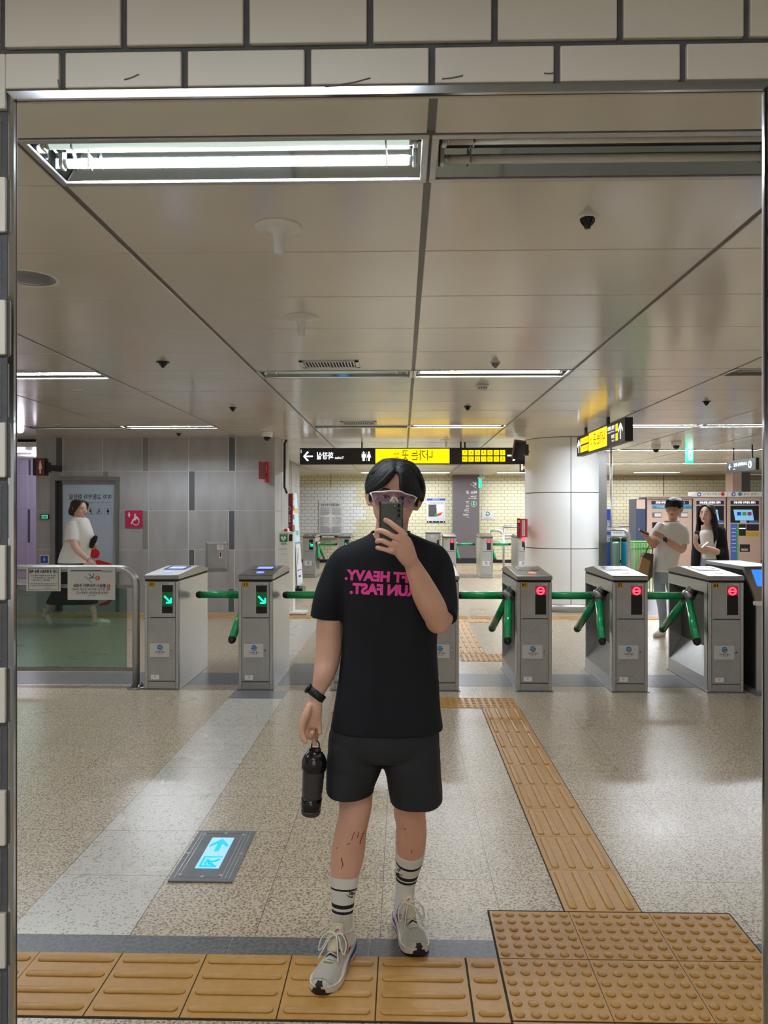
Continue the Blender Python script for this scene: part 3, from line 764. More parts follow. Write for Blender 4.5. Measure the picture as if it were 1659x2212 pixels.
for k, px in enumerate((230.5, 211.5, 193, 174, 156)):
    c = Vector((gx(px), y, gz(1104.5))); r = .052
    for (a, b) in (((-r, -r), (r, -r + .003)), ((-r, r - .003), (r, r)), ((-r, -r), (-r + .003, r)), ((r - .003, -r), (r, r))): d.box(c + Vector((a[0], 0, a[1])), c + Vector((b[0], .001, b[1])), 'ink_grey')
    if k in (0, 3, 4):
        d.disc(c + Vector((0, 0, .036)), .010, 'ink'); d.poly([c + Vector(q) for q in ((-.016, 0, .022), (.016, 0, .022), (.022, 0, -.012), (.008, 0, -.012), (.007, 0, -.045), (-.007, 0, -.045), (-.008, 0, -.012), (-.022, 0, -.012))], 'ink')
    elif k == 1:
        d.disc(c + Vector((.0, 0, .036)), .009, 'ink'); d.disc(c + Vector((.006, 0, -.016)), .028, 'ink', r0=.022)
        d.poly([c + Vector(q) for q in ((-.006, 0, .026), (.008, 0, .026), (.008, 0, .0), (-.02, 0, -.006), (-.036, 0, -.04), (-.028, 0, -.044), (-.014, 0, -.014), (-.006, 0, -.01))], 'ink')
    else:
        d.disc(c + Vector((-.004, 0, .036)), .009, 'ink'); d.poly([c + Vector(q) for q in ((-.012, 0, .024), (.008, 0, .024), (.014, 0, -.01), (.006, 0, -.045), (-.002, 0, -.045), (0, 0, -.01), (-.022, 0, .0))], 'ink')
        d.box(c + Vector((.02, 0, -.045)), c + Vector((.024, .001, .0)), 'ink')
d.build('door_lettering', lf)
d = MB(); d.disc((gx(202), y, gz(1197)), .078, 'sign_red')
d.poly([Vector((gx(a), y, gz(b))) for a, b in ((203, 1219), (204, 1212), (209, 1210.5), (222, 1214), (238, 1219), (246, 1232), (250, 1262), (248, 1290), (232, 1308), (212, 1314), (210, 1308), (228, 1301), (240, 1287), (241, 1262), (236, 1240), (222, 1228))], 'sign_red')
d.build('wheelchair_emblem', lf)
# ------------------------------------------------------------------ turnstiles
def led_arrow(m, c, s, y, mat_='led_green', flip=1):
    # arrow pointing down towards the viewer's right
    a = Vector((flip * .707, 0, -.707)); b = Vector((flip * .707, 0, .707)); c = Vector((c[0], y, c[1]))
    tip = c + a * s
    def bar(p, q, w):
        d = (q - p).normalized(); n = Vector((-d.z, 0, d.x)) * w; m.prism([p - n, q - n, q + n, p + n], (0, -.001, 0), mat_)
    bar(c - a * s, tip, s * .17)
    bar(tip, tip - Vector((0, 0, 0)) + Vector((-flip * s * 1.05, 0, 0)), s * .15); bar(tip, tip + Vector((0, 0, s * 1.05)), s * .15)
def make_turnstile(label, number, state, side=-1, niche=True, etched=False, simple=False, group=None):
    """origin: middle of the front edge on the floor; front faces -Y, depth 1 m"""
    t = thing('turnstile', label, 'turnstile', (0, 0, 0), group)
    W = .15; D = 1.0; H0, H1 = .955, .972; st = 'steel'
    b = MB(); s = side
    b.box((-W - .012, -.012, 0), (W + .012, D + .012, .008), 'steel_dark')
    if niche:
        xi = s * .03                                        # inner wall of the niche
        b.box((xi, .012, .008), (-s * W, D, H0), st)      # far half
        b.box((xi, .012, .008), (s * W, .10, H0), st)     # front post
        b.box((xi, D - .03, .008), (s * W, D, H0), st)    # rear post
        b.box((xi, .10, .86), (s * W, D - .03, H0), st)   # top rail
        b.box((s * (W - .004), .10, .008), (s * W, D - .03, .12), st)
        b.add([Vector((s * W, .10, .12)), Vector((s * W, D - .03, .12)), Vector((xi, D - .03, .34)), Vector((xi, .10, .34))], [(0, 1, 2, 3)], 'steel_lid')
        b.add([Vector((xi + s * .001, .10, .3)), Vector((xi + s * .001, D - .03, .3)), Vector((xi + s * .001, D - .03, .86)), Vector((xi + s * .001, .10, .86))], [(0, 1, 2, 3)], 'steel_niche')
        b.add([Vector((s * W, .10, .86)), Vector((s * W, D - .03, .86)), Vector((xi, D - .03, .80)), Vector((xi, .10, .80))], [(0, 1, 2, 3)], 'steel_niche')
    else:
        b.box((-W, .012, .008), (W, D, H0), st)
    # front frame: posts either side of the panels
    b.rbox((-W, -.002, .008), (-W + .027, .03, H0), st, .004, 1); b.rbox((W - .027, -.002, .008), (W, .03, H0), st, .004, 1)
    b.build('cabinet', t)
    l = MB(); x = W + .004
    prof = [(-.008, .972), (-.008, 1.004), (.0, 1.010), (.66, 1.046), (.70, 1.046), (1.0, 1.006), (1.004, .978)]
    rs = []
    for xx, sh in ((-x, .003), (-x + .004, 0), (x - .004, 0), (x, .003)):
        rs.append([Vector((xx, y + (sh if i < 2 else -sh if i > 4 else 0), z - (sh if 0 < i < 6 else 0))) for i, (y, z) in enumerate(prof)])
    l.rings(rs, 'steel_lid', smooth=False)
    l.box((-W + .004, .0, H0 - .002), (W - .004, D - .004, .975), 'black_matte')
    li = l.build('lid', t)
    up = MB(); z = lambda y: 1.010 + (y / .66) * .036
    if not simple:
        up.prism([Vector((-.1, .36, z(.36) + .001)), Vector((.1, .36, z(.36) + .001)), Vector((.1, .62, z(.62) + .001)), Vector((-.1, .62, z(.62) + .001))], (0, 0, .002), 'black_gloss')
        up.prism([Vector((-.07, .42, z(.42) + .0035)), Vector((.07, .42, z(.42) + .0035)), Vector((.07, .56, z(.56) + .0035)), Vector((-.07, .56, z(.56) + .0035))], (0, 0, .0005), 'lamp_blue' if state == 'go' else 'steel_dark')
        up.build('card_reader', li)
    lm = MB(); o = [Vector((.01 + .035 * math.cos(2 * PI * k / 20), .17 + .045 * math.sin(2 * PI * k / 20), z(.17 + .045 * math.sin(2 * PI * k / 20)) + .001)) for k in range(20)]
    lm.prism(o, (0, 0, .003), 'lamp_blue' if state == 'go' else 'lamp_red'); lm.build('status_lamp', li)
    p = MB(); a, c = -.121, .121
    p.rbox((a, .0, .638), (c, .02, .950), 'steel_door', .002, 1); p.build('upper_panel', t)
    dr = MB(); dr.rbox((a, .0, .078), (c, .02, .632), 'steel_door', .002, 1)
    if etched:
        zz = .09
        for kx in (-1, 1):
            for q in range(-6, 14):
                if q % 4 == 3: continue
                # diagonal hairlines clipped to the door
                c0 = .078 + q * .048
                pts = []
                x0_, x1_ = a + .004, c - .004
                za = c0 if kx > 0 else c0 + (x1_ - x0_); zb = c0 + (x1_ - x0_) if kx > 0 else c0
                def cl(x, z, X, Z):
                    lo, hi = .085, .626
                    for _ in range(2):
                        if z > Z: x, z, X, Z = X, Z, x, z
                        if Z < lo or z > hi: return None
                        if z < lo: x += (lo - z) * (X - x) / (Z - z); z = lo
                        if Z > hi: X -= (Z - hi) * (X - x) / (Z - z); Z = hi
                    return x, z, X, Z
                r = cl(x0_, za, x1_, zb)
                if r and abs(r[0] - r[2]) > .02:
                    A, B = Vector((r[0], -.0006, r[1])), Vector((r[2], -.0006, r[3])); n = Vector((-(B - A).z, 0, (B - A).x)).normalized() * .0016
                    dr.prism([A - n, B - n, B + n, A + n], (0, .0005, 0), 'steel_etch')
    dd = dr.build('lower_door', t)
    k = MB(); k.box((a, .004, .012), (c, .02, .072), 'steel_door'); k.build('kick_plate', t)
    k = MB(); k.box((-.1, .004, .630), (.12, .006, .640), 'black'); k.box((a + .002, .004, .071), (c - .002, .006, .079), 'black'); k.build('panel_gap', t)
    dy = -.0022
    w = MB(); w.rbox((.0, dy - .002, .668), (.106, .004, .925), 'steel_bright', .008, 2); w.rbox((.004, dy - .004, .672), (.102, .004, .921), 'black_gloss', .007, 2)
    dw = w.build('display_window', t); e = MB(); yy = dy - .0048
    if state == 'go':
        e.box((.006, yy + .0006, .735), (.1, yy + .001, .86), 'led_glow_green'); led_arrow(e, (.056, .795), .042, yy)
    else:
        e.box((.006, yy + .0006, .845), (.1, yy + .001, .919), 'led_glow_red')
        cc = Vector((.052, yy, .879)); e.disc(cc, .0355, 'led_red', r0=.031); e.disc(cc, .0275, 'led_red', r0=.0225); e.box((.052 - .022, yy - .0004, .874), (.052 + .022, yy, .884), 'led_red')
    e.build('led_symbol', dw)
    st_ = MB(); ys = -.0012
    st_.quad(-.113, -.059, .902, .952, ys, 'label_yellow')
    if number: st_.text(number, .042, (-.086, ys - .0006, .9275), 'ink', bold=.03)
    st_.build('number_plate', t)
    if not simple:
        st_ = MB(); st_.quad(.035, .112, .938, .948, ys, 'white_paper'); st_.quad(.066, .112, .926, .939, ys, 'white_paper'); st_.text('고객상담 1577-1234', .006, (.075, ys - .0006, .943), 'ink_grey', w=.07); st_.build('small_sticker', t)
    k = MB(); k.quad(-.104, .069, .290, .408, ys, 'white_paper'); kk = k.build('logo_sticker', dd)
    k = MB(); c0 = Vector((-.013, ys - .001, .372)); k.disc(c0, .0255, 'logo_blue', t=.0004)
    for sg in (-1, 1):      # two white waves cut the disc
        pts = [c0 + Vector((sg * (-.024 + .048 * i / 10), -.0012, sg * (.008 + .007 * math.sin(PI * i / 10 - .6)))) for i in range(11)]
        k.prism([p for p in pts] + [p + Vector((0, 0, -.0035)) for p in pts[::-1]], (0, .0004, 0), 'white_paper')
    k.box(c0 + Vector((-.012, -.0012, -.0015)), c0 + Vector((.012, -.0008, .0015)), 'white_paper')
    k.text('서울교통공사', .02, (-.013, ys - .001, .331), 'ink', bold=.01, w=.092); k.text('Seoul Metro', .011, (-.013, ys - .001, .315), 'ink', w=.05); k.build('logo_print', dd)
    if not simple:
        k = MB(); k.quad(-.094, -.022, .092, .132, ys, 'white_ink'); k.disc((-.058, ys - .0006, .116), .008, 'ink_grey', r0=.006); k.disc((-.058, ys - .0006, .116), .002, 'ink'); k.build('small_label', dd)
    k = MB(); k.cyl((.085, -.006, .352), (.085, .01, .352), .0085, 'steel_bright', n=16); k.cyl((.085, -.0065, .352), (.085, .0, .352), .0035, 'black', n=10); k.build('lock', dd)
    # tripod hub and arms
    if niche:
        hc = Vector((s * (W + .012), .44, .79)); ax = Vector((s * .62, 0, -.78)).normalized()
        if simple: hc = Vector((s * (W + .012), .5, .79))
        h = MB()
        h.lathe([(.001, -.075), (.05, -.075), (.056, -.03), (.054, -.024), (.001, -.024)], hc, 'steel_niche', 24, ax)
        h.lathe([(.001, -.022), (.062, -.022), (.064, -.005), (.052, .02), (.036, .036), (.001, .04)], hc, 'steel', 24, ax)
        hb = h.build('hub', t, auto=35)
        for dvec in (Vector((s, 0, 0)), Vector((s * .12, -.72, -.70)).normalized(), Vector((s * .22, .69, -.70)).normalized()):
            L = .472 if abs(dvec.z) < .1 else .54
            ar = MB(); p0 = hc + dvec * .03
            ar.tube([p0, hc + dvec * .055, hc + dvec * .065, hc + dvec * .07], [.026, .030, .037, .037], 'steel_dark', 16)
            ar.tube([hc + dvec * .07, hc + dvec * (L - .03)], .0345, 'green_arm', 20)
            ar.tube([hc + dvec * (L - .034), hc + dvec * (L - .03), hc + dvec * (L - .006), hc + dvec * (L + .008), hc + dvec * (L + .012)], [.036, .036, .031, .021, .006], 'phone_dark', 20)
            ar.build('arm', t)
    return t
TY = 6.66
def tx(px): return P(px, 1493, TY).x
tl = 'turnstiles of the near row'
for (px0, px1, num, st, nich, et, lab) in (
    (312, 386, '10', 'go', False, False, 'stainless turnstile numbered 10 beside the glass barrier, green arrow lit'),
    (514, 590, '11', 'go', True, False, 'stainless turnstile numbered 11 with green arrow left of the person in black'),
    (715, 790, '12', 'go', True, False, 'stainless turnstile mostly hidden directly behind the person holding the shaker bottle'),
    (917, 991, '13', 'stop', True, False, 'stainless turnstile half hidden behind the phone-holding arm of the person'),
    (1116, 1193, '14', 'stop', True, True, 'stainless turnstile numbered 14 with red stop light beside the yellow path'),
    (1324, 1399, '15', 'stop', True, True, 'stainless turnstile numbered 15 with red stop light in front of the white column'),
    (1531, 1606, '16', 'stop', True, True, 'stainless turnstile numbered 16 with red stop light below the two people with phones')):
    t = make_turnstile(lab, num, st, -1, nich, et, group=tl)
    t.location = ((tx(px0) + tx(px1)) / 2, TY, 0); ORG[t] = Vector(t.location)
BY = 18.35
def bx(px): return P(px, 1248, BY).x
bl = 'turnstiles of the far row'
for (a, b, num, st, sd, lab) in (
    (653.5, 681, '1', 'go', 1, 'far turnstile with green arrow nearest the red emergency pillar'),
    (730.5, 757, '4', 'go', 1, 'far turnstile with green arrow just left of the shoulder of the person in black'),
    (842, 869, '5', 'go', 1, 'far turnstile hidden behind the neck of the person in black'),
    (957.5, 986, '8', 'stop', 1, 'far turnstile with red light right of the shoulder, below the wall poster'),
    (1037.5, 1065, '7', 'stop', 1, 'far turnstile with red light in front of the purple-grey wall panel'),
    (1117, 1145, '6', 'stop', 1, 'far turnstile partly hidden by the white column, red light')):
    t = make_turnstile(lab, num, st, sd, True, False, True, bl)
    t.location = ((bx(a) + bx(b)) / 2, BY, 0); ORG[t] = Vector(t.location)
# grey reader cabinet in the far row
x0, x1 = bx(921), bx(953)
t = thing('reader_cabinet', 'grey far reader cabinet left of the far red-lit turnstile under the poster', 'cabinet', ((x0 + x1) / 2, BY + .5, 0))
m = MB(); m.rbox((x0, BY + .3, 0), (x1, BY + .9, 1.06), 'steel', .02, 2); m.build('body', t)
m = MB(); m.box((x0 - .01, BY + .28, 1.06), (x1 + .01, BY + .92, 1.09), 'steel_lid'); m.build('top', t)
m = MB(); m.quad(x0 + .12, x0 + .2, .96, 1.02, BY + .297, 'white_paper'); m.quad(x1 - .09, x1 - .04, .75, .9, BY + .297, 'black'); m.build('label', t)

# wide accessible gate at the right edge
x0 = P(1634, 1493, 6.6).x; x1 = x0 + .34
t = thing('accessible_gate', 'tall stainless gate cabinet with dark side and slanted blue screen, cut by mirror edge', 'gate', ((x0 + x1) / 2, 6.6, 0))
m = MB(); m.prism([Vector((x0, 6.6, .03)), Vector((x0, 7.7, .03)), Vector((x0, 7.7, 1.08)), Vector((x0, 6.86, 1.08)), Vector((x0, 6.6, .78))], (.34, 0, 0), 'steel'); m.box((x0 - .02, 6.55, 0), (x1 + .02, 7.75, .03), 'slate'); m.build('cabinet', t)
m = MB(); m.prism([Vector((x0 - .008, 6.62, .05)), Vector((x0 - .008, 7.68, .05)), Vector((x0 - .008, 7.68, 1.05)), Vector((x0 - .008, 6.87, 1.05)), Vector((x0 - .008, 6.62, .78))], (.007, 0, 0), 'black'); m.build('side_panel', t)
n_ = Vector((0, -.3, .26)).normalized() * .004
def slant(m_, u0, u1, t0, t1, mt, o=1): A = lambda x, q: Vector((x, 6.6 + .26 * q, .78 + .30 * q)) + n_ * o; m_.add([A(x0 + u0, t0), A(x0 + u1, t0), A(x0 + u1, t1), A(x0 + u0, t1)], [(0, 1, 2, 3)], mt)
m = MB(); slant(m, .01, .33, .0, .98, 'steel_bright', .6); sp = m.build('slanted_face', t)
m = MB(); slant(m, .06, .3, .45, .9, 'screen_blue', 1.2); m.build('screen', sp)
m = MB(); slant(m, .08, .3, .1, .33, 'machine_blue', 1.2); m.build('card_pad', sp)
m = MB(); m.rbox((x0 - .015, 6.56, .76), (x1, 6.64, .80), 'white_plastic', .01, 2); m.build('ledge', t)
m = MB(); m.quad(x0 + .06, x0 + .2, .36, .62, 6.597, 'black_gloss'); led_arrow(m, (x0 + .1, .52), .05, 6.595); m.box((x0 + .07, 6.594, .60), (x0 + .13, 6.595, .612), 'led_green'); m.build('led_symbol', t)

# ------------------------------------------------------------------ glass barrier with notices
t = thing('glass_barrier', 'stainless tube barrier with green-tinted glass left of the turnstiles', 'barrier', (-2.9, 6.72, 0))
BYY = 6.72; px_ = P(294, 1480, BYY).x; top = 1.062; R = .15
f = MB(); pts = [Vector((px_, BYY, .01))] + [Vector((px_, BYY, top - R))] + [Vector((px_ - R + R * math.cos(a * PI / 16), BYY, top - R + R * math.sin(a * PI / 16))) for a in range(1, 9)] + [Vector((-4.2, BYY, top))]
f.tube(pts, .032, 'steel', 20); f.build('top_rail', t)
f = MB(); f.box((-4.2, BYY - .012, .888), (px_ - .02, BYY + .012, .918), 'steel_dark'); f.build('middle_rail', t)
f = MB(); f.box((-4.2, BYY - .014, .15), (px_ - .02, BYY + .014, .182), 'steel_dark'); f.build('bottom_rail', t)
f = MB(); f.box((-4.2, BYY - .004, .182), (P(274, 1300, BYY).x, BYY + .004, .885), 'barrier_glass'); f.build('glass_panel', t)
f = MB(); f.lathe([(.001, 0), (.078, 0), (.078, .008), (.072, .012), (.001, .012)], (px_, BYY, 0), 'steel_dark'); fb = f.build('base_plate', t)
for k in range(4):
    a = PI / 4 + k * PI / 2; f = MB(); c = Vector((px_ + .056 * math.cos(a), BYY + .056 * math.sin(a), .012)); f.lathe([(.001, 0), (.013, 0), (.013, .012), (.009, .02), (.009, .03), (.001, .032)], c, 'steel_bright', 12); f.build('bolt', fb)
def flat_panel(name, px0, py0, px1, py1, Y, m, label, cat, t_=.003, tilt=0., skew=0.):
    a, b = P(px0, py0, Y), P(px1, py1, Y); o = Vector(((a.x + b.x) / 2, Y, min(a.z, b.z)))
    th = thing(name, label, cat, o)
    q = MB(); q.box((a.x, Y, b.z), (b.x, Y + t_, a.z), m); return th, q, a, b
Yp = BYY - .037
th, q, a, b = flat_panel('paper_notice', 57, 1225, 131, 1277, Yp, 'white_paper', 'small framed notice sheet taped to the barrier rail, the left one', 'notice'); q.build('sheet', th)
q = MB(); yy = Yp - .001; w_, h_ = b.x - a.x, a.z - b.z
for (u0, v0, u1, v1) in ((.06, .05, .94, .065), (.06, .935, .94, .95), (.06, .05, .07, .95), (.93, .05, .94, .95)): q.box((a.x + w_ * u0, yy, a.z - h_ * v0), (a.x + w_ * u1, yy + .0006, a.z - h_ * v1), 'ink')
def line(q, txt, u, v, wf, size, m='ink', bold=0.): q.text(txt, size, (a.x + w_ * u, yy - .0005, a.z - h_ * v), m, bold=bold, w=w_ * wf)
line(q, '15분 내 재개표시 환승 적용', .5, .19, .82, .032, bold=.03)
line(q, '동일역 하차 후 재승차 이용 안내', .5, .36, .72, .015, bold=.01); line(q, '환승적용 : O  환승적용 안내', .5, .455, .62, .015, bold=.01); line(q, '환승적용 : X  환승적용', .44, .55, .5, .015, bold=.01)
line(q, '역사 구내 및 승강장에서는 승객 여러분 안전을 위하여', .5, .70, .78, .012, bold=.01); line(q, '다시 한번 확인하여 주시기 바랍니다 감사합니다', .5, .78, .78, .012, bold=.01); line(q, '서울교통공사', .62, .87, .2, .012)
q.build('printed_text', th)
th, q, a, b = flat_panel('paper_notice', 146, 1225, 249, 1296, Yp - .004, 'white_paper', 'larger notice sheet with stairs arrow and orange 3 taped to the barrier rail', 'notice'); q.build('sheet', th)
q = MB(); yy = Yp - .005; w_, h_ = b.x - a.x, a.z - b.z
q.box((a.x + w_ * .06, yy, a.z - h_ * .125), (a.x + w_ * .71, yy + .0006, a.z - h_ * .095), 'ink_blue'); q.box((a.x + w_ * .71, yy, a.z - h_ * .155), (a.x + w_ * .94, yy + .0006, a.z - h_ * .148), 'ink_grey')
q.text('Information', .024, (a.x + w_ * .83, yy - .0005, a.z - h_ * .115), 'ink_grey', w=w_ * .22)
def seg(q, u0, v0, u1, v1, w, m): A, B = Vector((a.x + w_ * u0, yy, a.z - h_ * v0)), Vector((a.x + w_ * u1, yy, a.z - h_ * v1)); n = Vector((-(B - A).z, 0, (B - A).x)).normalized() * w; q.prism([A - n, B - n, B + n, A + n], (0, -.0006, 0), m)
seg(q, .44, .2, .54, .33, .0028, 'ink'); seg(q, .54, .33, .54, .19, .0028, 'ink'); seg(q, .54, .33, .45, .33, .0028, 'ink')
st_ = [(.35, .29), (.39, .29), (.39, .335), (.43, .335), (.43, .38), (.465, .38), (.465, .43), (.495, .43), (.495, .475), (.52, .475)]
for p, r in zip(st_, st_[1:]): seg(q, p[0], p[1], r[0], r[1], .0014, 'ink')
q.disc((a.x + w_ * .63, yy, a.z - h_ * .335), .021, 'ink_orange'); q.text('3', .032, (a.x + w_ * .63, yy - .002, a.z - h_ * .335), 'white_ink', bold=.03)
q.disc((a.x + w_ * .86, yy, a.z - h_ * .575), .017, 'ink_orange'); q.text('1', .024, (a.x + w_ * .86, yy - .002, a.z - h_ * .575), 'white_ink', bold=.03)
line(q, '환승시 카드찍지 마세요', .46, .57, .68, .035, bold=.03); line(q, '계단 밑으로 내려가서 승강장 10-4로', .5, .68, .8, .026, bold=.005); line(q, '연결된 환승통로로 이용합니다', .52, .79, .66, .026, bold=.005); line(q, '교대역 3호선', .51, .87, .17, .016)
q.build('printed_text', th)
th, q, a, b = flat_panel('paper_notice', 8, 1226, 34, 1282, Yp - .002, 'white_paper', 'notice sheet cut off by the mirror rim at the barrier', 'notice'); q.build('sheet', th)

# ------------------------------------------------------------------ things on the grey wall
th, q, a, b = flat_panel('toilet_sign', 271, 1102.5, 307.5, 1139, GY - .03, 'pink', 'square pink sign with white wheelchair figure on the grey wall', 'sign', .012); q.build('panel', th)
q = MB(); c = Vector(((a.x + b.x) / 2, GY - .032, (a.z + b.z) / 2)); k = (b.x - a.x) / 184.0
def pt(x, y): return c + Vector(((x - 92) * k, 0, (92 - y) * k))
q.disc(pt(106, 48), 11 * k, 'white_ink'); q.disc(pt(112, 122), 41 * k, 'white_ink', r0=32 * k)
q.poly([pt(*p) for p in ((92, 62), (124, 62), (132, 72), (154, 98), (148, 104), (120, 84), (116, 108), (92, 112), (70, 148), (58, 142), (76, 102), (98, 96))], 'white_ink'); q.v[-12:] = [v - Vector((0, .003, 0)) for v in q.v[-12:]]
q.disc(pt(40, 24), 7 * k, 'white_ink'); q.poly([pt(*p) for p in ((32, 34), (48, 34), (56, 56), (47, 60), (46, 76), (35, 76), (34, 60), (25, 56))], 'white_ink'); q.build('wheelchair_symbol', th)
th, q, a, b = flat_panel('status_display', 88, 1111, 105, 1121.5, GY - .03, 'black', 'small black display with lit green frame left of the toilet door', 'display', .015)
q.build('housing', th); q = MB(); q.box((a.x + .015, GY - .032, b.z + .012), (b.x - .015, GY - .029, a.z - .012), 'exit_green'); q.box((a.x + .022, GY - .034, b.z + .02), (b.x - .022, GY - .031, a.z - .02), 'frosted'); q.build('screen', th)
th, q, a, b = flat_panel('door_button', 86, 1199, 105, 1217.5, GY - .04, 'white_plastic', 'square blue wheelchair door button left of the toilet door', 'button', .03); q.build('housing', th)
q = MB(); q.box((a.x + .012, GY - .043, b.z + .012), (b.x - .012, GY - .038, a.z - .012), 'banner_blue'); c = Vector(((a.x + b.x) / 2, GY - .045, (a.z + b.z) / 2)); q.disc(c + Vector((.0, 0, .03)), .007, 'white_ink'); q.disc(c + Vector((.004, 0, -.008)), .022, 'white_ink', r0=.017); q.poly([c + Vector(p) for p in ((-.006, 0, .02), (.006, 0, .02), (.01, 0, 0), (-.02, 0, -.01), (-.02, 0, -.004), (-.004, 0, .004))], 'white_ink'); q.build('button_face', th)
th, q, a, b = flat_panel('wall_hatch', 443, 1170, 490.5, 1232, GY - .05, 'steel', 'square stainless hatch box with sloped rim in the grey wall', 'hatch', .001)
q = MB(); e = .035; A = [Vector((a.x, GY - .012, b.z)), Vector((b.x, GY - .012, b.z)), Vector((b.x, GY - .012, a.z)), Vector((a.x, GY - .012, a.z))]
B_ = [p + Vector((e if i in (0, 3) else -e, -.03, e if i < 2 else -e)) for i, p in enumerate(A)]
q.add(A + B_, [(0, 1, 5, 4), (1, 2, 6, 5), (2, 3, 7, 6), (3, 0, 4, 7)], 'steel'); q.build('rim', th)
q = MB(); q.box((B_[0].x, GY - .035, B_[0].z), (B_[2].x, GY - .025, B_[2].z), 'steel_door'); hd = q.build('door', th)
q = MB(); xx = P(478, 1200, GY).x; q.rbox((xx - .022, GY - .046, gz(1205.5)), (xx + .022, GY - .03, gz(1192)), 'white_plastic', .004); q.box((xx - .011, GY - .048, gz(1203)), (xx + .011, GY - .04, gz(1193)), 'black'); q.build('handle', hd)
q = MB(); q.box((P(470, 0, GY).x, GY - .038, gz(1188)), (P(484, 0, GY).x, GY - .034, gz(1175)), 'white_paper'); q.disc((xx, GY - .039, gz(1181.5)), .022, 'ink_red', r0=.017, t=.0008); q.text('사용금지', .02, (xx, GY - .039, gz(1176.5)), 'ink_red', w=.08); q.build('sticker', hd)
# women's toilet blade sign
sx0, sx1 = P(71, 1000, GY - .5).x, P(97, 1000, GY - .5).x
th = thing('toilet_sign', 'maroon projecting sign with white woman figure at the corridor corner', 'sign', ((sx0 + sx1) / 2, GY - .5, P(80, 1027, GY - .5).z))
z0, z1 = P(80, 1027, GY - .5).z, P(80, 990, GY - .5).z; xa = P(77.5, 1000, GY - .5).x
q = MB(); q.box((sx0, GY - .5, z0), (sx1, GY - .38, z1), 'black'); q.build('housing', th)
q = MB(); q.box((xa, GY - .503, z0 + .008), (sx1 - .008, GY - .499, z1 - .008), 'maroon'); q.build('face', th)
q = MB(); c = Vector(((xa + sx1) / 2, GY - .505, (z0 + z1) / 2)); q.disc(c + Vector((0, 0, .078)), .014, 'white_ink'); q.poly([c + Vector(p) for p in ((-.016, 0, .058), (.016, 0, .058), (.028, 0, -.03), (.014, 0, -.03), (.012, 0, -.1), (-.012, 0, -.1), (-.014, 0, -.03), (-.028, 0, -.03))], 'white_ink'); q.build('woman_symbol', th)
q = MB(); q.box((sx1, GY - .48, z0 + .05), (sx1 + .05, GY - .40, z1 - .06), 'black'); q.box((sx1 + .01, GY - .46, z0 + .08), (sx1 + .04, GY - .01, z1 - .09), 'black'); q.build('bracket', th)
# extinguisher blade sign
px0 = P(571, 1000, GY - .1).x
th = thing('extinguisher_sign', 'narrow red projecting fire extinguisher sign high on grey wall', 'sign', (px0, GY - .1, gz(1042)))
q = MB(); q.box((px0 + .005, GY - .10, gz(1042)), (px0 + .055, GY - .012, gz(997)), 'ink_red'); q.build('wall_plate', th)
q = MB(); q.prism([Vector((px0 - .05, GY - .30, gz(1036))), Vector((px0 + .02, GY - .1, gz(1036))), Vector((px0 + .03, GY - .1, gz(1036))), Vector((px0 - .035, GY - .30, gz(1036)))], (0, 0, gz(999) - gz(1036)), 'maroon'); q.build('blade', th)
q = MB(); q.prism([Vector((px0 + .024, GY - .105, gz(1023))), Vector((px0 + .032, GY - .105, gz(1023))), Vector((px0 + .036, GY - .105, gz(1010))), Vector((px0 + .03, GY - .105, gz(1004))), Vector((px0 + .022, GY - .105, gz(1010)))], (0, .002, 0), 'white_ink'); q.text('소화기', .035, (px0 + .03, GY - .105, gz(1032)), 'white_ink', w=.03); q.build('extinguisher_symbol', th)
q = MB(); pp = [P(619, 950, 12.2), P(615, 958, 12.2), P(614.5, 1052, 12.2), P(620, 1066, 12.2)]; q.tube(pp, .018, 'black', 8); q.build('cable_conduit', label='black cable conduit running down the wall corner to the emergency pillar', cat='conduit')

# toilet corridor beyond the left end of the grey wall
q = MB(); LY = 15.2
def lx(px): return P(px, 1109, LY).x
def lz(py): return CAMH + (HOR - py) * LY / FPX
q.box((-10.5, LY, 0), (lx(90), LY + .15, 2.9), 'light_grout')
for (ya, yb, cells) in ((960, 1026, [(-30, 61, 0), (61.5, 67, 1), (68, 92, 0)]), (1026, 1100, [(-30, 60, 0), (61, 92, 0)]), (1100, 1173, [(-30, 60, 0), (60, 66, 1), (67, 92, 0)]), (1173, 1252, [(-30, 60, 0), (61, 92, 0)])):
    for (xa, xb, k) in cells: q.box((lx(xa) + .004, LY - .01, max(lz(yb) + .004, 0)), (lx(xb) - .004, LY, lz(ya) - .004), 'lilac_tile' if k == 0 else 'lilac_dark')
q.build('wall_back_left', base=(-8, LY, 0), kind='structure')
q = MB(); q.box((-10.5, GY + .2, 2.62), (gx(78), LY, 2.7), 'white_plastic'); q.build('ceiling_corridor', base=(-8, 13, 2.6), kind='structure')
q = MB(); q.box((gx(78), GY + .2, 0), (gx(78) + .1, LY, 2.75), 'lilac_tile'); q.build('wall_corridor_right', base=(gx(78), 13, 0), kind='structure')
q = MB(); q.box((-10.6, GY - 1.2, 0), (-10.5, LY + .1, 2.75), 'lilac_tile'); q.build('wall_far_left', base=(-10.5, 13, 0), kind='structure')
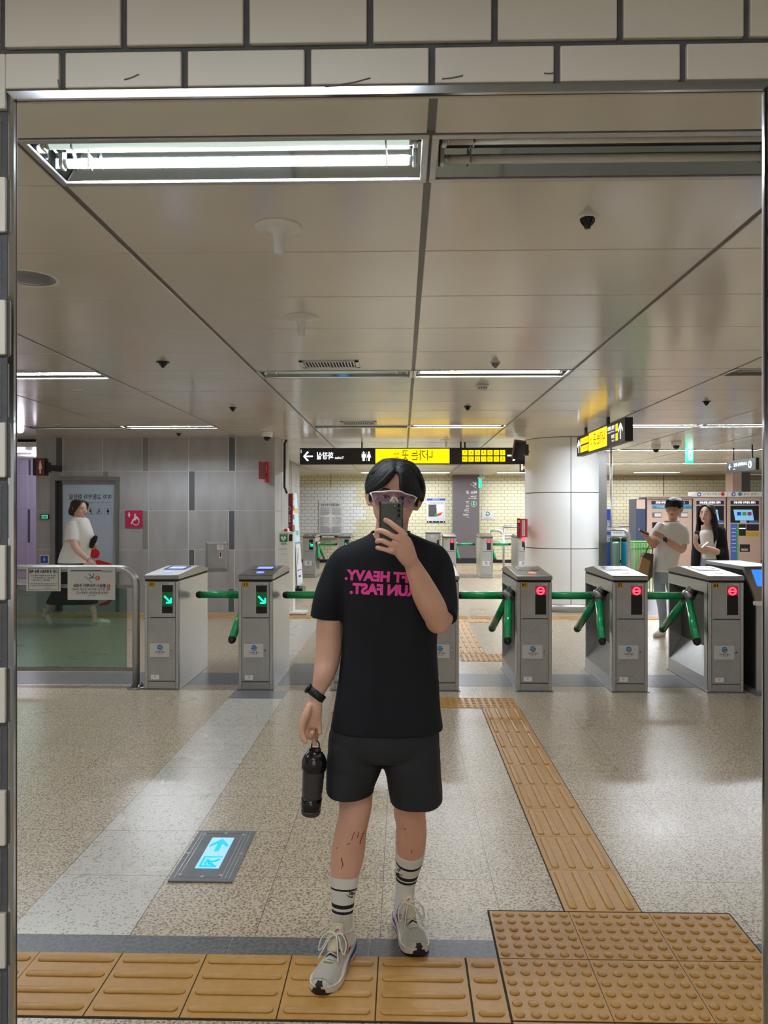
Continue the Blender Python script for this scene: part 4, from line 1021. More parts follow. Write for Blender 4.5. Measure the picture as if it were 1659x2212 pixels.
for (px, py, r, Y, lab) in ((44, 958, .075, 13.0, 'round white corridor downlight glowing near the mirror rim'), (78.5, 966.5, .035, 14.0, 'smaller round corridor downlight beside the grey wall corner')):
    c = P(px, py, Y); c.z = 2.62; q = MB(); q.lathe([(.001, -.012), (r, -.012), (r * 1.1, -.004), (r * 1.1, 0), (.001, 0)], c, 'lamp_glow'); ld_ = bpy.data.lights.new('corridor_downlight', 'POINT'); ld_.energy = 5; ld_.shadow_soft_size = .05; ld_.color = (.93, .9, 1); lo_ = bpy.data.objects.new('corridor_downlight', ld_); lo_.location = c - Vector((0, 0, .08)); C.objects.link(lo_); q.build('downlight', label=lab, cat='light', group='corridor downlights')

# ------------------------------------------------------------------ emergency pillar, defibrillator cabinet, banner
Y = 12.9; xa, xb = P(611, 1200, Y).x, P(632, 1200, Y).x; z1 = P(600, 1066, Y).z
th = thing('emergency_pillar', 'tall dark red emergency call pillar with white SOS lettering', 'emergency pillar', ((xa + xb) / 2, Y, 0))
q = MB(); q.rbox((xa, Y, .0), (xb, Y + .22, z1), 'maroon', .006); bd = q.build('body', th)
q = MB(); yy = Y - .002; cx = (xa + xb) / 2; cz = P(600, 1098.5, Y).z
q.disc((cx, yy, cz), .047, 'white_ink', r0=.04); q.tube([Vector((cx - .018, yy, cz - .018)), Vector((cx - .012, yy, cz + .002)), Vector((cx + .004, yy, cz + .014)), Vector((cx + .02, yy, cz + .016))][::-1], [.009, .005, .005, .009], 'white_ink', 8)
q.text('SOS', .105, (cx, yy, P(600, 1119.5, Y).z), 'white_ink', u=(0, 0, 1), v=(1, 0, 0), bold=.03, w=.13)
q.box((xa + .03, yy, P(600, 1134.5, Y).z), (xb - .03, yy + .001, P(600, 1134, Y).z), 'white_ink'); q.text('비상통화', .05, (cx, yy, P(600, 1145, Y).z), 'white_ink', u=(0, 0, 1), v=(1, 0, 0)); q.build('lettering', bd)
q = MB(); xs = xb + .0015
for (pa, pb, mt) in ((1068, 1078, 'orange'), (1080, 1092, 'peach'), (1104, 1112, 'white_ink'), (1122, 1134, 'white_ink'), (1170, 1176, 'white_ink'), (1205, 1300, 'peach')):
    q.box((xs, Y + .02, P(600, pb, Y).z), (xs + .001, Y + .19, P(600, pa, Y).z), mt)
q.build('side_print', bd)
Y = 11.64; xa, xb, xc = P(599.5, 1200, Y).x, P(623, 1200, Y).x, P(632, 1200, Y).x; z1 = P(600, 1148, Y).z
th = thing('defibrillator_cabinet', 'white AED defibrillator cabinet standing before the red pillar', 'cabinet', ((xa + xc) / 2, Y, 0))
q = MB(); q.rbox((xa, Y, .03), (xb, Y + .28, z1), 'white_plastic', .006); q.prism([Vector((xb, Y, .03)), Vector((xc, Y + .06, .03)), Vector((xc, Y + .28, .03)), Vector((xb, Y + .28, .03))], (0, 0, z1 - .04), 'white_plastic'); bd = q.build('body', th)
q = MB(); q.rbox((xa + .05, Y + .02, z1 - .01), (xb - .01, Y + .2, z1 + .045), 'white_plastic', .02, 3); q.box((xa + .1, Y + .015, z1), (xb - .02, Y + .02, z1 + .04), 'ink_red'); q.build('lid', th)
q = MB(); yy = Y - .002; cx = (xa + xb) / 2; q.box((xa + .032, yy, P(0, 1170, Y).z), (xb - .012, yy + .001, P(0, 1152, Y).z), 'green_label')
h0 = Vector((cx + .008, yy - .001, P(0, 1162.5, Y).z)); q.poly([h0 + Vector((.043 * math.sin(t_) ** 3, 0, .0027 * (13 * math.cos(t_) - 5 * math.cos(2 * t_) - 2 * math.cos(3 * t_) - math.cos(4 * t_)))) for t_ in [2 * PI * k / 28 for k in range(28)]], 'white_ink')
q.poly([h0 + Vector(p) for p in ((.006, -.001, .022), (-.01, -.001, -.004), (0, -.001, -.003), (-.006, -.001, -.024), (.012, -.001, .004), (.002, -.001, .003))], 'green_label')
q.text('자동심장충격기', .03, (cx + .008, yy - .001, P(0, 1154.5, Y).z), 'white_ink', w=.11); q.text('AED', .05, (cx + .01, yy - .001, P(0, 1174, Y).z), 'green_label', w=.09, bold=.01)
q.text('심폐소생술 방법', .018, (cx, yy, P(0, 1185.5, Y).z), 'ink', w=.12); q.text('사용법 안내', .014, (cx, yy, P(0, 1196, Y).z), 'ink_grey', w=.12)
q.build('printed_label', bd)
q = MB(); q.box((xb + .012, Y + .001, P(0, 1168, Y).z), (xc - .008, Y + .05, P(0, 1154, Y).z), 'ink'); q.build('side_label', bd)
q = MB(); xl, xr = P(622, 1310, Y - .1).x, P(659, 1310, Y - .1).x; q.prism([Vector((xl, Y - .07, 0)), Vector((xr - .05, Y - .07, 0)), Vector((xr, Y + .02, 0)), Vector((xr, Y + .26, 0)), Vector((xl, Y + .26, 0))], (0, 0, .015), 'black'); q.prism([Vector((xl, Y - .07, .015)), Vector((xr - .05, Y - .07, .015)), Vector((xr, Y + .02, .015)), Vector((xr, Y + .26, .015)), Vector((xl, Y + .26, .015))], (0, 0, .03), 'white_plastic'); q.build('foot_plate', th)
# standing banner leaning beside the pillar
A, B_, C_, D_ = P(633, 1064, 14.6), P(641, 1066, 14.8), P(654.5, 1260, 14.3), P(642, 1266, 13.9)
th = thing('standing_banner', 'pale blue leaning banner board right of the red pillar', 'banner', (C_.x, C_.y, 0))
q = MB(); q.prism([A, B_, C_, D_], (-.02, .03, 0), 'banner_sky'); pn = q.build('board', th)
q = MB()
def bq(t0, t1, s0, s1, m): f = lambda t_, s_: A.lerp(D_, t_).lerp(B_.lerp(C_, t_), s_) + Vector((.003, -.006, 0)); q.add([f(t0, s0), f(t0, s1), f(t1, s1), f(t1, s0)], [(0, 1, 2, 3)], m)
bq(.17, .23, .1, .9, 'label_yellow'); bq(.36, .385, .05, .95, 'peach'); bq(.42, .47, .2, .7, 'green_label'); bq(.39, .41, .1, .9, 'white_paper'); bq(.5, .53, .2, .8, 'white_paper'); bq(.54, .565, .05, .95, 'machine_teal'); bq(.58, .98, .03, .97, 'white_paper'); bq(.6, .78, .2, .3, 'ink_grey'); bq(.6, .74, .5, .58, 'ink_grey'); bq(.84, .85, .1, .9, 'banner_blue'); bq(.9, .92, .3, .7, 'ink_blue'); q.build('printed_face', pn)
q = MB(); q.tube([Vector((C_.x - .1, C_.y + .05, 0)), Vector((C_.x - .12, C_.y + .1, D_.z + .3))], .02, 'black', 8); q.rbox((C_.x - .3, C_.y - .2, 0), (C_.x + .02, C_.y + .3, .16), 'phone_dark', .02); q.build('stand', th)

# ------------------------------------------------------------------ white round column
cx, cy, r = 2.635, 12.62, .615
cz = [0, CAMH - (1305 - HOR) * 12.05 / FPX, CAMH - (1185 - HOR) * 12.05 / FPX, CAMH + (HOR - 1064) * 12.05 / FPX, CEIL]
q = MB(); q.lathe([(r - .012, .0), (r - .012, CEIL)], (cx, cy, 0), 'ceiling_gap', 48)
av = [(a + (PI * 1.5 + .01 + math.asin((P(1231, 1109, 12.05).x - cx) / r))) for a in (0, PI / 2, PI, 1.5 * PI)]
for z0_, z1_ in zip(cz[1:], cz[2:]):
    for a0 in av:
        n = 14; g_ = .008
        ang = [a0 + g_ + (PI / 2 - 2 * g_) * k / n for k in range(n + 1)]
        lo = [Vector((cx + r * math.cos(a), cy + r * math.sin(a), z0_ + .006)) for a in ang]; hi = [Vector((v.x, v.y, z1_ - .006)) for v in lo]
        q.rings([lo, hi], 'col_white', cap=False, closed=False)
q.build('column_round', base=(cx, cy, 0), kind='structure')
q = MB(); q.lathe([(r + .008, 0), (r + .008, cz[1] + .004)], (cx, cy, 0), 'steel', 64); q.build('column_base_ring', base=(cx, cy, 0), kind='structure')
q = MB(); xa, xb = P(1289, 1100, 12.25).x, P(1311, 1100, 12.25).x; q.box((xa, 12.25, 0), (xb, 13.1, CEIL), 'steel_dark'); q.build('column_steel_edge', base=(xa, 12.6, 0), kind='structure')
# loudspeaker on the column
Y = 12.0; c = P(1122, 972, 11.8)
th = thing('wall_loudspeaker', 'black tilted loudspeaker bracketed to the white column', 'loudspeaker', c)
rt = Matrix.Rotation(.14, 3, 'Y') @ Matrix.Rotation(.25, 3, 'X')
q = MB(); q.box(c - Vector((.095, .09, .14)), c + Vector((.075, .09, .14)), 'sign_black', rt, c); bd = q.build('cabinet', th)
q = MB(); q.box(c - Vector((.09, .096, .12)), c + Vector((-.02, -.088, .12)), 'black', rt, c); q.build('grille', bd)
q = MB(); q.box(c + Vector((.09, .05, -.08)), c + Vector((.15, .15, .09)), 'phone_dark'); q.tube([c + Vector((.05, .05, 0)), c + Vector((.12, .08, 0)), c + Vector((.2, .35, 0))], .018, 'steel_dark', 8); q.build('bracket', th)
# red emergency box
th, q, a, b = flat_panel('fire_call_box', 1124, 1121, 1139.5, 1160.5, 12.0, 'ink_red', 'small red box with yellowed vertical text on the white column', 'alarm box', .3)
q.build('housing', th); q = MB(); q.box((a.x + .028, 11.998, b.z + .02), (b.x - .04, 11.999, a.z - .02), 'white_paper')
for k, ch in enumerate('화재시수동조작'): q.text(ch, .032, ((a.x + b.x) / 2 - .006, 11.996, a.z - .04 - k * .034), 'ink')
q.build('label', th)
q = MB(); x0 = P(1116, 1140, 12.05).x; q.box((x0, 12.0, b.z - .0), (a.x, 12.02, a.z + .01), 'maroon'); q.box((x0 + .01, 11.998, a.z - .06), (a.x - .01, 11.999, a.z - .02), 'label_yellow'); q.box((x0 + .012, 11.998, a.z - .2), (a.x - .02, 11.999, a.z - .1), 'lilac_dark'); q.build('side_flap', th)
q = MB(); q.box((a.x + .05, 12.25, b.z + .1), (1.99, 12.6, a.z - .1), 'steel_dark'); q.build('bracket', th)
q = MB(); q.disc((P(1130.5, 1166, 12.0).x, 11.99, P(1130, 1165, 12).z), .03, 'led_red'); q.cyl(P(1130, 1168, 12.02), P(1129.5, 1182, 12.02), .016, 'black'); q.build('status_lamp', th)

# ------------------------------------------------------------------ hanging signs
Y = 12.85
def sz(py): return CAMH + (HOR - py) * Y / FPX
a, b = P(647.5, 985, Y).x, P(1150, 985, Y).x; z0, z1 = sz(1003), sz(967.5)
th = thing('hanging_sign', 'long black overhead sign with yellow exit panel and toilet arrow', 'sign', ((a + b) / 2, Y, z0))
q = MB(); q.box((a, Y, z0), (b, Y + .12, z1), 'sign_black'); bd = q.build('housing', th)
def sx_(px): return P(px, 985, Y).x
q = MB(); q.box((sx_(811), Y - .004, sz(1001)), (sx_(971), Y, sz(969.5)), 'sign_yellow'); yp = q.build('exit_panel', th)
q = MB(); yy = Y - .006; q.text('나가는 곳', .19, ((sx_(868) + sx_(935)) / 2, yy, sz(985)), 'sign_dark_text', bold=.002, w=sx_(935) - sx_(869)); q.text('Exit', .06, (sx_(856), yy, sz(980.5)), 'sign_dark_text'); q.text('出口', .05, (sx_(855.5), yy, sz(989.5)), 'sign_dark_text'); q.build('exit_lettering', yp)
def arrow(q, c, L_, w, d, m, u=Vector((1, 0, 0)), v=Vector((0, 0, 1)), head=.42):
    """d: direction in (u, v)"""
    n = Vector((-d[1], d[0])); T = lambda p, q_: c + u * (d[0] * p + n[0] * q_) + v * (d[1] * p + n[1] * q_); off = u.cross(v) * .0015
    q.prism([T(-L_ / 2, -w), T(L_ / 2 - w, -w), T(L_ / 2 - w, w), T(-L_ / 2, w)], off, m)
    h = L_ * head
    for s_ in (-1, 1): q.prism([T(L_ / 2, 0), T(L_ / 2 - w * 2.4, 0), T(L_ / 2 - w * 2.4 - h, s_ * h), T(L_ / 2 - h, s_ * (h + w * 1.2))], off, m)
q = MB(); arrow(q, Vector((sx_(665.5), yy, sz(985.5))), .165, .012, (-1, 0), 'sign_white')
q.text('화장실', .13, ((sx_(684) + sx_(720)) / 2, yy, sz(985.5)), 'sign_white', bold=.02, w=sx_(720) - sx_(684.5)); q.text('Toilet', .055, ((sx_(723.5) + sx_(743)) / 2, yy, sz(989)), 'sign_white', bold=.015, w=sx_(743) - sx_(723.5))
for k, px in enumerate((785.5, 797)):
    c = Vector((sx_(px), yy, sz(985.5))); q.disc(c + Vector((0, 0, .062)), .016, 'sign_white'); wd_ = .03
    if k: q.poly([c + Vector(p) for p in ((-.02, 0, .04), (.02, 0, .04), (.036, 0, -.02), (.016, 0, -.02), (.014, 0, -.08), (-.014, 0, -.08), (-.016, 0, -.02), (-.036, 0, -.02))], 'sign_white')
    else: q.poly([c + Vector(p) for p in ((-.032, 0, .04), (.032, 0, .04), (.034, 0, -.02), (.02, 0, -.02), (.018, 0, -.08), (-.018, 0, -.08), (-.02, 0, -.02), (-.034, 0, -.02))], 'sign_white')
q.box((sx_(791), yy, sz(996)), (sx_(791.4), yy + .001, sz(977)), 'sign_white'); q.box((sx_(650), yy, sz(978.5)), (sx_(651), yy + .001, sz(971)), 'sign_white'); q.build('toilet_lettering', bd)
q = MB()
for k in range(14):
    r_, c_ = divmod(k, 7); cxx = sx_(1085.6 - 13.6 * c_); czz = sz(978.2 + 13.6 * r_); q.box((cxx - .044, Y - .004, czz - .044), (cxx + .044, Y, czz + .044), 'sign_yellow'); q.text(str(k + 1), .06, (cxx, Y - .006, czz), 'sign_dark_text')
q.build('number_square', bd)
q = MB(); arrow(q, Vector((sx_(1108), yy, sz(984.5))), .19, .012, (1, 0), 'sign_white'); q.build('arrow', bd)
for k, (px) in enumerate((781.5, 996, 1005)):
    q = MB(); q.box((sx_(px) - .012, Y + .04, z1), (sx_(px) + .012, Y + .08, CEIL), 'black'); q.build('hanger', th)
# yellow sign running into the depth on the right
xs = 2.52; ya, yb = 8.72, 11.1; z0, z1 = 2.372, 2.64
th = thing('hanging_sign', 'angled yellow and black exit sign hanging beside the white column', 'sign', (xs, (ya + yb) / 2, z0))
q = MB(); q.box((xs, ya, z0), (xs + .09, yb, z1), 'sign_black'); bd = q.build('housing', th)
def fyz(f): return yb + (ya - yb) * f
fr = lambda px: None
q = MB(); q.box((xs - .004, fyz(.30), z0 + .012), (xs, fyz(.68), z1 - .012), 'sign_yellow'); yp = q.build('exit_panel', th)
U = Vector((0, 1, 0)); Vz = Vector((0, 0, 1)); zc = (z0 + z1) / 2
q = MB(); q.text('나가는 곳', .17, (xs - .006, fyz(.53), zc), 'sign_dark_text', u=U, w=.55, bold=.004); q.text('Exit', .05, (xs - .006, fyz(.35), zc + .03), 'sign_dark_text', u=U); q.text('出口', .045, (xs - .006, fyz(.35), zc - .03), 'sign_dark_text', u=U); q.build('exit_lettering', yp)
q = MB()
for k in range(10):
    r_, c_ = divmod(k, 5); yc = fyz(.11 + .04 * c_); zz = zc + (.055 - .11 * r_); q.box((xs - .004, yc - .038, zz - .043), (xs, yc + .038, zz + .043), 'sign_yellow'); q.text(str(k + 1), .055, (xs - .006, yc, zz), 'sign_dark_text', u=U)
for k in range(2):
    zz = zc + (.055 - .11 * k); q.box((xs - .004, fyz(.845), zz - .043), (xs, fyz(.88), zz + .043), 'sign_yellow'); q.text(str(9 + k), .055, (xs - .006, fyz(.862), zz), 'sign_dark_text', u=U)
q.build('number_square', bd)
q = MB(); arrow(q, Vector((xs - .004, fyz(.055), zc)), .19, .013, (0, 1), 'sign_white', u=-U); arrow(q, Vector((xs - .004, fyz(.93), zc)), .19, .013, (0, 1), 'sign_white', u=-U)
q.text('법원.검찰청', .05, (xs - .006, fyz(.765), zc + .07), 'sign_white', u=U, bold=.02, w=.3); q.text('Courts & Prosecutors', .03, (xs - .006, fyz(.765), zc + .025), 'sign_white', u=U, w=.3); q.text('강남역', .05, (xs - .006, fyz(.80), zc - .04), 'sign_white', u=U, bold=.02); q.text('Gangnam', .03, (xs - .006, fyz(.80), zc - .085), 'sign_white', u=U); q.build('lettering', bd)
for yh in (9.6, 10.75):
    q = MB(); q.box((xs + .03, yh - .03, z1), (xs + .06, yh + .03, CEIL), 'black'); q.build('hanger', th)
# small lit sign peeping out left of the column
th, q, a, b = flat_panel('hanging_sign', 1124, 1001, 1135, 1019, 15.0, 'sign_black', 'small lit sign peeping out below the black sign at the column', 'sign', .1); q.build('housing', th)
q = MB(); q.box((a.x + .02, 14.997, b.z + .03), (a.x + .045, 14.999, a.z - .02), 'sign_white'); q.box((a.x + .05, 14.997, b.z + .05), (b.x - .01, 14.999, a.z - .05), 'orange'); q.build('lit_face', th)
q = MB(); q.box((a.x + .03, 15.02, a.z), (a.x + .05, 15.06, CEIL), 'black'); q.build('hanger', th)
# cyan emergency sign hanging before the purple-grey panel
th, q, a, b = flat_panel('emergency_exit_sign', 1036, 1034, 1041, 1053, 21, 'exit_green', 'tiny cyan hanging sign beside the purple-grey wall panel', 'sign', .3); q.build('lit_face', th)
q = MB(); q.box((a.x - .04, 21, a.z), (b.x + .08, 21.1, a.z + .05), 'white_plastic'); q.box((a.x + .0, 21.02, a.z + .05), (a.x + .02, 21.05, CEIL), 'steel'); q.box((b.x, 21.02, a.z + .05), (b.x + .02, 21.05, CEIL), 'steel'); q.build('hanger', th)
th, q, a, b = flat_panel('emergency_exit_sign', 1483.5, 967.5, 1498, 1000, 14.5, 'exit_green', 'glowing green running-man exit sign hanging over the ticket machines', 'sign', .06); q.build('lit_face', th)
q = MB(); c = Vector(((a.x + b.x) / 2, 14.497, (a.z + b.z) / 2)); q.box((a.x + .02, 14.498, b.z + .05), (b.x - .02, 14.4995, a.z - .04), 'sign_white')
q.disc(c + Vector((.01, 0, .05)), .014, 'exit_green'); q.poly([c + Vector(p) for p in ((-.005, 0, .03), (.02, 0, .03), (.012, 0, -.01), (.04, 0, -.05), (.026, 0, -.06), (-.002, 0, -.02), (-.03, 0, -.07), (-.042, 0, -.06), (-.014, 0, -.0))], 'exit_green'); q.build('running_man', th)
q = MB(); q.box((c.x - .005, 14.52, a.z), (c.x + .005, 14.54, CEIL), 'steel'); q.build('hanger', th)
# station direction sign at the far right
A, B_ = P(1569.5, 1003, 14.4), P(1632.5, 1003, 13.3)
th = thing('hanging_sign', 'dark grey hanging direction sign with arrow over the ticket machines', 'sign', ((A.x + B_.x) / 2, 13.8, P(1600, 1022, 14).z))
u = (B_ - A); u.z = 0; L_ = u.length; u.normalize(); v = Vector((0, 0, 1)); zl, zh = P(1569, 1022, 14.4).z, P(1569, 997.5, 14.4).z
q = MB(); q.prism([Vector((A.x, A.y, zl)), Vector((B_.x, B_.y, zl)), Vector((B_.x, B_.y, zh)), Vector((A.x, A.y, zh))], u.cross(v) * -.06, 'sign_black'); bd = q.build('housing', th)
n = u.cross(v) * .003; M_ = lambda f, z_: Vector((A.x, A.y, 0)) + u * (f * L_) + Vector((0, 0, z_)) + n
q = MB(); zc = (zl + zh) / 2; arrow(q, M_(.13, zc), .1, .008, (-1, 0), 'sign_white', u=u, v=v); q.text('고속터미널·잠실', .07, M_(.5, zc + .02), 'sign_white', u=-u, bold=.02, w=L_ * .46); q.text('Line 3', .035, M_(.28, zc - .05), 'sign_white', u=-u)
q.disc(M_(.82, zc), .065, 'sign_white', u=u, v=v); q.poly([M_(.82, zc) + n + u * p[0] + v * p[1] for p in ((-.02, -.045), (.035, -.03), (.0, .02), (-.01, .05), (-.03, .02))], 'sign_black'); q.build('lettering', bd)
for f in (.2, .84):
    q = MB(); p = M_(f, zh) - n * 10; q.box(p - Vector((.01, .01, 0)), Vector((p.x + .01, p.y + .01, CEIL)), 'black'); q.build('hanger', th)

# ------------------------------------------------------------------ far wall
FY = 24.0
def fx(px): return P(px, 1109, FY).x
def fz(py): return CAMH + (HOR - py) * FY / FPX
q = MB(); q.box((-5, FY, 0), (16, FY + .2, CEIL), 'wall_grout')
tw, thh, j = .2055, .1035, .004
for r_ in range(int(CEIL / thh) + 1):
    z0 = r_ * thh + j; z1 = min((r_ + 1) * thh - j, CEIL)
    if z1 - z0 < .02: continue
    o = (r_ % 2) * tw / 2
    for k in range(-20, 72):
        x0 = k * tw + o + j; x1 = x0 + tw - 2 * j
        if x0 < -4.5 or x1 > 14: continue
        pxm = 869.5 + ((x0 + x1) / 2) * FPX / FY; pym = HOR - ((z0 + z1) / 2 - CAMH) * FPX / FY
        m_ = 'far_tile'
        if r_ >= int(CEIL / thh) - 1 and pxm > 1200: m_ = 'far_tile_brown'
        white = (pxm < 770 and 1055 < pym < 1152) or (pxm < 681 and 1050 < pym < 1056) or (770 <= pxm < 785 and 1096 < pym < 1124)
        if white: m_ = 'far_tile_white'
        if r_ == 0: m_ = 'black_matte'
        q.box((x0, FY - .006, z0), (x1, FY, z1), m_)
q.box((fx(714.5), FY - .008, fz(1052)), (fx(715.5), FY - .004, CEIL), 'black')
q.box((fx(1433), FY - .008, fz(1160)), (fx(1434.5), FY - .004, CEIL), 'black')
q.build('wall_back', base=(4, FY, 0), kind='structure')
q = MB(); q.box((fx(977), FY - .25, 0), (fx(1034), FY, CEIL), 'purple_panel'); q.box((fx(977), FY - .26, 0), (fx(1034), FY - .25, .16), 'black'); q.build('column_purple', base=(fx(1005), FY, 0), kind='structure')
th = thing('wall_lettering', 'white platform directions with stair arrow on the purple-grey panel', 'wall lettering', (fx(1015), FY - .25, fz(1115)))
q = MB(); yy = FY - .262
def ft(txt, px, py, w, size, bold=.01, m='white_ink', ax=None): q.text(txt, size, (fx(px), yy, fz(py)), m, bold=bold, w=w * FY / FPX)
seg_ = lambda x0_, y0_, x1_, y1_, w: q.prism([Vector((fx(x0_) - w, yy, fz(y0_))), Vector((fx(x1_) - w, yy, fz(y1_))), Vector((fx(x1_) + w, yy, fz(y1_))), Vector((fx(x0_) + w, yy, fz(y0_)))], (0, .001, 0), 'white_ink')
seg_(1020, 1042, 1027, 1049, .015); q.box((fx(1027) - .02, yy, fz(1049)), (fx(1027), yy + .001, fz(1042)), 'white_ink'); q.box((fx(1021), yy, fz(1049.3)), (fx(1027), yy + .001, fz(1048.2)), 'white_ink')
for k in range(4): q.box((fx(1014.5 + k * 3), yy, fz(1047.3 + k * 2.3)), (fx(1017.5 + k * 3), yy + .001, fz(1046.6 + k * 2.3)), 'white_ink'); q.box((fx(1017 + k * 3), yy, fz(1049 + k * 2.3)), (fx(1017.6 + k * 3), yy + .001, fz(1046.6 + k * 2.3)), 'white_ink')
ft('타는 곳', 1017, 1064.5, 23, .1, .02); ft('Tracks', 1021.5, 1072.5, 13, .055, .02); ft('搭乘 のりば', 1019, 1077, 17, .045, .01)
for k, s_ in enumerate(('서초', '사당', '신도림', '홍대입구')): ft(s_, 1008.5 - (2 if k > 1 else 0) - (2 if k > 2 else 0), 1084.5 + k * 9.3, 7 + 2.2 * max(0, k - 1), .06, .015); ft(('Seocho', 'Sadang', 'Sindorim', 'Hongik Univ.')[k], 1008.5, 1088.8 + k * 9.3, 7 + k, .028, 0)
q.disc((fx(1021.8), yy, fz(1088.5)), .088, 'white_ink'); q.disc((fx(1021.8), yy - .002, fz(1088.5)), .08, 'green_circle'); q.text('2', .11, (fx(1021.8), yy - .004, fz(1088.5)), 'white_ink', bold=.02); q.build('lettering', th)
def poster(name, x0, y0, x1, y1, lab, cat, m='poster_white'):
    th = thing(name, lab, cat, (fx((x0 + x1) / 2), FY - .02, fz(y1))); q = MB(); q.box((fx(x0), FY - .03, fz(y1)), (fx(x1), FY - .007, fz(y0)), m); q.build('sheet', th); return th
def pb(q, x0, y0, x1, y1, m, l=0): q.box((fx(x0), FY - .032 - l * .002, fz(y1)), (fx(x1), FY - .03 - l * .002, fz(y0)), m)
th = poster('wall_poster', 922, 1077, 961.5, 1129, 'framed poster with dark picture right of the head of the person in black', 'poster')
q = MB(); pb(q, 922, 1077, 961.5, 1081.5, 'banner_blue'); pb(q, 922, 1125.5, 961.5, 1129, 'ink'); pb(q, 925.5, 1090, 943, 1116, 'poster_dark')
q.poly([Vector((fx(x), FY - .034, fz(y))) for x, y in ((943, 1090), (942, 1097), (948, 1102), (950, 1106), (943, 1109), (943, 1116), (955, 1116), (958, 1090))], 'white_paper')
q.poly([Vector((fx(x), FY - .035, fz(y))) for x, y in ((944, 1110), (956, 1106), (952, 1113), (945, 1115))], 'sign_red'); q.poly([Vector((fx(x), FY - .035, fz(y))) for x, y in ((938, 1112), (943, 1106), (945, 1116), (939, 1116))], 'green_label'); q.text('공사안내문', .05, (fx(942), FY - .036, fz(1079.2)), 'white_ink'); q.text('지하철 이용 안내 말씀드립니다', .05, (fx(942), FY - .036, fz(1087)), 'ink', w=.48); q.text('감사합니다', .03, (fx(945), FY - .036, fz(1121)), 'ink_grey', w=.4)
for k, px in enumerate((926, 934, 941.5, 949.5, 957.5)): q.disc((fx(px), FY - .034, fz(1127.2)), .016, 'machine_teal' if k == 2 else 'white_ink')
q.build('printed_face', th)
th = poster('wall_notice', 689, 1084, 740, 1155, 'large pale text notice on the white-tiled patch of wall', 'notice')
q = MB(); q.text('서울교통공사 역사 안내', .1, (fx(714), FY - .033, fz(1091)), 'ink', bold=.02, w=.58)
q.disc((fx(713), FY - .0335, fz(1125)), .22, 'light_grout', r0=0, t=.0005)
for c_ in range(2):
    for k in range(24):
        if k in (7, 8, 16): continue
        q.box((fx(692 + c_ * 25), FY - .036, fz(1098 + k * 2.3)), (fx(711 + c_ * 25 + random.uniform(-1, 3)), FY - .035, fz(1097.3 + k * 2.3)), 'ink_grey')
q.build('printed_face', th)
q = MB(); q.box((fx(686), FY - .6, fz(1160)), (fx(740), FY - .05, fz(1157)), 'phone_dark'); q.box((fx(700), FY - .61, fz(1159.4)), (fx(726), FY - .6, fz(1157.6)), 'white_ink'); q.build('notice_ledge', label='dark narrow ledge under the pale text notice', cat='ledge')
th = poster('wall_sign', 1041, 1104.5, 1066.5, 1122, 'white sign with green letter G right of the purple-grey panel', 'sign')
q = MB(); q.text('G', .19, (fx(1053.5), FY - .034, fz(1110.5)), 'green_circle', bold=.02); q.text('(안내표지)', .05, (fx(1053.5), FY - .034, fz(1119)), 'green_circle', w=.22); q.build('printed_face', th)
# railings before the far wall
for (pts, lab, yy_) in (([(1088, 1138), (1131, 1138)], 'short flat handrail end before the far wall left of the column', 20), ([(1060, 1146), (1079, 1146), (1090, 1156), (1131, 1158)], 'sloping stainless handrail behind the far turnstiles', 21), ([(1310, 1138), (1373, 1136)], 'dark handrail along the far wall right of the column', 22.5)):
    th = thing('handrail', lab, 'handrail', P(pts[0][0], 1200, yy_) * 1.0, 'far handrails'); th.location.z = 0; ORG[th] = Vector(th.location)
    q = MB(); q.tube([P(x, y, yy_) for x, y in pts], .035, 'steel', 10); q.build('rail', th)
    for x, y in (pts[0], pts[-1]):
        q = MB(); p = P(x, y, yy_); q.cyl(p, Vector((p.x, p.y, 0)), .03, 'steel', n=10); q.build('post', th)
    q = MB(); q.tube([P(x, y, yy_) - Vector((0, 0, .3)) for x, y in pts], .02, 'steel', 8); q.build('lower_rail', th)
# second barrier behind the column
Y = 10.6; xr = P(1359, 1200, Y).x; ztop = P(1340, 1145, Y).z
Y = 12.0; xr = P(1358, 1200, Y).x; ztop = P(1340, 1144.5, Y).z
th = thing('glass_barrier', 'rounded stainless barrier with glass right of the white column', 'barrier', (xr - .4, Y, 0))
q = MB(); R = .12; pts = [Vector((xr, Y, 0)), Vector((xr, Y, ztop - R))] + [Vector((xr - R + R * math.cos(a_ * PI / 12), Y, ztop - R + R * math.sin(a_ * PI / 12))) for a_ in range(1, 7)] + [Vector((P(1312, 1150, Y).x, Y, ztop))]; q.tube(pts, .03, 'steel', 14); q.build('top_rail', th)
zm = P(1340, 1158, Y).z; q = MB(); q.box((P(1312, 1150, Y).x, Y - .015, zm - .015), (xr, Y + .015, zm + .015), 'steel'); q.build('middle_rail', th)
q = MB(); q.box((P(1312, 1150, Y).x, Y - .004, .15), (P(1352, 1150, Y).x, Y + .004, zm - .03), 'barrier_glass'); q.build('glass_panel', th)
q = MB(); q.box((P(1319, 1150, Y).x, Y - .04, P(0, 1157, Y).z), (P(1347, 1150, Y).x, Y - .036, P(0, 1146.5, Y).z), 'white_paper'); q.text('승강장 안전문 안내', .03, (P(1333, 1150, Y).x, Y - .042, P(0, 1150, Y).z), 'ink', w=.15); q.build('notice', th)
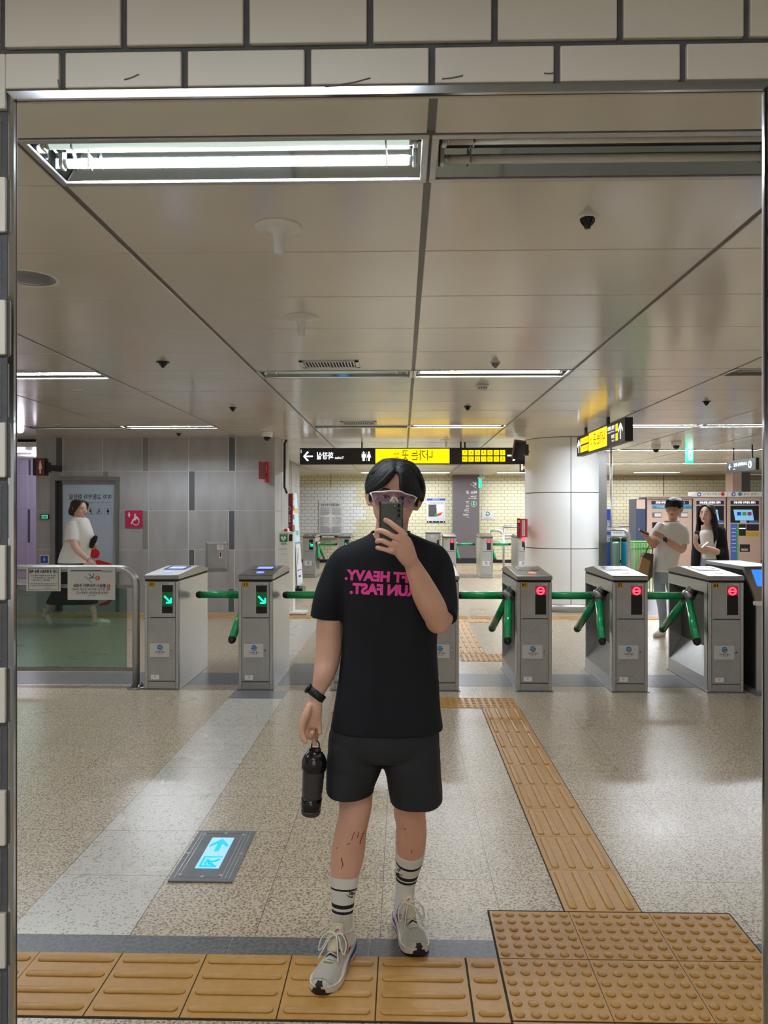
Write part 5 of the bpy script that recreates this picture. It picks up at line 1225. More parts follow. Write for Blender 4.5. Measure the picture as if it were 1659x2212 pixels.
# blue banner
Y = 13.6; th, q, a, b = flat_panel('blue_banner', 1311, 1100, 1318, 1240, Y, 'banner_blue', 'narrow blue standing banner right beside the steel column edge', 'banner', .03)
q.build('sheet', th); q = MB()
for k, ch in enumerate('이용안내'): q.text(ch, .06, ((a.x + b.x) / 2, Y - .002, P(0, 1127 + k * 5, Y).z), 'white_ink', bold=.02)
q.box((a.x, Y - .002, P(0, 1170, Y).z), (b.x, Y - .001, P(0, 1160, Y).z), 'white_paper'); q.build('lettering', th)
q = MB(); q.tube([Vector((b.x + .02, Y + .02, 0)), Vector((b.x + .02, Y + .02, CEIL))], .02, 'steel', 10); q.build('pole', th)
# recycling basket
Y = 14.6; xa, xb = P(1364, 1200, Y).x, P(1403, 1200, Y).x; zt_ = P(0, 1169, Y).z
th = thing('recycling_basket', 'lime green wire recycling basket holding a clear bag', 'basket', ((xa + xb) / 2, Y, 0)); cxx = (xa + xb) / 2; hw = (xb - xa) / 2
q = MB()
for zz in (zt_, zt_ - .12, .35, .04):
    q.tube([Vector((cxx - hw, Y - hw, zz)), Vector((cxx + hw, Y - hw, zz)), Vector((cxx + hw, Y + hw, zz)), Vector((cxx - hw, Y + hw, zz)), Vector((cxx - hw, Y - hw, zz))], .016, 'bin_green', 6)
for k in range(8):
    for s_ in (-1, 1): q.tube([Vector((cxx - hw + 2 * hw * k / 7, Y + s_ * hw, .02)), Vector((cxx - hw + 2 * hw * k / 7, Y + s_ * hw, zt_))], .009, 'bin_green', 5)
q.build('frame', th)
q = MB(); q.rbox((cxx - hw * .85, Y - hw * .85, .12), (cxx + hw * .85, Y + hw * .85, zt_ + .01), 'bag_clear', .05, 2); q.build('clear_bag', th)
q = MB()
for k in range(26): q.ell((cxx + random.uniform(-.6, .6) * hw, Y + random.uniform(-.6, .6) * hw, random.uniform(.4, zt_ - .2)), (.06, .05, .05), 'trash', 6)
o_ = q.build('litter', th); o_['kind'] = 'stuff'
for k, (px, lab) in enumerate(((1329, 'slim grey bin cylinder behind the right glass barrier'), (1352, 'dark teal bin cylinder behind the right glass barrier'))):
    Y = 15.2; c = P(px, 1200, Y); th = thing('litter_bin', lab, 'bin', (c.x, Y, 0)); q = MB(); q.lathe([(.001, 0), (.085, 0), (.09, .02), (.09, .95), (.085, 1.0), (.001, 1.0)], (c.x, Y, 0), ('steel', 'machine_teal')[k], 20); q.build('body', th); q = MB(); q.lathe([(.001, 1.0), (.09, 1.0), (.096, 1.02), (.09, 1.06), (.05, 1.09), (.001, 1.09)], (c.x, Y, 0), 'black', 20); q.build('lid', th)
# ------------------------------------------------------------------ ticket machines
MY = 21.0
def mx(px): return P(px, 1109, MY).x
def mz(py): return CAMH + (HOR - py) * MY / FPX
def machine(x0, x1, ytop, lab, header, screen=True, side=None):
    th = thing('ticket_machine', lab, 'ticket machine', ((mx(x0) + mx(x1)) / 2, MY, 0), 'ticket machines'); w = x1 - x0
    X = lambda f: mx(x0 + f * w)
    q = MB(); q.rbox((mx(x0) + .01, MY, .0), (mx(x1) - .01, MY + .7, mz(1072)), 'machine_tan', .02); bd = q.build('cabinet', th)
    q = MB(); q.box((mx(x0), MY + .02, 0), (mx(x0) + .012, MY + .7, mz(1074)), 'machine_blue'); q.box((mx(x1) - .012, MY + .02, 0), (mx(x1), MY + .7, mz(1074)), 'machine_blue'); q.build('side_panel', th)
    if header:
        q = MB(); q.rbox((mx(x0) + .0, MY - .1, mz(1074)), (mx(x1) - .0, MY + .4, mz(ytop)), 'white_plastic', .02); hd = q.build('header', th)
        q = MB(); q.disc((X(.14), MY - .103, mz(1068.5)), .055, 'banner_blue'); q.disc((X(.14), MY - .105, mz(1068.5)), .03, 'white_ink'); q.disc((X(header[1]), MY - .103, mz(1068)), .05, header[2]); q.text(header[0], .07, (X(.55), MY - .103, mz(1068.5)), 'ink_grey', w=.55); q.build('header_print', hd)
    else:
        q = MB(); q.rbox((mx(x0) + .005, MY - .06, mz(1079)), (mx(x1), MY + .4, mz(ytop)), 'steel_bright', .02); q.build('header', th)
    q = MB(); q.box((X(.1), MY - .006, mz(1090)), (X(.92), MY, mz(1082)), 'header_navy'); q.text('1회용 교통카드 발매·충전', .07, (X(.51), MY - .008, mz(1086)), 'sign_white', bold=.02, w=(mx(x1) - mx(x0)) * .62); q.build('caption_strip', bd)
    if screen:
        q = MB(); q.box((X(.1), MY - .004, mz(1129)), (X(.92), MY, mz(1093)), 'black'); sf = q.build('screen_recess', bd)
        q = MB(); A_ = [Vector((X(.18), MY - .02, mz(1101))), Vector((X(.72), MY - .02, mz(1101))), Vector((X(.76), MY - .05, mz(1124))), Vector((X(.22), MY - .05, mz(1124)))]; q.prism(A_, (0, .01, 0), 'machine_screen')
        for k, m_ in enumerate(('banner_blue', 'bin_green', 'pink')): q.box((X(.27 + .15 * k), MY - .056, mz(1113.5)), (X(.38 + .15 * k), MY - .05, mz(1106)), m_)
        q.build('touch_screen', sf)
        q = MB(); q.box((X(.1), MY - .004, mz(1219)), (X(.29), MY, mz(1131)), 'machine_blue_strip'); q.box((X(.29), MY - .004, mz(1219)), (X(.33), MY, mz(1131)), 'bin_green')
        for k in range(7): q.box((X(.13), MY - .006, mz(1142 + k * 8)), (X(.26), MY - .004, mz(1141 + k * 8)), 'white_ink')
        q.build('guide_strip', bd)
        q = MB(); q.box((X(.34), MY - .004, mz(1157)), (X(.54), MY, mz(1132)), 'phone_dark'); q.box((X(.56), MY - .004, mz(1146)), (X(.92), MY, mz(1132)), 'phone_dark'); q.box((X(.35), MY - .006, mz(1142)), (X(.53), MY - .004, mz(1140)), 'sign_white'); q.box((X(.38), MY - .006, mz(1129)), (X(.56), MY - .004, mz(1124)), 'white_paper'); q.box((X(.64), MY - .006, mz(1129)), (X(.9), MY - .004, mz(1124)), 'machine_blue_strip'); q.build('slot_panel', bd)
        q = MB(); q.box((X(.55), MY - .006, mz(1158)), (X(.92), MY, mz(1149)), 'label_yellow'); q.build('yellow_label', bd)
        q = MB(); q.box((X(.37), MY - .006, mz(1191)), (X(.66), MY, mz(1175)), 'phone_dark'); q.box((X(.41), MY - .008, mz(1189)), (X(.6), MY - .005, mz(1184)), 'trash'); q.build('return_tray', bd)
    else:
        q = MB(); q.box((X(.12), MY - .006, mz(1099)), (X(.98), MY, mz(1092)), 'machine_teal'); q.text('교통카드 무인 충전기', .06, (X(.5), MY - .008, mz(1095.5)), 'white_ink', w=.7); q.build('teal_strip', bd)
        q = MB()
        for f in (.12, .7): q.box((X(f), MY - .006, mz(1118)), (X(f + .2), MY, mz(1107)), 'steel_dark'); q.box((X(f + .05), MY - .008, mz(1116)), (X(f + .19), MY - .005, mz(1109)), 'white_paper')
        q.build('card_slot', bd)
        q = MB(); q.box((X(.12), MY - .006, mz(1140)), (X(.26), MY, mz(1128)), 'phone_dark'); q.box((X(.12), MY - .006, mz(1160)), (X(.3), MY, mz(1142)), 'machine_blue_strip'); q.build('return_tray', bd)
    return th
machine(1397, 1496, 1074.5, 'pinkish card machine behind the person in the white shirt', None, False)
machine(1497, 1569.5, 1063, 'pinkish ticket machine behind the person in the black cardigan', ('1회용 발매 교통카드', .84, 'sign_red'))
machine(1570.5, 1645, 1063, 'pinkish ticket machine with lit touch screen, rightmost beside mirror rim', ('1회용 교통카드', .33, 'machine_teal'))
q = MB(); q.box((mx(1375), MY + .05, 0), (mx(1395.8), MY + .7, mz(1078)), 'machine_blue'); q.box((mx(1376), MY + .045, mz(1099)), (mx(1395), MY + .05, mz(1079)), 'peach'); q.build('machine_side_cabinet', label='narrow blue-grey cabinet with pink paper at the left end of machines', cat='cabinet')
q = MB(); xa, xb = P(1583, 1000, 22.5).x, P(1602, 1000, 22.5).x; q.box((xa, 22.5, 0), (xb, 23, CEIL), 'peach'); q.box((xb, 22.6, 0), (xb + .3, 23.4, CEIL), 'tile_dark'); q.build('column_far', base=(xa, 22.5, 0), kind='structure')

# ------------------------------------------------------------------ floor exit light
cs = [G(432, 1797), G(551, 1799), G(503, 1908), G(361, 1906)]
c = sum(cs, Vector()) / 4; x0 = (cs[0].x + cs[3].x) / 2; x1 = (cs[1].x + cs[2].x) / 2; y0 = cs[2].y; y1 = cs[0].y
th = thing('floor_exit_light', 'grey floor plate with glowing blue panel, cyan arrow and running man', 'floor light', (c.x, c.y, 0))
q = MB(); q.rbox((x0, y0, .0005), (x1, y1, .008), 'floor_plate', .002, 1); bp_ = q.build('plate', th)
for (fx_, fy_) in ((.14, .9), (.14, .1), (.82, .9), (.78, .1), (.05, .5), (.93, .5), (.5, .93), (.5, .07)):
    q = MB(); q.lathe([(.001, .008), (.010, .008), (.010, .0095), (.007, .011), (.001, .011)], (x0 + (x1 - x0) * fx_, y0 + (y1 - y0) * fy_, 0), 'steel', 12); q.build('screw', bp_)
q = MB()
for f in (.07, .13, .80, .86, .92): q.box((x0 + (x1 - x0) * f, y0 + .02, .008), (x0 + (x1 - x0) * f + .003, y1 - .02, .0086), 'steel')
for f in (.06, .93): q.box((x0 + .02, y0 + (y1 - y0) * f, .008), (x1 - .02, y0 + (y1 - y0) * f + .003, .0086), 'steel_dark')
q.build('tape_line', bp_)
w0, w1 = x0 + (x1 - x0) * .31, x0 + (x1 - x0) * .69; v0, v1 = y0 + (y1 - y0) * .22, y0 + (y1 - y0) * .83
q = MB(); q.box((w0, v0, .006), (w1, v1, .0105), 'floor_blue'); lp = q.build('lit_panel', th)
q = MB(); F = lambda u, v: Vector((w0 + (w1 - w0) * u, v0 + (v1 - v0) * v, .011))
q.prism([F(*p) for p in ((.5, .95), (.93, .74), (.88, .66), (.62, .78), (.62, .52), (.4, .52), (.4, .78), (.1, .66), (.07, .74))], (0, 0, .0005), 'floor_cyan'); q.build('arrow', lp)
q = MB()
for (a_, b_) in (((.12, .32), (.92, .36)), ((.12, .02), (.22, .34)), ((.12, .02), (.86, .08))): q.box(F(*a_), F(*b_) + Vector((0, 0, .0005)), 'floor_cyan')
q.disc(F(.34, .25), .008, 'floor_cyan', v=(0, 1, 0), t=.0005); q.tube([F(.4, .22), F(.55, .18), F(.7, .2), F(.85, .26)], .005, 'floor_cyan', 6); q.tube([F(.42, .2), F(.5, .12), F(.66, .11), F(.74, .06)], .005, 'floor_cyan', 6); q.tube([F(.36, .2), F(.3, .13), F(.4, .1)], .004, 'floor_cyan', 6); q.build('running_man', lp)
# ------------------------------------------------------------------ people
from mathutils import noise as mnoise
CAMV = Vector((0, 0, CAMH))
def onsurf(tree, px, py, off=.001, far=3.):
    d = (P(px, py, 2.) - CAMV).normalized(); h, n, i, dist = tree.ray_cast(CAMV, d)
    if h is None: return P(px, py, far)
    return h - d * off
def crumple(mb, amp=.004, fx_=7, fz_=3.5, seed=0, zlim=None):
    for v in mb.v:
        n = mnoise.noise(Vector((v.x * fx_ + seed, v.y * fx_, v.z * fz_))) + .5 * mnoise.noise(Vector((v.x * fx_ * 2.3 + seed, v.y * fx_ * 2, v.z * fz_ * 2.6)))
        v.y -= amp * n; v.x += amp * .35 * n
    return mb
def head(mb, c, s=1., yaw=0., roll=0., pitch=0., nose=True, m='skin', ears=True):
    """c: centre between the eyes' level and the skull axis; faces -Y at yaw 0"""
    R_ = Matrix.Rotation(yaw, 3, 'Z') @ Matrix.Rotation(roll, 3, 'Y') @ Matrix.Rotation(pitch, 3, 'X'); c = Vector(c); h = MB()
    hrings(h, [(.112, 0, .012, .02, .025), (.105, 0, .012, .045, .055), (.085, 0, .01, .064, .08), (.055, 0, .006, .073, .093), (.02, 0, 0, .0745, .096), (0, 0, -.002, .0745, .093), (-.025, 0, -.004, .073, .09), (-.05, 0, -.01, .0685, .082), (-.075, 0, -.018, .06, .072), (-.095, 0, -.028, .046, .058), (-.108, 0, -.04, .031, .042), (-.114, 0, -.05, .014, .02)], m, 28, 2.2, 3)
    if nose:
        limb(h, [(Vector((0, -.088, .005)), .008, .01), (Vector((0, -.101, -.018)), .010, .012), (Vector((0, -.109, -.036)), .014, .011)], m, 3, 10)
        for sx in (-1, 1): h.ell((sx * .012, -.098, -.038), (.008, .010, .007), m, 6)
        h.ell((0, -.090, -.066), (.025, .011, .010), m, 8); h.ell((0, -.086, -.098), (.018, .012, .012), m, 8)
        for sx in (-1, 1): h.ell((sx * .033, -.078, .017), (.026, .012, .008), m, 8); h.ell((sx * .042, -.068, -.03), (.024, .018, .02), m, 8)
    if ears:
        for sx in (-1, 1):
            pts = [Vector((sx * x_, y_, z_)) for x_, y_, z_ in ((.072, .0, .006), (.086, .004, .020), (.095, .012, .018), (.099, .018, .0), (.094, .012, -.022), (.083, .002, -.038), (.074, -.002, -.036))]
            h.tube(pts, [.006, .006, .006, .006, .006, .008, .008], m, 8)
            h.ell((sx * .081, .008, -.008), (.011, .006, .024), m, 8)
    for v in h.v: v[:] = c + R_ @ (v * s)
    mb.add(h.v, h.f, m, True); return lambda x, y, z: c + R_ @ (Vector((x, y, z)) * s)

def px_limb(mb, rows, m, n=18, k=5, side=(1, 0, 0), ratio=1., dome=True):
    limb(mb, [(P(x, y, Y), r * S(Y), r * S(Y) * (q[0] if q else ratio)) for x, y, Y, r, *q in rows], m, k, n, side, dome)

# ================= the person in black
BYm = 2.73
man = thing('person', 'person in black T-shirt and shorts photographing with a phone, shaker bottle in hand', 'person', (P(835, 1109, BYm).x, BYm, 0))
body = MB()
HC = P(851, 1071, 2.67); HR = .10
hl = head(body, HC, 1.0, 0, HR)
px_limb(body, [(851, 1105, 2.70, 34, 1.), (846, 1140, 2.72, 35, 1.), (843, 1160, 2.73, 37, 1.0), (842, 1185, 2.73, 60, .7)], 'skin', 24)
def zr(py, Y): return P(835, py, Y).z
def hr_px(rows, Y): return [(zr(py, Y), (P(xl, 0, Y).x + P(xr, 0, Y).x) / 2, Y + dy, (xr - xl) / 2 * S(Y), b) for py, xl, xr, b, dy in rows]
hrings(body, hr_px([(1180, 790, 895, .06, 0), (1205, 765, 920, .07, 0), (1300, 760, 935, .09, 0), (1450, 750, 930, .09, 0), (1560, 730, 935, .095, 0), (1605, 740, 925, .08, 0)], BYm), 'skin')
# hanging arm
px_limb(body, [(754, 1226, 2.73, 20), (726, 1262, 2.73, 27), (712, 1340, 2.73, 28), (711, 1390, 2.72, 28.5), (706, 1430, 2.71, 27), (699, 1460, 2.69, 23), (689, 1487, 2.68, 16.5, .8), (681, 1510, 2.67, 14.5, .7)], 'skin', 20)
hy = 2.66
px_limb(body, [(681, 1508, 2.67, 14.5, .7), (678, 1530, hy, 18.5, .55), (674, 1552, hy, 20.5, .45), (674.5, 1567, hy - .002, 18.5, .45)], 'skin', 18, dome=True)
px_limb(body, [(668, 1527, hy - .01, 8), (661, 1545, hy - .022, 9.5), (655, 1562, hy - .03, 7.6), (652.5, 1580, hy - .036, 7.2), (655, 1594, hy - .044, 6.6), (660, 1603, hy - .05, 5.2)], 'skin', 12)
px_limb(body, [(665, 1562, hy, 6.5), (664.5, 1580, hy - .004, 6.4), (667, 1592, hy - .018, 6.0), (671, 1591, hy - .036, 5.6), (675, 1583, hy - .045, 5.2)], 'skin', 12)
px_limb(body, [(676, 1564, hy + .002, 6.4), (676, 1584, hy + .004, 6.2), (678, 1598, hy + .0, 5.8), (680, 1606, hy - .010, 5.2)], 'skin', 12)
px_limb(body, [(683, 1563, hy + .012, 6.0), (684, 1582, hy + .026, 5.8), (682, 1596, hy + .024, 5.2), (680, 1603, hy + .012, 4.6)], 'skin', 12)
px_limb(body, [(690, 1560, hy, 5.6), (690.5, 1574, hy - .004, 5.4), (691, 1583, hy - .012, 4.8)], 'skin', 12)
# raised arm
px_limb(body, [(936, 1228, 2.73, 20), (950, 1268, 2.71, 29), (953, 1315, 2.64, 30), (947, 1340, 2.59, 29)], 'skin', 20)
px_limb(body, [(948, 1343, 2.58, 25), (936, 1316, 2.55, 29.5), (918, 1281, 2.50, 28.5), (903, 1246, 2.45, 22.5), (889, 1216, 2.41, 17.5, .75), (882, 1203, 2.385, 18, .6)], 'skin', 20)
hy2 = 2.345
px_limb(body, [(886, 1212, 2.40, 18, .7), (876, 1193, 2.37, 23, .5), (867, 1176, 2.352, 24.5, .42), (862, 1166, 2.345, 21, .4)], 'skin', 18, side=(.72, 0, .69))
px_limb(body, [(874, 1160, hy2, 7.8), (868, 1150, hy2 - .010, 7.4), (861, 1143.5, hy2 - .014, 6.9), (851.5, 1136.5, hy2 - .012, 6.7), (840.5, 1127.5, hy2 - .006, 6.2), (833, 1123.8, hy2 - .002, 5.6)], 'skin', 14)
px_limb(body, [(866, 1170, hy2, 7.8), (857, 1162, hy2 - .012, 7.2), (848, 1158, hy2 - .018, 6.7), (834, 1150.5, hy2 - .016, 6.6), (822, 1146, hy2 - .004, 6.2), (814, 1148, hy2 + .016, 5.6)], 'skin', 14)
px_limb(body, [(856, 1181, hy2 + .002, 7.4), (847, 1177, hy2 - .010, 6.6), (839, 1173.5, hy2 - .015, 6.3), (828, 1168.5, hy2 - .012, 6.1), (819, 1167.5, hy2 + .000, 5.8), (814.5, 1170, hy2 + .014, 5.2)], 'skin', 14)
px_limb(body, [(853, 1192, hy2 + .008, 7.4), (844, 1190.5, hy2 - .002, 6.2), (832, 1187, hy2 - .006, 5.6), (822, 1184.5, hy2 - .002, 5.3), (815, 1183, hy2 + .006, 4.8)], 'skin', 14)
for kx, ky in ((873.5, 1155.5), (865, 1166), (853.5, 1177.5), (847, 1189)): body.ell(P(kx, ky, hy2 - .003), (7.0 * S(hy2), .013, 6.6 * S(hy2)), 'skin', 8)
px_limb(body, [(884, 1190, 2.39, 10), (878, 1174, 2.402, 8.6), (868, 1156, 2.402, 7.4), (861, 1140, 2.396, 6.4)], 'skin', 12)
# legs
px_limb(body, [(765, 1640, 2.73, 45), (767, 1700, 2.72, 39), (768, 1740, 2.70, 35.5), (763, 1772, 2.69, 33.5), (757, 1800, 2.695, 34.5), (753, 1830, 2.70, 36), (749.5, 1858, 2.70, 35), (744, 1892, 2.69, 30), (742, 1925, 2.68, 25), (740.5, 1955, 2.675, 22), (739, 1985, 2.67, 20.5), (740, 2012, 2.665, 19), (743, 2026, 2.665, 17)], 'skin', 22)
px_limb(body, [(895, 1650, 2.74, 46), (889, 1710, 2.74, 38), (885, 1755, 2.745, 34.5), (888.5, 1778, 2.76, 32.5), (888, 1800, 2.78, 33.5), (887, 1825, 2.80, 32.5), (885, 1850, 2.82, 29), (880, 1880, 2.84, 24), (876, 1910, 2.85, 19.5), (874, 1935, 2.85, 18), (873, 1952, 2.85, 17), (874, 1964, 2.84, 16)], 'skin', 22)
rb = remesh(body, .003, 3); bt = bvh(rb)
bo = rb.build('body', man)
# fingernails, scratches, shin marks
for (px, py, rx, ry) in ((833.5, 1122.5, 3.6, 2.6),):
    q = MB(); q.ell(onsurf(bt, px, py, -.0005), (rx * S(2.34), .0016, ry * S(2.34)), 'nail', 8); q.build('fingernail', bo)
for pts in (((766, 1797), (762, 1806), (759.5, 1815)), ((775, 1797), (773, 1806), (771.5, 1810)), ((784, 1800), (780, 1812), (777.5, 1823)), ((786.5, 1794), (785, 1802)), ((738, 1853), (739, 1862), (741, 1870)), ((739, 1870), (738, 1877)), ((890, 1836), (888, 1844)), ((872, 1789), (878, 1792)), ((757, 1822), (749, 1824)), ((730, 1830), (727, 1834))):
    q = MB(); q.tube([onsurf(bt, x, y, .0002) for x, y in pts], .0018 if pts[0][0] in (784, 738) else .0012, 'scratch', 6); q.build('scratch', bo)
def decal(tree, name, parent, poly, m, off=.0012):
    q = MB(); src = MB(); src.add([P(x, y, 2.3) for x, y in poly], [tuple(range(len(poly)))], m)
    bm = bmesh.new(); vs = [bm.verts.new(v) for v in src.v]; bm.faces.new(vs); bmesh.ops.triangulate(bm, faces=bm.faces[:])
    for _ in range(3):
        es = [e for e in bm.edges if e.calc_length() > .004]
        if not es: break
        bmesh.ops.subdivide_edges(bm, edges=es, cuts=1); bmesh.ops.triangulate(bm, faces=[f for f in bm.faces if len(f.verts) > 3])
    for v in bm.verts:
        d = (v.co - CAMV).normalized(); h, n, i, dist = tree.ray_cast(CAMV, d)
        if h: v.co = h - d * off
    q.frombm(bm, m, True); return q.build(name, parent)
for (ex, ey) in ((833, 1074), (869.5, 1077)):
    q = MB(); c = onsurf(bt, ex, ey, -.003); q.ell(c, (.0145, .006, .0052), 'eye_white', 10); e = q.build('eye', bo); q = MB(); q.ell(c + Vector((0, -.004, 0)), (.0058, .0032, .0050), 'eye_dark', 8); q.build('iris', e)
    q = MB(); q.tube([onsurf(bt, ex - 10, ey + 1.5, .0004), onsurf(bt, ex - 4, ey - 3, .0016), onsurf(bt, ex + 4, ey - 3, .0016), onsurf(bt, ex + 10, ey + 1.5, .0004)], [.0012, .0022, .0022, .0012], 'hair_black', 6); q.build('eyelid', bo)
for pts in (((821, 1059), (830, 1055.5), (842, 1057.5)), ((862, 1060), (873, 1059.5), (884, 1065))):
    q = MB(); q.tube([onsurf(bt, x, y, .0005) for x, y in pts], [.0018, .0034, .0022], 'hair_black', 8); q.build('eyebrow', bo)
q = MB(); q.ell(hl(0, -.098, -.062), (.022, .006, .0045), 'lip', 8); q.ell(hl(0, -.097, -.070), (.018, .006, .0048), 'lip', 8); q.build('mouth', bo)
# hair: parted fringe made of many tapered locks over a cap
hair = MB()
hc = MB(); hrings(hc, [(.124, 0, .022, .03, .035), (.119, 0, .022, .056, .066), (.10, 0, .026, .080, .088), (.07, 0, .028, .093, .098), (.04, 0, .032, .096, .094), (.008, 0, .05, .091, .075), (-.02, 0, .062, .080, .058), (-.05, 0, .064, .068, .048), (-.062, 0, .066, .05, .035)], 'hair_black', 30, 2.1, 3)
for v in hc.v: v[:] = hl(*v)
hair.add(hc.v, hc.f, 'hair_black', True)
def bez(cs, t): q_ = catmull(cs, 8); i = t * (len(q_) - 1); k = min(int(i), len(q_) - 2); return Vector(q_[k]).lerp(Vector(q_[k + 1]), i - k)
def lock_side(inner, outer, n, sg):
    for i in range(n):
        u = (i + random.uniform(-.3, .3)) / (n - 1); u = max(0, min(1, u)); pts = []; rad = []
        L_ = random.uniform(.86, 1.0); w = random.uniform(.0075, .0115)
        for k in range(9):
            t = k / 8 * L_; a = bez(inner, t); b = bez(outer, t); x, z = a.lerp(b, u)
            x += .0025 * math.sin(7 * t + i * 1.7); z += .002 * math.cos(5 * t + i)
            f = 1 - (x / .112) ** 2 - (max(z, 0) / .132) ** 2
            y = .016 - .116 * math.sqrt(max(f, .03)) - .004 * math.sin(PI * t) * (1 - u)
            y = min(y, .03); pts.append(hl(x, y, z)); rad.append(w * (1 - .82 * t ** 3) * (.55 + .45 * min(1, t * 5)))
        hair.tube(pts, rad, 'hair_black', 7)
lock_side([(-.002, .084), (-.016, .062), (-.034, .036), (-.056, .018), (-.078, .006)], [(-.004, .124), (-.052, .113), (-.084, .07), (-.098, .03), (-.093, -.006)], 46, -1)
lock_side([(.0, .084), (.018, .070), (.024, .044), (.030, .018), (.058, .004)], [(.0, .124), (.054, .114), (.088, .072), (.102, .03), (.098, -.018)], 46, 1)
for i in range(10):                       # short side wisps in front of the ears
    sx = (-1, 1)[i % 2]; y0 = -.045 + .010 * (i // 2); hair.tube([hl(sx * .088, y0, .05), hl(sx * .094, y0 + .004, .025), hl(sx * .088, y0 + .006, .002 - .002 * (i // 2))], [.009, .008, .001], 'hair_black', 6)
hair = remesh(hair, .0019, 1)
for i in range(26):                       # loose strands over the parting and at the tips
    sx = (-1, 1)[i % 2]; a = random.uniform(.2, 1); hair.tube([hl(sx * .01 * a, -.02, .119), hl(sx * (.03 + .03 * a), -.045, .120 - .02 * a), hl(sx * (.06 + .036 * a), -.06, .085 - .03 * a), hl(sx * (.085 + .016 * a), -.05, .04 - .02 * a)], [.0012, .0014, .0012, .0004], 'hair_black', 4)
hair.build('hair', man)
for sx in (-1, 1):
    q = MB(); q.ell(hl(sx * .082, .0, -.010), (.007, .008, .010), 'black', 8); q.ell(hl(sx * .082, -.004, -.020), (.005, .005, .010), 'black', 8); q.build('earbud', man)
# sports glasses
gt = thing_ = MB()
def gp(px, py, dy=0.):
    x = (px - 850.5) * S(2.56); return P(px, py, 2.553 + (x / .08) ** 2 * .05 + dy)
topl = [(801.5, 1066), (805, 1063.5), (812, 1062.6), (832, 1062.6), (838, 1060.8), (852, 1060.9), (866, 1062), (874, 1066), (885, 1069), (893, 1071.2), (899.5, 1075.5)]
q = MB(); q.tube([gp(*p) for p in catmull(topl, 3)], .0026, 'white_plastic', 8)
q.tube([gp(801.5, 1066), gp(803, 1070), gp(805, 1075), gp(807, 1082)], [.004, .0034, .0026, .0018], 'white_plastic', 8); q.tube([gp(899, 1075), gp(897, 1080), gp(895.5, 1085)], [.004, .003, .002], 'white_plastic', 8)
gl_ = q.build('glasses_frame', man)
q = MB(); top = [bez([(a, b, 0) for a, b in topl], t / 30) for t in range(31)]
bot = [bez([(a, b, 0) for a, b in ((804.5, 1078), (808, 1086), (818, 1093), (832, 1093), (841, 1086), (850.5, 1074), (860, 1086), (870, 1095), (879, 1098), (891, 1093), (896, 1082))], t / 30) for t in range(31)]
for j in range(5):
    pass
rows_ = [[gp(*(a.lerp(b, j / 6))[:2], -.001) for a, b in zip(top, bot)] for j in range(7)]
q.rings(rows_, 'visor', cap=False, closed=False); q.build('lens', gl_)
q = MB(); q.tube([gp(*p, -.002) for p in catmull([(843, 1084), (846, 1079), (849, 1075), (854, 1075), (857, 1079), (859, 1084)], 3)], .0027, 'white_plastic', 8); q.build('nose_bridge', gl_)
for sx, px, py in ((-1, 801.5, 1066), (1, 899.5, 1075.5)):
    q = MB(); q.tube([gp(px, py), hl(sx * .083, -.045, .004), hl(sx * .082, .0, .008), hl(sx * .08, .02, -.01)], [.0035, .003, .003, .0025], 'white_plastic', 8); q.build('temple', gl_)
# shirt
sh = MB()
hrings(sh, hr_px([(1147, 808, 882, .050, .004), (1152, 800, 889, .062, .0), (1160, 786, 908, .075, 0), (1172, 758, 934, .088, 0), (1186, 737, 956, .098, 0), (1205, 728, 965, .106, 0), (1240, 732, 960, .116, 0), (1300, 737, 951, .124, 0), (1352, 740, 947, .124, 0), (1400, 739, 945, .122, 0), (1480, 729, 948, .124, 0), (1530, 721, 951, .128, 0), (1570, 714.5, 957, .132, 0), (1573, 714.5, 957, .130, 0)], BYm), 'shirt_black', 40, 2.4, 4)
px_limb(sh, [(775, 1196, 2.73, 24), (752, 1206, 2.73, 30), (736, 1225, 2.73, 33, .95), (724, 1256, 2.73, 35, .95), (714, 1290, 2.73, 37.5), (708, 1322, 2.73, 37), (706, 1336, 2.73, 37)], 'shirt_black', 22, dome=False)
px_limb(sh, [(908, 1190, 2.73, 25), (934, 1202, 2.73, 30), (948, 1224, 2.725, 31.5, .95), (954, 1262, 2.70, 32.5), (955, 1300, 2.66, 34), (952, 1326, 2.62, 37), (951, 1334, 2.61, 38)], 'shirt_black', 22, dome=False)
rs = crumple(remesh(sh, .005, 9), .010, 8, 2.6, 2)
# neckline: open the shirt around the neck, rib collar along the edge
NX, NY, NRX, NRY = 843.0, 1149.0, 39.0, 31.0
def proj(v):
    c, s = math.cos(YAW), math.sin(YAW); rx = v.x * c + v.y * s; fz_ = -v.x * s + v.y * c
    return 829.5 + FPX * rx / fz_, HOR - FPX * (v.z - CAMH) / fz_
keep = []
for k, f in enumerate(rs.f):
    m_ = sum((rs.v[i_] for i_ in f), Vector()) / len(f); a_, b_ = proj(m_)
    if ((a_ - NX) / NRX) ** 2 + ((b_ - NY) / NRY) ** 2 < 1 and m_.y < BYm + .055: continue
    keep.append(k)
rs.f = [rs.f[k] for k in keep]; rs.m = [rs.m[k] for k in keep]; rs.sm = [rs.sm[k] for k in keep]
so = rs.build('t_shirt', man); stree = bvh(rs)
q = MB(); cp = []
for k in range(41):
    a = 2 * PI * k / 40; sn = math.sin(a)
    if sn >= 0: v = onsurf(stree, NX + (NRX + 2.5) * math.cos(a), NY + (NRY + 2.5) * sn, -.001)
    else: v = Vector((P(NX + (NRX + 2) * math.cos(a), 0, BYm).x, BYm - .01 - .055 * sn, zr(1150 + 2 * sn, BYm)))
    if k and sn >= 0 and (v - cp[-1]).length > .03: v = cp[-1].lerp(v, .4)
    cp.append(v)
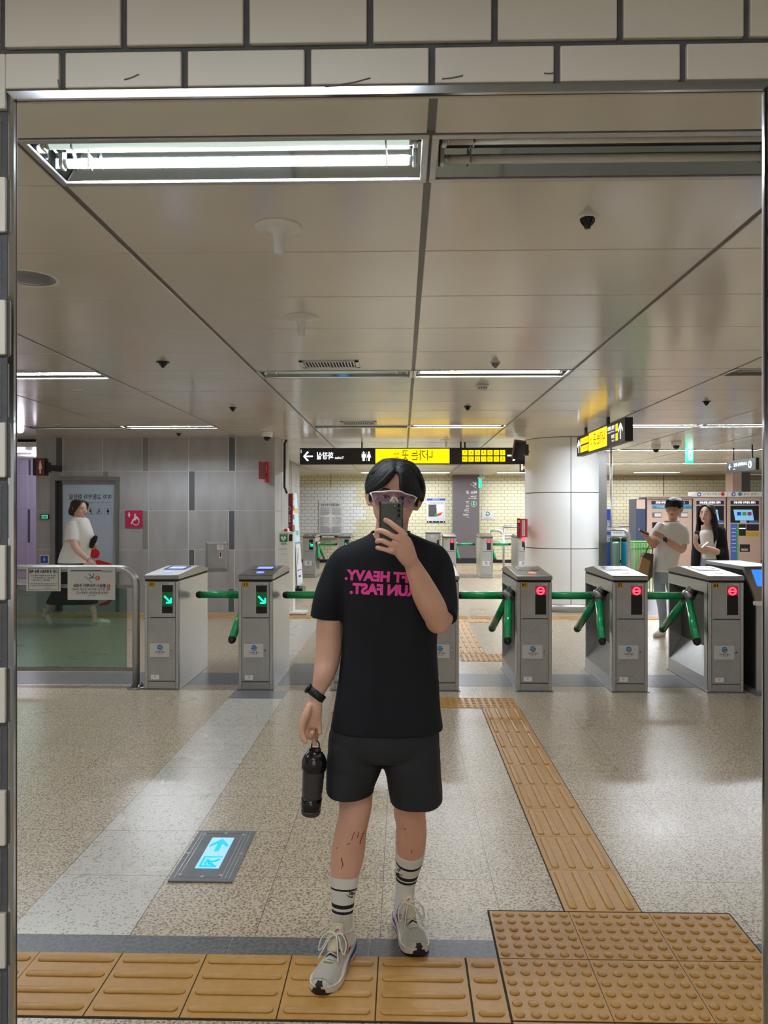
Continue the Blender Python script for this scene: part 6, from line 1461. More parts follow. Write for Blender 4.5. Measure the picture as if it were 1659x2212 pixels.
for _ in range(3): cp = [cp[0]] + [(cp[k - 1] + cp[k] * 2 + cp[k + 1]) / 4 for k in range(1, 40)] + [cp[0]]
q.tube(cp, .0050, 'shirt_black', 10, cap=False); q.build('collar', so)
# print on the chest
def print_line(txt, pxl, pxr, pyt, pyb, rot):
    m = MB(); Y = 2.45; a, b = P(pxl, (pyt + pyb) / 2, Y), P(pxr, (pyt + pyb) / 2, Y); h = (pyb - pyt) * S(Y)
    u = Vector((-math.cos(rot), 0, math.sin(rot))); v = Vector((math.sin(rot), 0, math.cos(rot)))
    m.text(txt, h / .72, (a + b) / 2, 'print_pink', u=u, v=v, bold=.055, w=b.x - a.x); return m
pr = MB()
for m in (print_line('LIFT HEAVY.', 745, 904, 1236, 1257, .05), print_line('RUN FAST.', 756, 899, 1264, 1286, .04)):
    # project along view rays so the size matches on the chest
    bm = bmesh.new(); vs = [bm.verts.new(v) for v in m.v]
    for f in m.f:
        try: bm.faces.new([vs[i] for i in f])
        except ValueError: pass
    bmesh.ops.triangulate(bm, faces=bm.faces[:])
    for _ in range(3):
        es = [e for e in bm.edges if e.calc_length() > .007]
        if not es: break
        bmesh.ops.subdivide_edges(bm, edges=es, cuts=1); bmesh.ops.triangulate(bm, faces=[f for f in bm.faces if len(f.verts) > 3])
    for v in bm.verts:
        d = (v.co - CAMV).normalized(); h, n, i, dist = stree.ray_cast(CAMV, d)
        if h: v.co = h - d * .0025
    pr.frombm(bm, 'print_pink')
pr.build('pink_lettering', so)
# shorts
st2 = MB()
hrings(st2, hr_px([(1560, 722, 945, .115, 0), (1580, 712, 948, .128, 0), (1610, 709, 949, .13, 0), (1628, 712, 950, .12, 0), (1632, 730, 930, .10, 0)], BYm), 'shorts_black', 32)
hrings(st2, hr_px([(1600, 712, 815, .11, 0), (1640, 707, 829, .122, 0), (1653, 706, 827, .122, 0), (1668, 706, 821, .122, -.004), (1690, 705.5, 811, .12, -.008), (1702, 706, 808.5, .12, -.01), (1705, 707, 808, .118, -.01)], BYm), 'shorts_black', 28, 2.3, 4)
hrings(st2, hr_px([(1600, 840, 947, .11, 0), (1640, 826, 951, .122, 0), (1655, 829, 952, .122, 0), (1672, 834, 953, .122, 0), (1700, 838.5, 956.5, .122, 0), (1722, 842, 957, .122, .0), (1727, 843, 956, .120, .0)], BYm), 'shorts_black', 28, 2.3, 4)
crumple(remesh(st2, .005, 3), .010, 8, 3, 9).build('shorts', man)
# socks: rings on the legs
def sock(rows, bands, lab, logo):
    s = MB(); q_ = catmull([(P(x, y, Y).x, P(x, y, Y).y, P(x, y, Y).z, r * S(Y) + .0035, y) for x, y, Y, r in rows], 10); cur = None; ring_prev = None; n = 26
    rs_ = []
    for i, e in enumerate(q_):
        c = Vector(e[:3]); t = (Vector(q_[min(i + 1, len(q_) - 1)][:3]) - Vector(q_[max(i - 1, 0)][:3])).normalized(); u = Vector((1, 0, 0)); u = (u - t * u.dot(t)).normalized(); w = t.cross(u)
        rs_.append(([c + (u * math.cos(2 * PI * k / n) + w * math.sin(2 * PI * k / n)) * e[3] for k in range(n)], e[4]))
    for (ra, ya), (rb_, yb) in zip(rs_, rs_[1:]):
        yc = (ya + yb) / 2; m = 'sock_black' if any(a <= yc <= b for a, b in bands) else 'sock_white'
        s.rings([ra, rb_], m, cap=False)
    top_, _ = rs_[0]; cc = sum(top_, Vector()) / n; s.rings([top_, [cc + (p - cc) * .9 for p in top_]], 'sock_white', cap=False)
    o = s.build('sock', man); tr = bvh(s)
    for poly in logo: decal(tr, 'sock_emblem', o, poly, 'sock_black', .0008)
    return tr, o
def emblem(tr, o, cx, cy, s, ang, parts):
    q = MB()
    for poly in parts:
        pp = [(cx + s * (x * math.cos(ang) - y * math.sin(ang)), cy + s * (x * math.sin(ang) + y * math.cos(ang))) for x, y in poly]
        decal(tr, 'sock_emblem', o, pp, 'sock_black', .0008)
sw = [(14, -3), (6, 1.5), (-1, 4), (-6, 3.5), (-7, 1), (-4, -2.5), (-5, .5), (-2.5, 1.8), (3, 0)]
swm = [(-x, y) for x, y in sw]
tr, o = sock([(744, 1891, 2.69, 30), (742, 1925, 2.68, 25.5), (740.5, 1955, 2.675, 22), (739, 1985, 2.67, 20.5), (740, 2012, 2.665, 21), (744, 2036, 2.665, 22)], ((1915, 1919), (1945, 1955), (1961, 1966)), '', ())
emblem(tr, o, 757, 1936, .9, .15, [[(x * .9, y) for x, y in swm]])
def sock_text(tr, o, txt, px, py, w, h, rot):
    m = MB(); Y = 2.6; m.text(txt, h * S(Y) / .7, P(px, py, Y), 'sock_black', u=Vector((-math.cos(rot), 0, math.sin(rot))), v=Vector((math.sin(rot), 0, math.cos(rot))), bold=.06, w=w * S(Y), shear=.25); q = MB()
    for v in m.v:
        d = (v - CAMV).normalized(); hh, n, i, dist = tr.ray_cast(CAMV, d)
        if hh: v[:] = hh - d * .0009
    m.build('sock_lettering', o)
sock_text(tr, o, 'NIKE', 760.5, 1930.5, 13, 6.5, .1)
tr, o = sock([(885.5, 1837, 2.81, 31), (884.5, 1853, 2.82, 28.5), (880, 1880, 2.84, 24), (876, 1910, 2.85, 19.5), (874, 1935, 2.85, 18), (873, 1952, 2.85, 19.5), (874, 1972, 2.84, 20)], ((1855, 1859), (1879.5, 1888.5), (1893, 1897)), '', ())
emblem(tr, o, 862, 1888, .85, .5, [[(x * .9, y) for x, y in sw]])
sock_text(tr, o, 'NIKE', 862.5, 1879, 8, 6, -.5)
# sneakers
def sneaker(toe, heel):
    toe, heel = Vector(toe), Vector(heel); f = (toe - heel); L_ = f.length; f.normalize(); l = Vector((0, 0, 1)).cross(f); up = Vector((0, 0, 1)); T = lambda x, y, z: heel + f * x * (L_ / .295) + l * y + up * z
    wid = [(0, .022), (.012, .033), (.04, .038), (.09, .037), (.14, .042), (.19, .050), (.23, .051), (.262, .043), (.284, .028), (.295, .010)]
    def wd(x):
        for (a, p), (b, r_) in zip(wid, wid[1:]):
            if a <= x <= b: return p + (r_ - p) * (x - a) / (b - a)
        return wid[-1][1]
    xs_ = [.295 * (1 - math.cos(PI * i / 40)) / 2 for i in range(41)]
    out = [(x, wd(x)) for x in xs_] + [(x, -wd(x)) for x in xs_[::-1][1:-1]]
    def slab(z0f, z1f, grow, m, x_a=0, x_b=.295, n='sole'):
        q = MB(); lo = [T(.1475 + (x - .1475) * (1 + grow * 6), y * (1 + grow * 22), z0f(x)) for x, y in out]; hi = [T(.1475 + (x - .1475) * (1 + grow * 6), y * (1 + grow * 22), z1f(x)) for x, y in out]; q.rings([lo, hi], m, smooth=False); return q
    spr = lambda x: .012 * max(0, (x - .23) / .065) ** 2
    sole = slab(lambda x: .0 + spr(x), lambda x: .008 + spr(x), 0., 'shoe_black').build('outsole', man)
    mid = slab(lambda x: .007 + spr(x), lambda x: .052 - .024 * min(1, x / .2) + spr(x) * .8, .0012, 'shoe_white').build('midsole', man)
    q = MB()
    for sg in (-1, 1):
        lo, hi = [], []
        for x in [i * .0075 for i in range(0, 24)]:
            w_ = wd(x) * 1.03 + .0024; z_ = .034 - .018 * (x / .17) ** 1.3; th_ = .0105 * (1 - x / .18)
            lo.append(T(x - .003 * (x < .01), sg * w_, z_ - th_)); hi.append(T(x - .003 * (x < .01), sg * w_, z_ + th_))
        q.rings([lo, hi], 'shoe_blue', cap=False, closed=False)
    back = [T(-.004, y, z) for y, z in ((-.024, .023), (.024, .023), (.024, .045), (-.024, .045))]; q.add(back, [(0, 1, 2, 3)], 'shoe_blue'); q.build('blue_stripe', mid)
    hgt = [(0, .088), (.03, .100), (.06, .094), (.09, .100), (.12, .104), (.15, .092), (.18, .079), (.21, .068), (.24, .058), (.265, .048), (.285, .036), (.293, .024)]
    def hh(x):
        for (a, p), (b, r_) in zip(hgt, hgt[1:]):
            if a <= x <= b: return p + (r_ - p) * (x - a) / (b - a)
        return .03
    u_ = MB(); rs_ = []
    for x in [.293 * (1 - math.cos(PI * i / 30)) / 2 + .0005 for i in range(31)]:
        w_ = wd(min(x, .294)) * .96; h = hh(x); tw = .62 if x < .12 else .5; ring = []
        for k in range(20):
            a = PI * k / 19; c_, s_ = math.cos(a), math.sin(a); e = 2.4 if x > .2 else 1.9
            yy_ = w_ * math.copysign(abs(c_) ** (2 / e), c_); fz = abs(s_) ** (2 / e)
            yy_ *= 1 - (1 - tw) * fz * (0.9 if x < .2 else .3)
            ring.append(T(x, yy_, .022 + (h - .022) * fz + spr(x)))
        rs_.append(ring)
    u_.rings(rs_, 'shoe_cream', closed=False, cap=False)
    up_o = u_.build('upper', man)
    ut = bvh(u_)
    def surf(x, y, off=.001):
        o_ = T(x, y, .3); h_, n_, i_, d_ = ut.ray_cast(o_, Vector((0, 0, -1))); return (h_ + Vector((0, 0, off))) if h_ else T(x, y, .04)
    q = MB(); rs_ = [[surf(x, y, .002) for y in [-.036 + .072 * k / 12 for k in range(13)]] for x in (.215, .225, .235, .245, .255, .265, .272)]; q.rings(rs_, 'shoe_suede', closed=False, cap=False); q.build('toe_cap', up_o)
    q = MB(); yl = [-.024 + .004 * k for k in range(13)]; rs_ = [[T(.2985 - 9 * y * y * 1.6, y * f_, z + .01) for y in yl] for z, f_ in ((.002, 1), (.012, .95), (.022, .75), (.032, .45))]; rs_.append([T(.285 - 9 * y * y, y * .3, .050) for y in yl]); q.rings(rs_, 'shoe_black', closed=False, cap=False); q.build('toe_bumper', up_o)
    q = MB(); q.tube([T(.10 + .045 * math.cos(a) - .055, .031 * math.sin(a), .101 + .006 * math.cos(a) ** 2) for a in [2 * PI * k / 20 for k in range(21)]], .0055, 'shoe_white', 8, cap=False); q.build('collar_lining', up_o)
    q = MB(); limb(q, [(T(.17, 0, .086), .018, .004), (T(.14, 0, .103), .022, .006), (T(.118, 0, .124), .024, .007), (T(.106, 0, .142), .020, .006)], 'shoe_foam', 4, 14, side=l); tg_ = q.build('tongue', man)
    q = MB(); limb(q, [(T(.115, .004, .140), .009, .002), (T(.122, .004, .126), .009, .002)], 'shoe_white', 2, 10, side=l); q.tube([T(.126, -.004, .128), T(.123, .004, .136), T(.121, .008, .132)], .0016, 'shoe_red', 6); q.build('tongue_tag', tg_)
    q = MB()
    for k in range(6):
        x = .125 + k * .0165; w_ = .023 - k * .0012; z_ = .006
        q.tube([surf(x, -w_, .003), surf(x + .006, 0, z_ + .003), surf(x - .002, w_, .003)], .0028, 'shoe_white', 6)
        if k < 5: q.tube([surf(x, w_, .003), surf(x + .010, 0, z_ + .001), surf(x + .016, -w_, .003)], .0024, 'shoe_black' if k % 2 else 'shoe_white', 6)
    k0 = T(.130, 0, .118)
    cr = lambda ps: [Vector(t_) for t_ in catmull([tuple(v) for v in ps], 4)]
    for sg in (-1, 1):
        lp_ = cr([k0, k0 + l * sg * .022 + f * .004 + up * .010, k0 + l * sg * .044 + f * .018 - up * .006, k0 + l * sg * .047 + f * .038 - up * .034, k0 + l * sg * .034 + f * .036 - up * .028, k0 + l * sg * .020 + f * .018 - up * .004, k0])
        for o_ in (-.0022, .0022): q.tube([v + f * o_ for v in lp_], .0026, 'shoe_white', 6)
        q.tube([v + l * sg * .003 for v in lp_[:17]], .0013, 'shoe_black', 5)
        en_ = cr([k0, k0 + l * sg * .012 + f * .022 + up * .002, k0 + l * sg * .026 + f * .050 - up * .026, k0 + l * sg * .036 + f * .074 - up * .046]); q.tube(en_, .0026, 'shoe_white', 6); q.tube([v + l * sg * .0025 for v in en_], .0012, 'shoe_black', 5)
    q.ell(k0, (.006, .006, .005), 'shoe_white', 6); q.build('laces', man)
    q = MB()
    for sg in (-1, 1):
        pts = [(.150, .030), (.105, .036), (.06, .052), (.02, .074), (.012, .068), (.05, .042), (.10, .028), (.135, .024)]
        pp = []
        for x, z in pts:
            o_ = T(x, sg * .12, z + .004); h_, n_, i_, d_ = ut.ray_cast(o_, l * -sg); pp.append((h_ + l * sg * .0012) if h_ else T(x, sg * wd(x), z))
        n = len(pp) // 2
        lo, hi = pp[:4], pp[:3:-1]; q.rings([lo, hi], 'shoe_red', closed=False, cap=False)
        mid_ = [(a + b) / 2 + l * sg * .0006 for a, b in zip(lo, hi)]
    q.build('side_stripe', up_o)
    q = MB()
    limb(q, [(T(-.002, 0, .04), .016, .003), (T(.002, 0, .07), .014, .004), (T(-.002, 0, .106), .012, .004)], 'shoe_red', 3, 10, side=l); q.build('heel_tab', up_o)
sneaker(G(688, 2156), G(752, 2052)); sneaker(G(906, 2071), G(866, 1988))
# watch on the hanging wrist
wr = MB(); d_ = (P(699, 1462, 2.69) - P(681, 1508, 2.67)).normalized(); c_ = P(683.5, 1500, 2.675); side_ = Vector((1, 0, .0)); side_ = (side_ - d_ * side_.dot(d_)).normalized(); w_ = d_.cross(side_)
tilt = (d_ + side_ * .28).normalized(); sd = (Vector((1, 0, 0)) - tilt * tilt.x).normalized(); w2 = tilt.cross(sd)
for k in range(-1, 2): pass
rs_ = []
for (o_, g_) in ((-.0135, 0), (-.013, .0024), (0, .0034), (.013, .0024), (.0135, 0)):
    rs_.append([c_ + tilt * o_ + sd * math.cos(2 * PI * k / 40) * (.0295 + g_) + w2 * math.sin(2 * PI * k / 40) * (.0235 + g_) for k in range(40)])
wr.rings(rs_, 'black', cap=False, smooth=True); wo = wr.build('watch_band', man)
q = MB()
for k in range(20):
    a = 2 * PI * k / 20; p = c_ + sd * math.cos(a) * .0328 + w2 * math.sin(a) * .0268; q.tube([p - tilt * .013, p + tilt * .013], .0013, 'phone_dark', 5)
q.build('band_link', wo)
q = MB(); pc = c_ - sd * .036; q.cyl(pc + sd * .006, pc - sd * .004, .019, 'black_gloss', n=20); q.build('watch_case', wo)
# smartphone
pY = 2.362
ph = thing('smartphone', 'dark olive smartphone with three lenses held up before the face', 'smartphone', P(845, 1182, pY))
pa, pb_ = P(819.3, 1084, pY), P(871, 1188, pY)
q = MB(); q.rbox((pa.x, pY - .003, pb_.z), (pb_.x, pY + .009, pa.z), 'phone_dark', .0048, 3); ca = q.build('case', ph)
q = MB(); q.rbox((pa.x + .0045, pY - .0045, pb_.z + .0045), (pb_.x - .0035, pY + .0, pa.z - .003), 'phone_olive', .0042, 3); q.build('back_panel', ph)
q = MB(); l0, l1 = P(855.5, 1086, pY), P(870.2, 1122, pY); q.rbox((l0.x, pY - .0068, l1.z), (l1.x, pY - .003, l0.z), 'phone_olive', .0032, 3); q.rbox((P(849, 1090, pY).x, pY - .0062, P(0, 1097, pY).z), (l0.x + .006, pY - .003, P(0, 1087.5, pY).z), 'phone_olive', .003, 2); cm_ = q.build('camera_bump', ph)
for py in (1092, 1103, 1113.5):
    c = P(861.6, py, pY - .0068); q = MB(); q.cyl(c + Vector((0, .002, 0)), c - Vector((0, .0006, 0)), .0062, 'steel_dark', n=24); q.cyl(c, c - Vector((0, .001, 0)), .0054, 'lens_glass', n=24); q.cyl(c, c - Vector((0, .0013, 0)), .0022, 'black', n=16); q.build('camera_lens', cm_)
c = P(852.6, 1092.8, pY - .0062); q = MB(); q.cyl(c + Vector((0, .001, 0)), c - Vector((0, .0006, 0)), .0016, 'white_plastic', n=12); q.build('flash', cm_)
q = MB()
for (x, z) in ((pa.x, pa.z), (pb_.x, pa.z)): q.rbox((x - .0014, pY - .004, z - .010), (x + .0014, pY + .010, z + .0012), 'black', .0012, 1); q.rbox((x - .005 if x > 0 else x, pY - .004, z - .0005), (x if x > 0 else x + .005, pY + .010, z + .0014), 'black', .0008, 1)
q.build('corner_bumper', ph)
# shaker bottle
b0, b1 = P(671, 1760, 2.655), P(680.5, 1622, 2.655); ax = (b1 - b0).normalized(); H_ = (b1 - b0).length
bt_ = thing('shaker_bottle', 'black shaker bottle hanging by its loop from a finger', 'bottle', b0)
def al(q, prof, m, n=36): q.lathe(prof, b0, m, n, ax)
al_ = MB(); al(al_, [(.001, .001), (.030, .001), (.0335, .006), (.0345, .016), (.0345, .02)], 'bottle_grey'); al_.build('base', bt_)
al_ = MB(); al(al_, [(.0325, .016), (.0335, .02), (.0355, .08), (.0375, .13), (.0385, H_ - .062), (.0385, H_ - .055)], 'bottle_grey'); bo_ = al_.build('cup', bt_)
al_ = MB(); al(al_, [(.0338, .018), (.0349, .03), (.0362, .062), (.034, .0625)], 'bottle_black'); al_.build('liquid_band', bo_)
al_ = MB(); al(al_, [(.0385, H_ - .068), (.0425, H_ - .064), (.0435, H_ - .055), (.0435, H_ - .036), (.0415, H_ - .032), (.041, H_ - .028), (.036, H_ - .016), (.027, H_ - .004), (.016, H_ + .002), (.001, H_ + .004)], 'bottle_black'); ld = al_.build('lid', bt_)
u_ = Vector((1, 0, 0)); u_ = (u_ - ax * u_.dot(ax)).normalized(); v_ = ax.cross(u_)      # v_ points away from or towards the viewer
if v_.y > 0: v_ = -v_
tp = b0 + ax * H_
q = MB(); q.prism([tp + u_ * a_ + v_ * b_ + ax * c2 for a_, b_, c2 in ((-.016, -.006, .003), (.012, -.006, .003), (.026, .028, -.014), (.010, .036, -.018), (-.004, .03, -.014))], ax * .007, 'phone_dark'); cc_ = tp + u_ * .010 + v_ * .014 + ax * .0005; q.tube([cc_ + ax * .001, cc_ + ax * .008], .009, 'black', 16); q.build('flip_cap', ld)
q = MB()
for s2 in (-1, 1): q.rbox(tp + Vector((s2 * .017 - .003 - .001, -.004, -.006)), tp + Vector((s2 * .017 + .004, .006, .008)), 'bottle_black', .0015, 1)
pts = [tp + u_ * x + ax * z for x, z in ((-.0135, .002), (-.0125, .020), (-.0095, .030), (-.003, .0355), (.004, .0355), (.0105, .030), (.0135, .020), (.0145, .002))]; q.tube(catmull([tuple(p) for p in pts], 3), .0026, 'bottle_black', 8); q.build('carry_loop', ld)

# ================= the people beyond the gates
def clothes(rows_list, limbs, m, name, parent, voxel=.011, amp=.006, seed=1, sm=3):
    s = MB()
    for Y, rows in rows_list: hrings(s, hr_px(rows, Y), m, 26, 2.3, 4)
    for rws in limbs: px_limb(s, rws, m, 16, dome=False)
    return crumple(remesh(s, voxel, sm), amp, 7, 4, seed).build(name, parent)
def simple_shoe(parent, toe, heel, zh, m='shoe_white', lift=0., sole='shoe_white'):
    toe, heel = Vector(toe), Vector(heel); q = MB(); f = (toe - heel).normalized(); side_ = Vector((0, 0, 1)).cross(f); up = Vector((0, 0, 1)); L_ = (toe - heel).length; rs_ = []
    for t, w, h in ((0, .022, .07), (.08, .034, .085), (.3, .036, .08), (.5, .042, .068), (.7, .048, .055), (.88, .042, .045), (1., .018, .03)):
        c = heel + f * L_ * t; rs_.append([c + side_ * w * math.cos(a) + up * (max(0, math.sin(a)) * h + .02) for a in [2 * PI * k / 16 for k in range(16)]])
    q.rings(rs_, m); so_ = q.build('shoe', parent)
    q = MB(); rs_ = []
    for z in (0, .024): rs_.append([heel + f * (L_ * (.5 + .52 * math.cos(a))) + side_ * .047 * math.sin(a) * (1 + .15 * math.cos(a)) + up * z for a in [2 * PI * k / 24 for k in range(24)]])
    q.rings(rs_, sole, smooth=False); q.build('sole', so_)
    q = MB()
    for k in range(4): c = heel + f * L_ * (.42 + .1 * k) + up * (.098 - .011 * k); q.tube([c - side_ * .022 - up * .01, c, c + side_ * .022 - up * .01], .004, 'white_ink', 6)
    q.build('laces', so_)
def face(parent, tree, hl_, s=1., specs=False):
    for sx in (-1, 1):
        q = MB(); q.ell(hl_(sx * .031, -.087, .002), (.012, .006, .0034), 'eye_white', 8); e = q.build('eye', parent); q = MB(); q.ell(hl_(sx * .031, -.0920, .003), (.0062, .003, .0042), 'eye_dark', 6); q.build('iris', e)
        q = MB(); q.tube([hl_(sx * .017, -.097, .022), hl_(sx * .033, -.096, .026), hl_(sx * .048, -.085, .021)], .003, 'hair_brown', 6); q.build('eyebrow', parent)
    q = MB(); q.ell(hl_(0, -.099, -.062), (.022, .006, .005), 'lip', 8); q.ell(hl_(0, -.097, -.071), (.018, .006, .005), 'lip', 8); q.build('mouth', parent)
def fingers(mb, base, d, side_, L_, m, curl=.4, n=4, spread=.018, r=.0085):
    d = Vector(d).normalized(); side_ = Vector(side_).normalized(); nrm = d.cross(side_).normalized()
    for k in range(n):
        o = base + side_ * (k - (n - 1) / 2) * spread; l_ = L_ * (.86, 1, .95, .75)[k]
        limb(mb, [(o, r, r), (o + d * l_ * .5 + nrm * curl * l_ * .15, r, r), (o + d * l_ * .85 + nrm * curl * l_ * .5, r * .85, r * .85)], m, 3, 8)
# woman walking behind the barrier
WYw = 10.45
wo_ = thing('person', 'person with short brown hair in white T-shirt and long dark skirt walking behind barrier', 'person', (P(160, 1200, WYw).x, WYw, 0))
b = MB(); hw_ = head(b, P(171.5, 1099, WYw), 1.06, 1.15, 0., .05, m='skin_pale')
px_limb(b, [(169, 1108, WYw, 9, 1), (170, 1124, WYw, 9.5, 1)], 'skin_pale', 16)
hrings(b, hr_px([(1122, 155, 185, .08, 0), (1150, 150, 190, .12, 0), (1200, 145, 190, .13, 0), (1240, 140, 195, .13, 0)], WYw), 'skin_pale')
px_limb(b, [(157, 1140, WYw - .14, 7), (157, 1160, WYw - .2, 8), (163, 1182, WYw - .22, 7.6), (178, 1198, WYw - .24, 6.4), (189, 1209, WYw - .26, 4.8, .8)], 'skin_pale', 16)
px_limb(b, [(189, 1209, WYw - .26, 4.8, .7), (194, 1213, WYw - .27, 6, .5), (198, 1216, WYw - .28, 5.5, .5)], 'skin_pale', 12)
fingers(b, P(198, 1216, WYw - .28), (1, 0, -.45), (0, .2, 1), .075, 'skin_pale', -.5)
px_limb(b, [(180, 1130, WYw + .16, 8), (190, 1165, WYw + .17, 7.5), (201, 1182, WYw + .1, 5.5), (205, 1177, WYw + .02, 5)], 'skin_pale', 14)
fingers(b, P(204, 1178, WYw + .02), (.3, -.2, .9), (1, 0, 0), .06, 'skin_pale', .6)
px_limb(b, [(178, 1260, WYw, 13), (192, 1300, WYw - .02, 9), (201, 1318, WYw - .02, 7.5), (204, 1333, WYw - .02, 5.5), (205, 1343, WYw - .02, 6)], 'skin_pale', 14)
px_limb(b, [(140, 1260, WYw + .06, 13), (118, 1297, WYw + .06, 9), (108, 1310, WYw + .06, 7.5), (99, 1324, WYw + .06, 5.5), (95, 1331, WYw + .06, 6)], 'skin_pale', 14)
rbw = remesh(b, .007, 2); wb = rbw.build('body', wo_); face(wb, None, hw_)
hm = MB()
hrings(hm, [(.118, 0, .02, .035, .04), (.105, 0, .022, .07, .078), (.07, 0, .026, .088, .096), (.03, 0, .034, .09, .094), (-.01, 0, .056, .092, .090), (-.05, 0, .078, .084, .076), (-.085, 0, .088, .06, .058), (-.10, 0, .09, .02, .02)], 'hair_brown', 24, 2.1, 3)
for sx in (-1, 1):
    for i in range(14):
        u = i / 13; limb(hm, [(Vector((sx * .01, -.072 + .06 * u, .098 + .012 * u)), .010, .006), (Vector((sx * .06, -.080 + .07 * u, .075)), .013, .008), (Vector((sx * .086, -.052 + .075 * u, .02)), .013, .008), (Vector((sx * .086, -.01 + .07 * u, -.03 - .02 * u)), .011, .008), (Vector((sx * .07, .03 + .04 * u, -.06)), .006, .005)], 'hair_brown', 3, 7)
for v in hm.v: v[:] = hw_(*v)
hm.build('hair', wo_)
clothes([(WYw, [(1117, 163, 182, .085, 0), (1122, 154, 189, .15, 0), (1135, 148, 194, .17, 0), (1155, 143, 201, .17, 0), (1172, 141, 200, .17, 0), (1195, 132, 194, .18, 0), (1214, 127, 192, .19, 0), (1217, 127.5, 191, .19, 0)])], [[(157, 1130, WYw - .12, 13), (155, 1150, WYw - .17, 14.5), (154, 1169, WYw - .2, 14.5)], [(182, 1130, WYw + .12, 12), (188, 1150, WYw + .15, 13), (192, 1165, WYw + .16, 13)]], 'shirt_white', 't_shirt', wo_, seed=4)
clothes([(WYw, [(1208, 133, 190, .16, 0), (1240, 130, 192, .18, 0), (1270, 118, 200, .19, 0), (1296, 104, 210, .2, 0), (1304, 101, 211, .2, 0), (1306, 103, 210, .2, 0)])], [], 'cloth_black', 'skirt', wo_, amp=.012, seed=6)
simple_shoe(wo_, G(238, 1348) + Vector((0, .0, 0)), G(197, 1350), .1)
sh_ = G(104, 1352); q = MB()
simple_shoe(wo_, Vector((sh_.x + .0, WYw + .06, .0)), Vector((sh_.x - .11, WYw + .06, .15)), .1)
q = MB(); q.tube([P(188.5, 1213, WYw - .29), P(190, 1208, WYw - .31), P(193, 1205, WYw - .27)], .004, 'sign_red', 6); q.build('bracelet', wo_)
th = thing('folded_umbrella', 'small black folded umbrella in the hand of the person with brown hair', 'umbrella', P(203, 1178, WYw - .04))
q = MB(); limb(q, [(P(198, 1180, WYw - .05), .03, .03), (P(202, 1168, WYw - .05), .042, .035), (P(206, 1161, WYw - .05), .03, .03)], 'cloth_black', 4, 12); q.build('cloth', th)
q = MB(); limb(q, [(P(204, 1163, WYw - .06), .012, .012), (P(210, 1161, WYw - .06), .010, .010)], 'black', 3, 8); q.build('handle', th)

# man in white shirt with glasses
MYm = 9.75
mn = thing('person', 'person with glasses in white T-shirt and pale jeans looking at a phone', 'person', (P(1440, 1200, MYm).x, MYm, 0))
b = MB(); hm_ = head(b, P(1456, 1098.5, MYm), 1.08, -.55, .05, .05)
px_limb(b, [(1454, 1110, MYm, 9, 1), (1453, 1128, MYm, 9.5, 1)], 'skin', 16)
hrings(b, hr_px([(1124, 1435, 1470, .07, 0), (1160, 1428, 1468, .1, 0), (1200, 1422, 1462, .1, 0), (1250, 1415, 1455, .1, 0)], MYm), 'skin')
px_limb(b, [(1427, 1140, MYm - .02, 8.5), (1416, 1160, MYm - .05, 8), (1412, 1178, MYm - .1, 7), (1403, 1168, MYm - .2, 6), (1397, 1159, MYm - .26, 4.8, .8)], 'skin', 14)
px_limb(b, [(1398, 1160, MYm - .26, 5, .7), (1392, 1154, MYm - .28, 6, .5)], 'skin', 12)
fingers(b, P(1392, 1154, MYm - .29), (-.7, -.1, .4), (.4, -.5, .7), .05, 'skin', .6)
px_limb(b, [(1473, 1145, MYm - .02, 9), (1475, 1170, MYm - .03, 9), (1471, 1188, MYm - .06, 8.5), (1452, 1175, MYm - .16, 7.2), (1437, 1164, MYm - .22, 5.2, .8)], 'skin', 14)
px_limb(b, [(1436, 1163, MYm - .22, 5, .7), (1427, 1156, MYm - .24, 6.2, .6), (1420, 1152, MYm - .24, 5.8, .6)], 'skin', 12)
fingers(b, P(1420, 1154, MYm - .25), (-.8, -.1, .45), (.4, 0, .8), .05, 'skin', .9)
rbm = remesh(b, .007, 2); mb_ = rbm.build('body', mn); face(mb_, None, hm_)
hm = MB()
hrings(hm, [(.136, 0, .014, .008, .01), (.133, 0, .012, .032, .038), (.121, 0, .012, .062, .072), (.094, 0, .012, .090, .101), (.055, 0, .018, .095, .104), (.03, 0, .034, .093, .088), (.0, 0, .046, .088, .072), (-.03, 0, .05, .074, .06), (-.045, 0, .054, .05, .045)], 'hair_black', 24, 2.2, 3)
for i in range(22):
    a = -1 + 2 * i / 21; limb(hm, [(Vector((a * .03, -.02, .118)), .012, .008), (Vector((a * .058, -.082, .095)), .013, .009), (Vector((a * .074, -.104 + abs(a) * .042, .058)), .013, .008), (Vector((a * .082, -.101 + abs(a) * .05, .030 - .02 * abs(a))), .007, .004)], 'hair_black', 3, 7)
for v in hm.v: v[:] = hm_(*v)
hm.build('hair', mn)
q = MB()
for sx in (-1, 1): q.tube([hm_(sx * (.034 + .021 * math.cos(a)), -.102 + abs(.034 + .021 * math.cos(a)) * .22, .001 + .018 * math.sin(a)) for a in [2 * PI * k / 14 for k in range(15)]], .0018, 'black', 6, cap=False); q.tube([hm_(sx * .055, -.09, .006), hm_(sx * .08, -.02, .006)], .0018, 'black', 6)
q.tube([hm_(-.013, -.1, .004), hm_(.013, -.1, .004)], .0018, 'black', 6); q.build('glasses', mn)
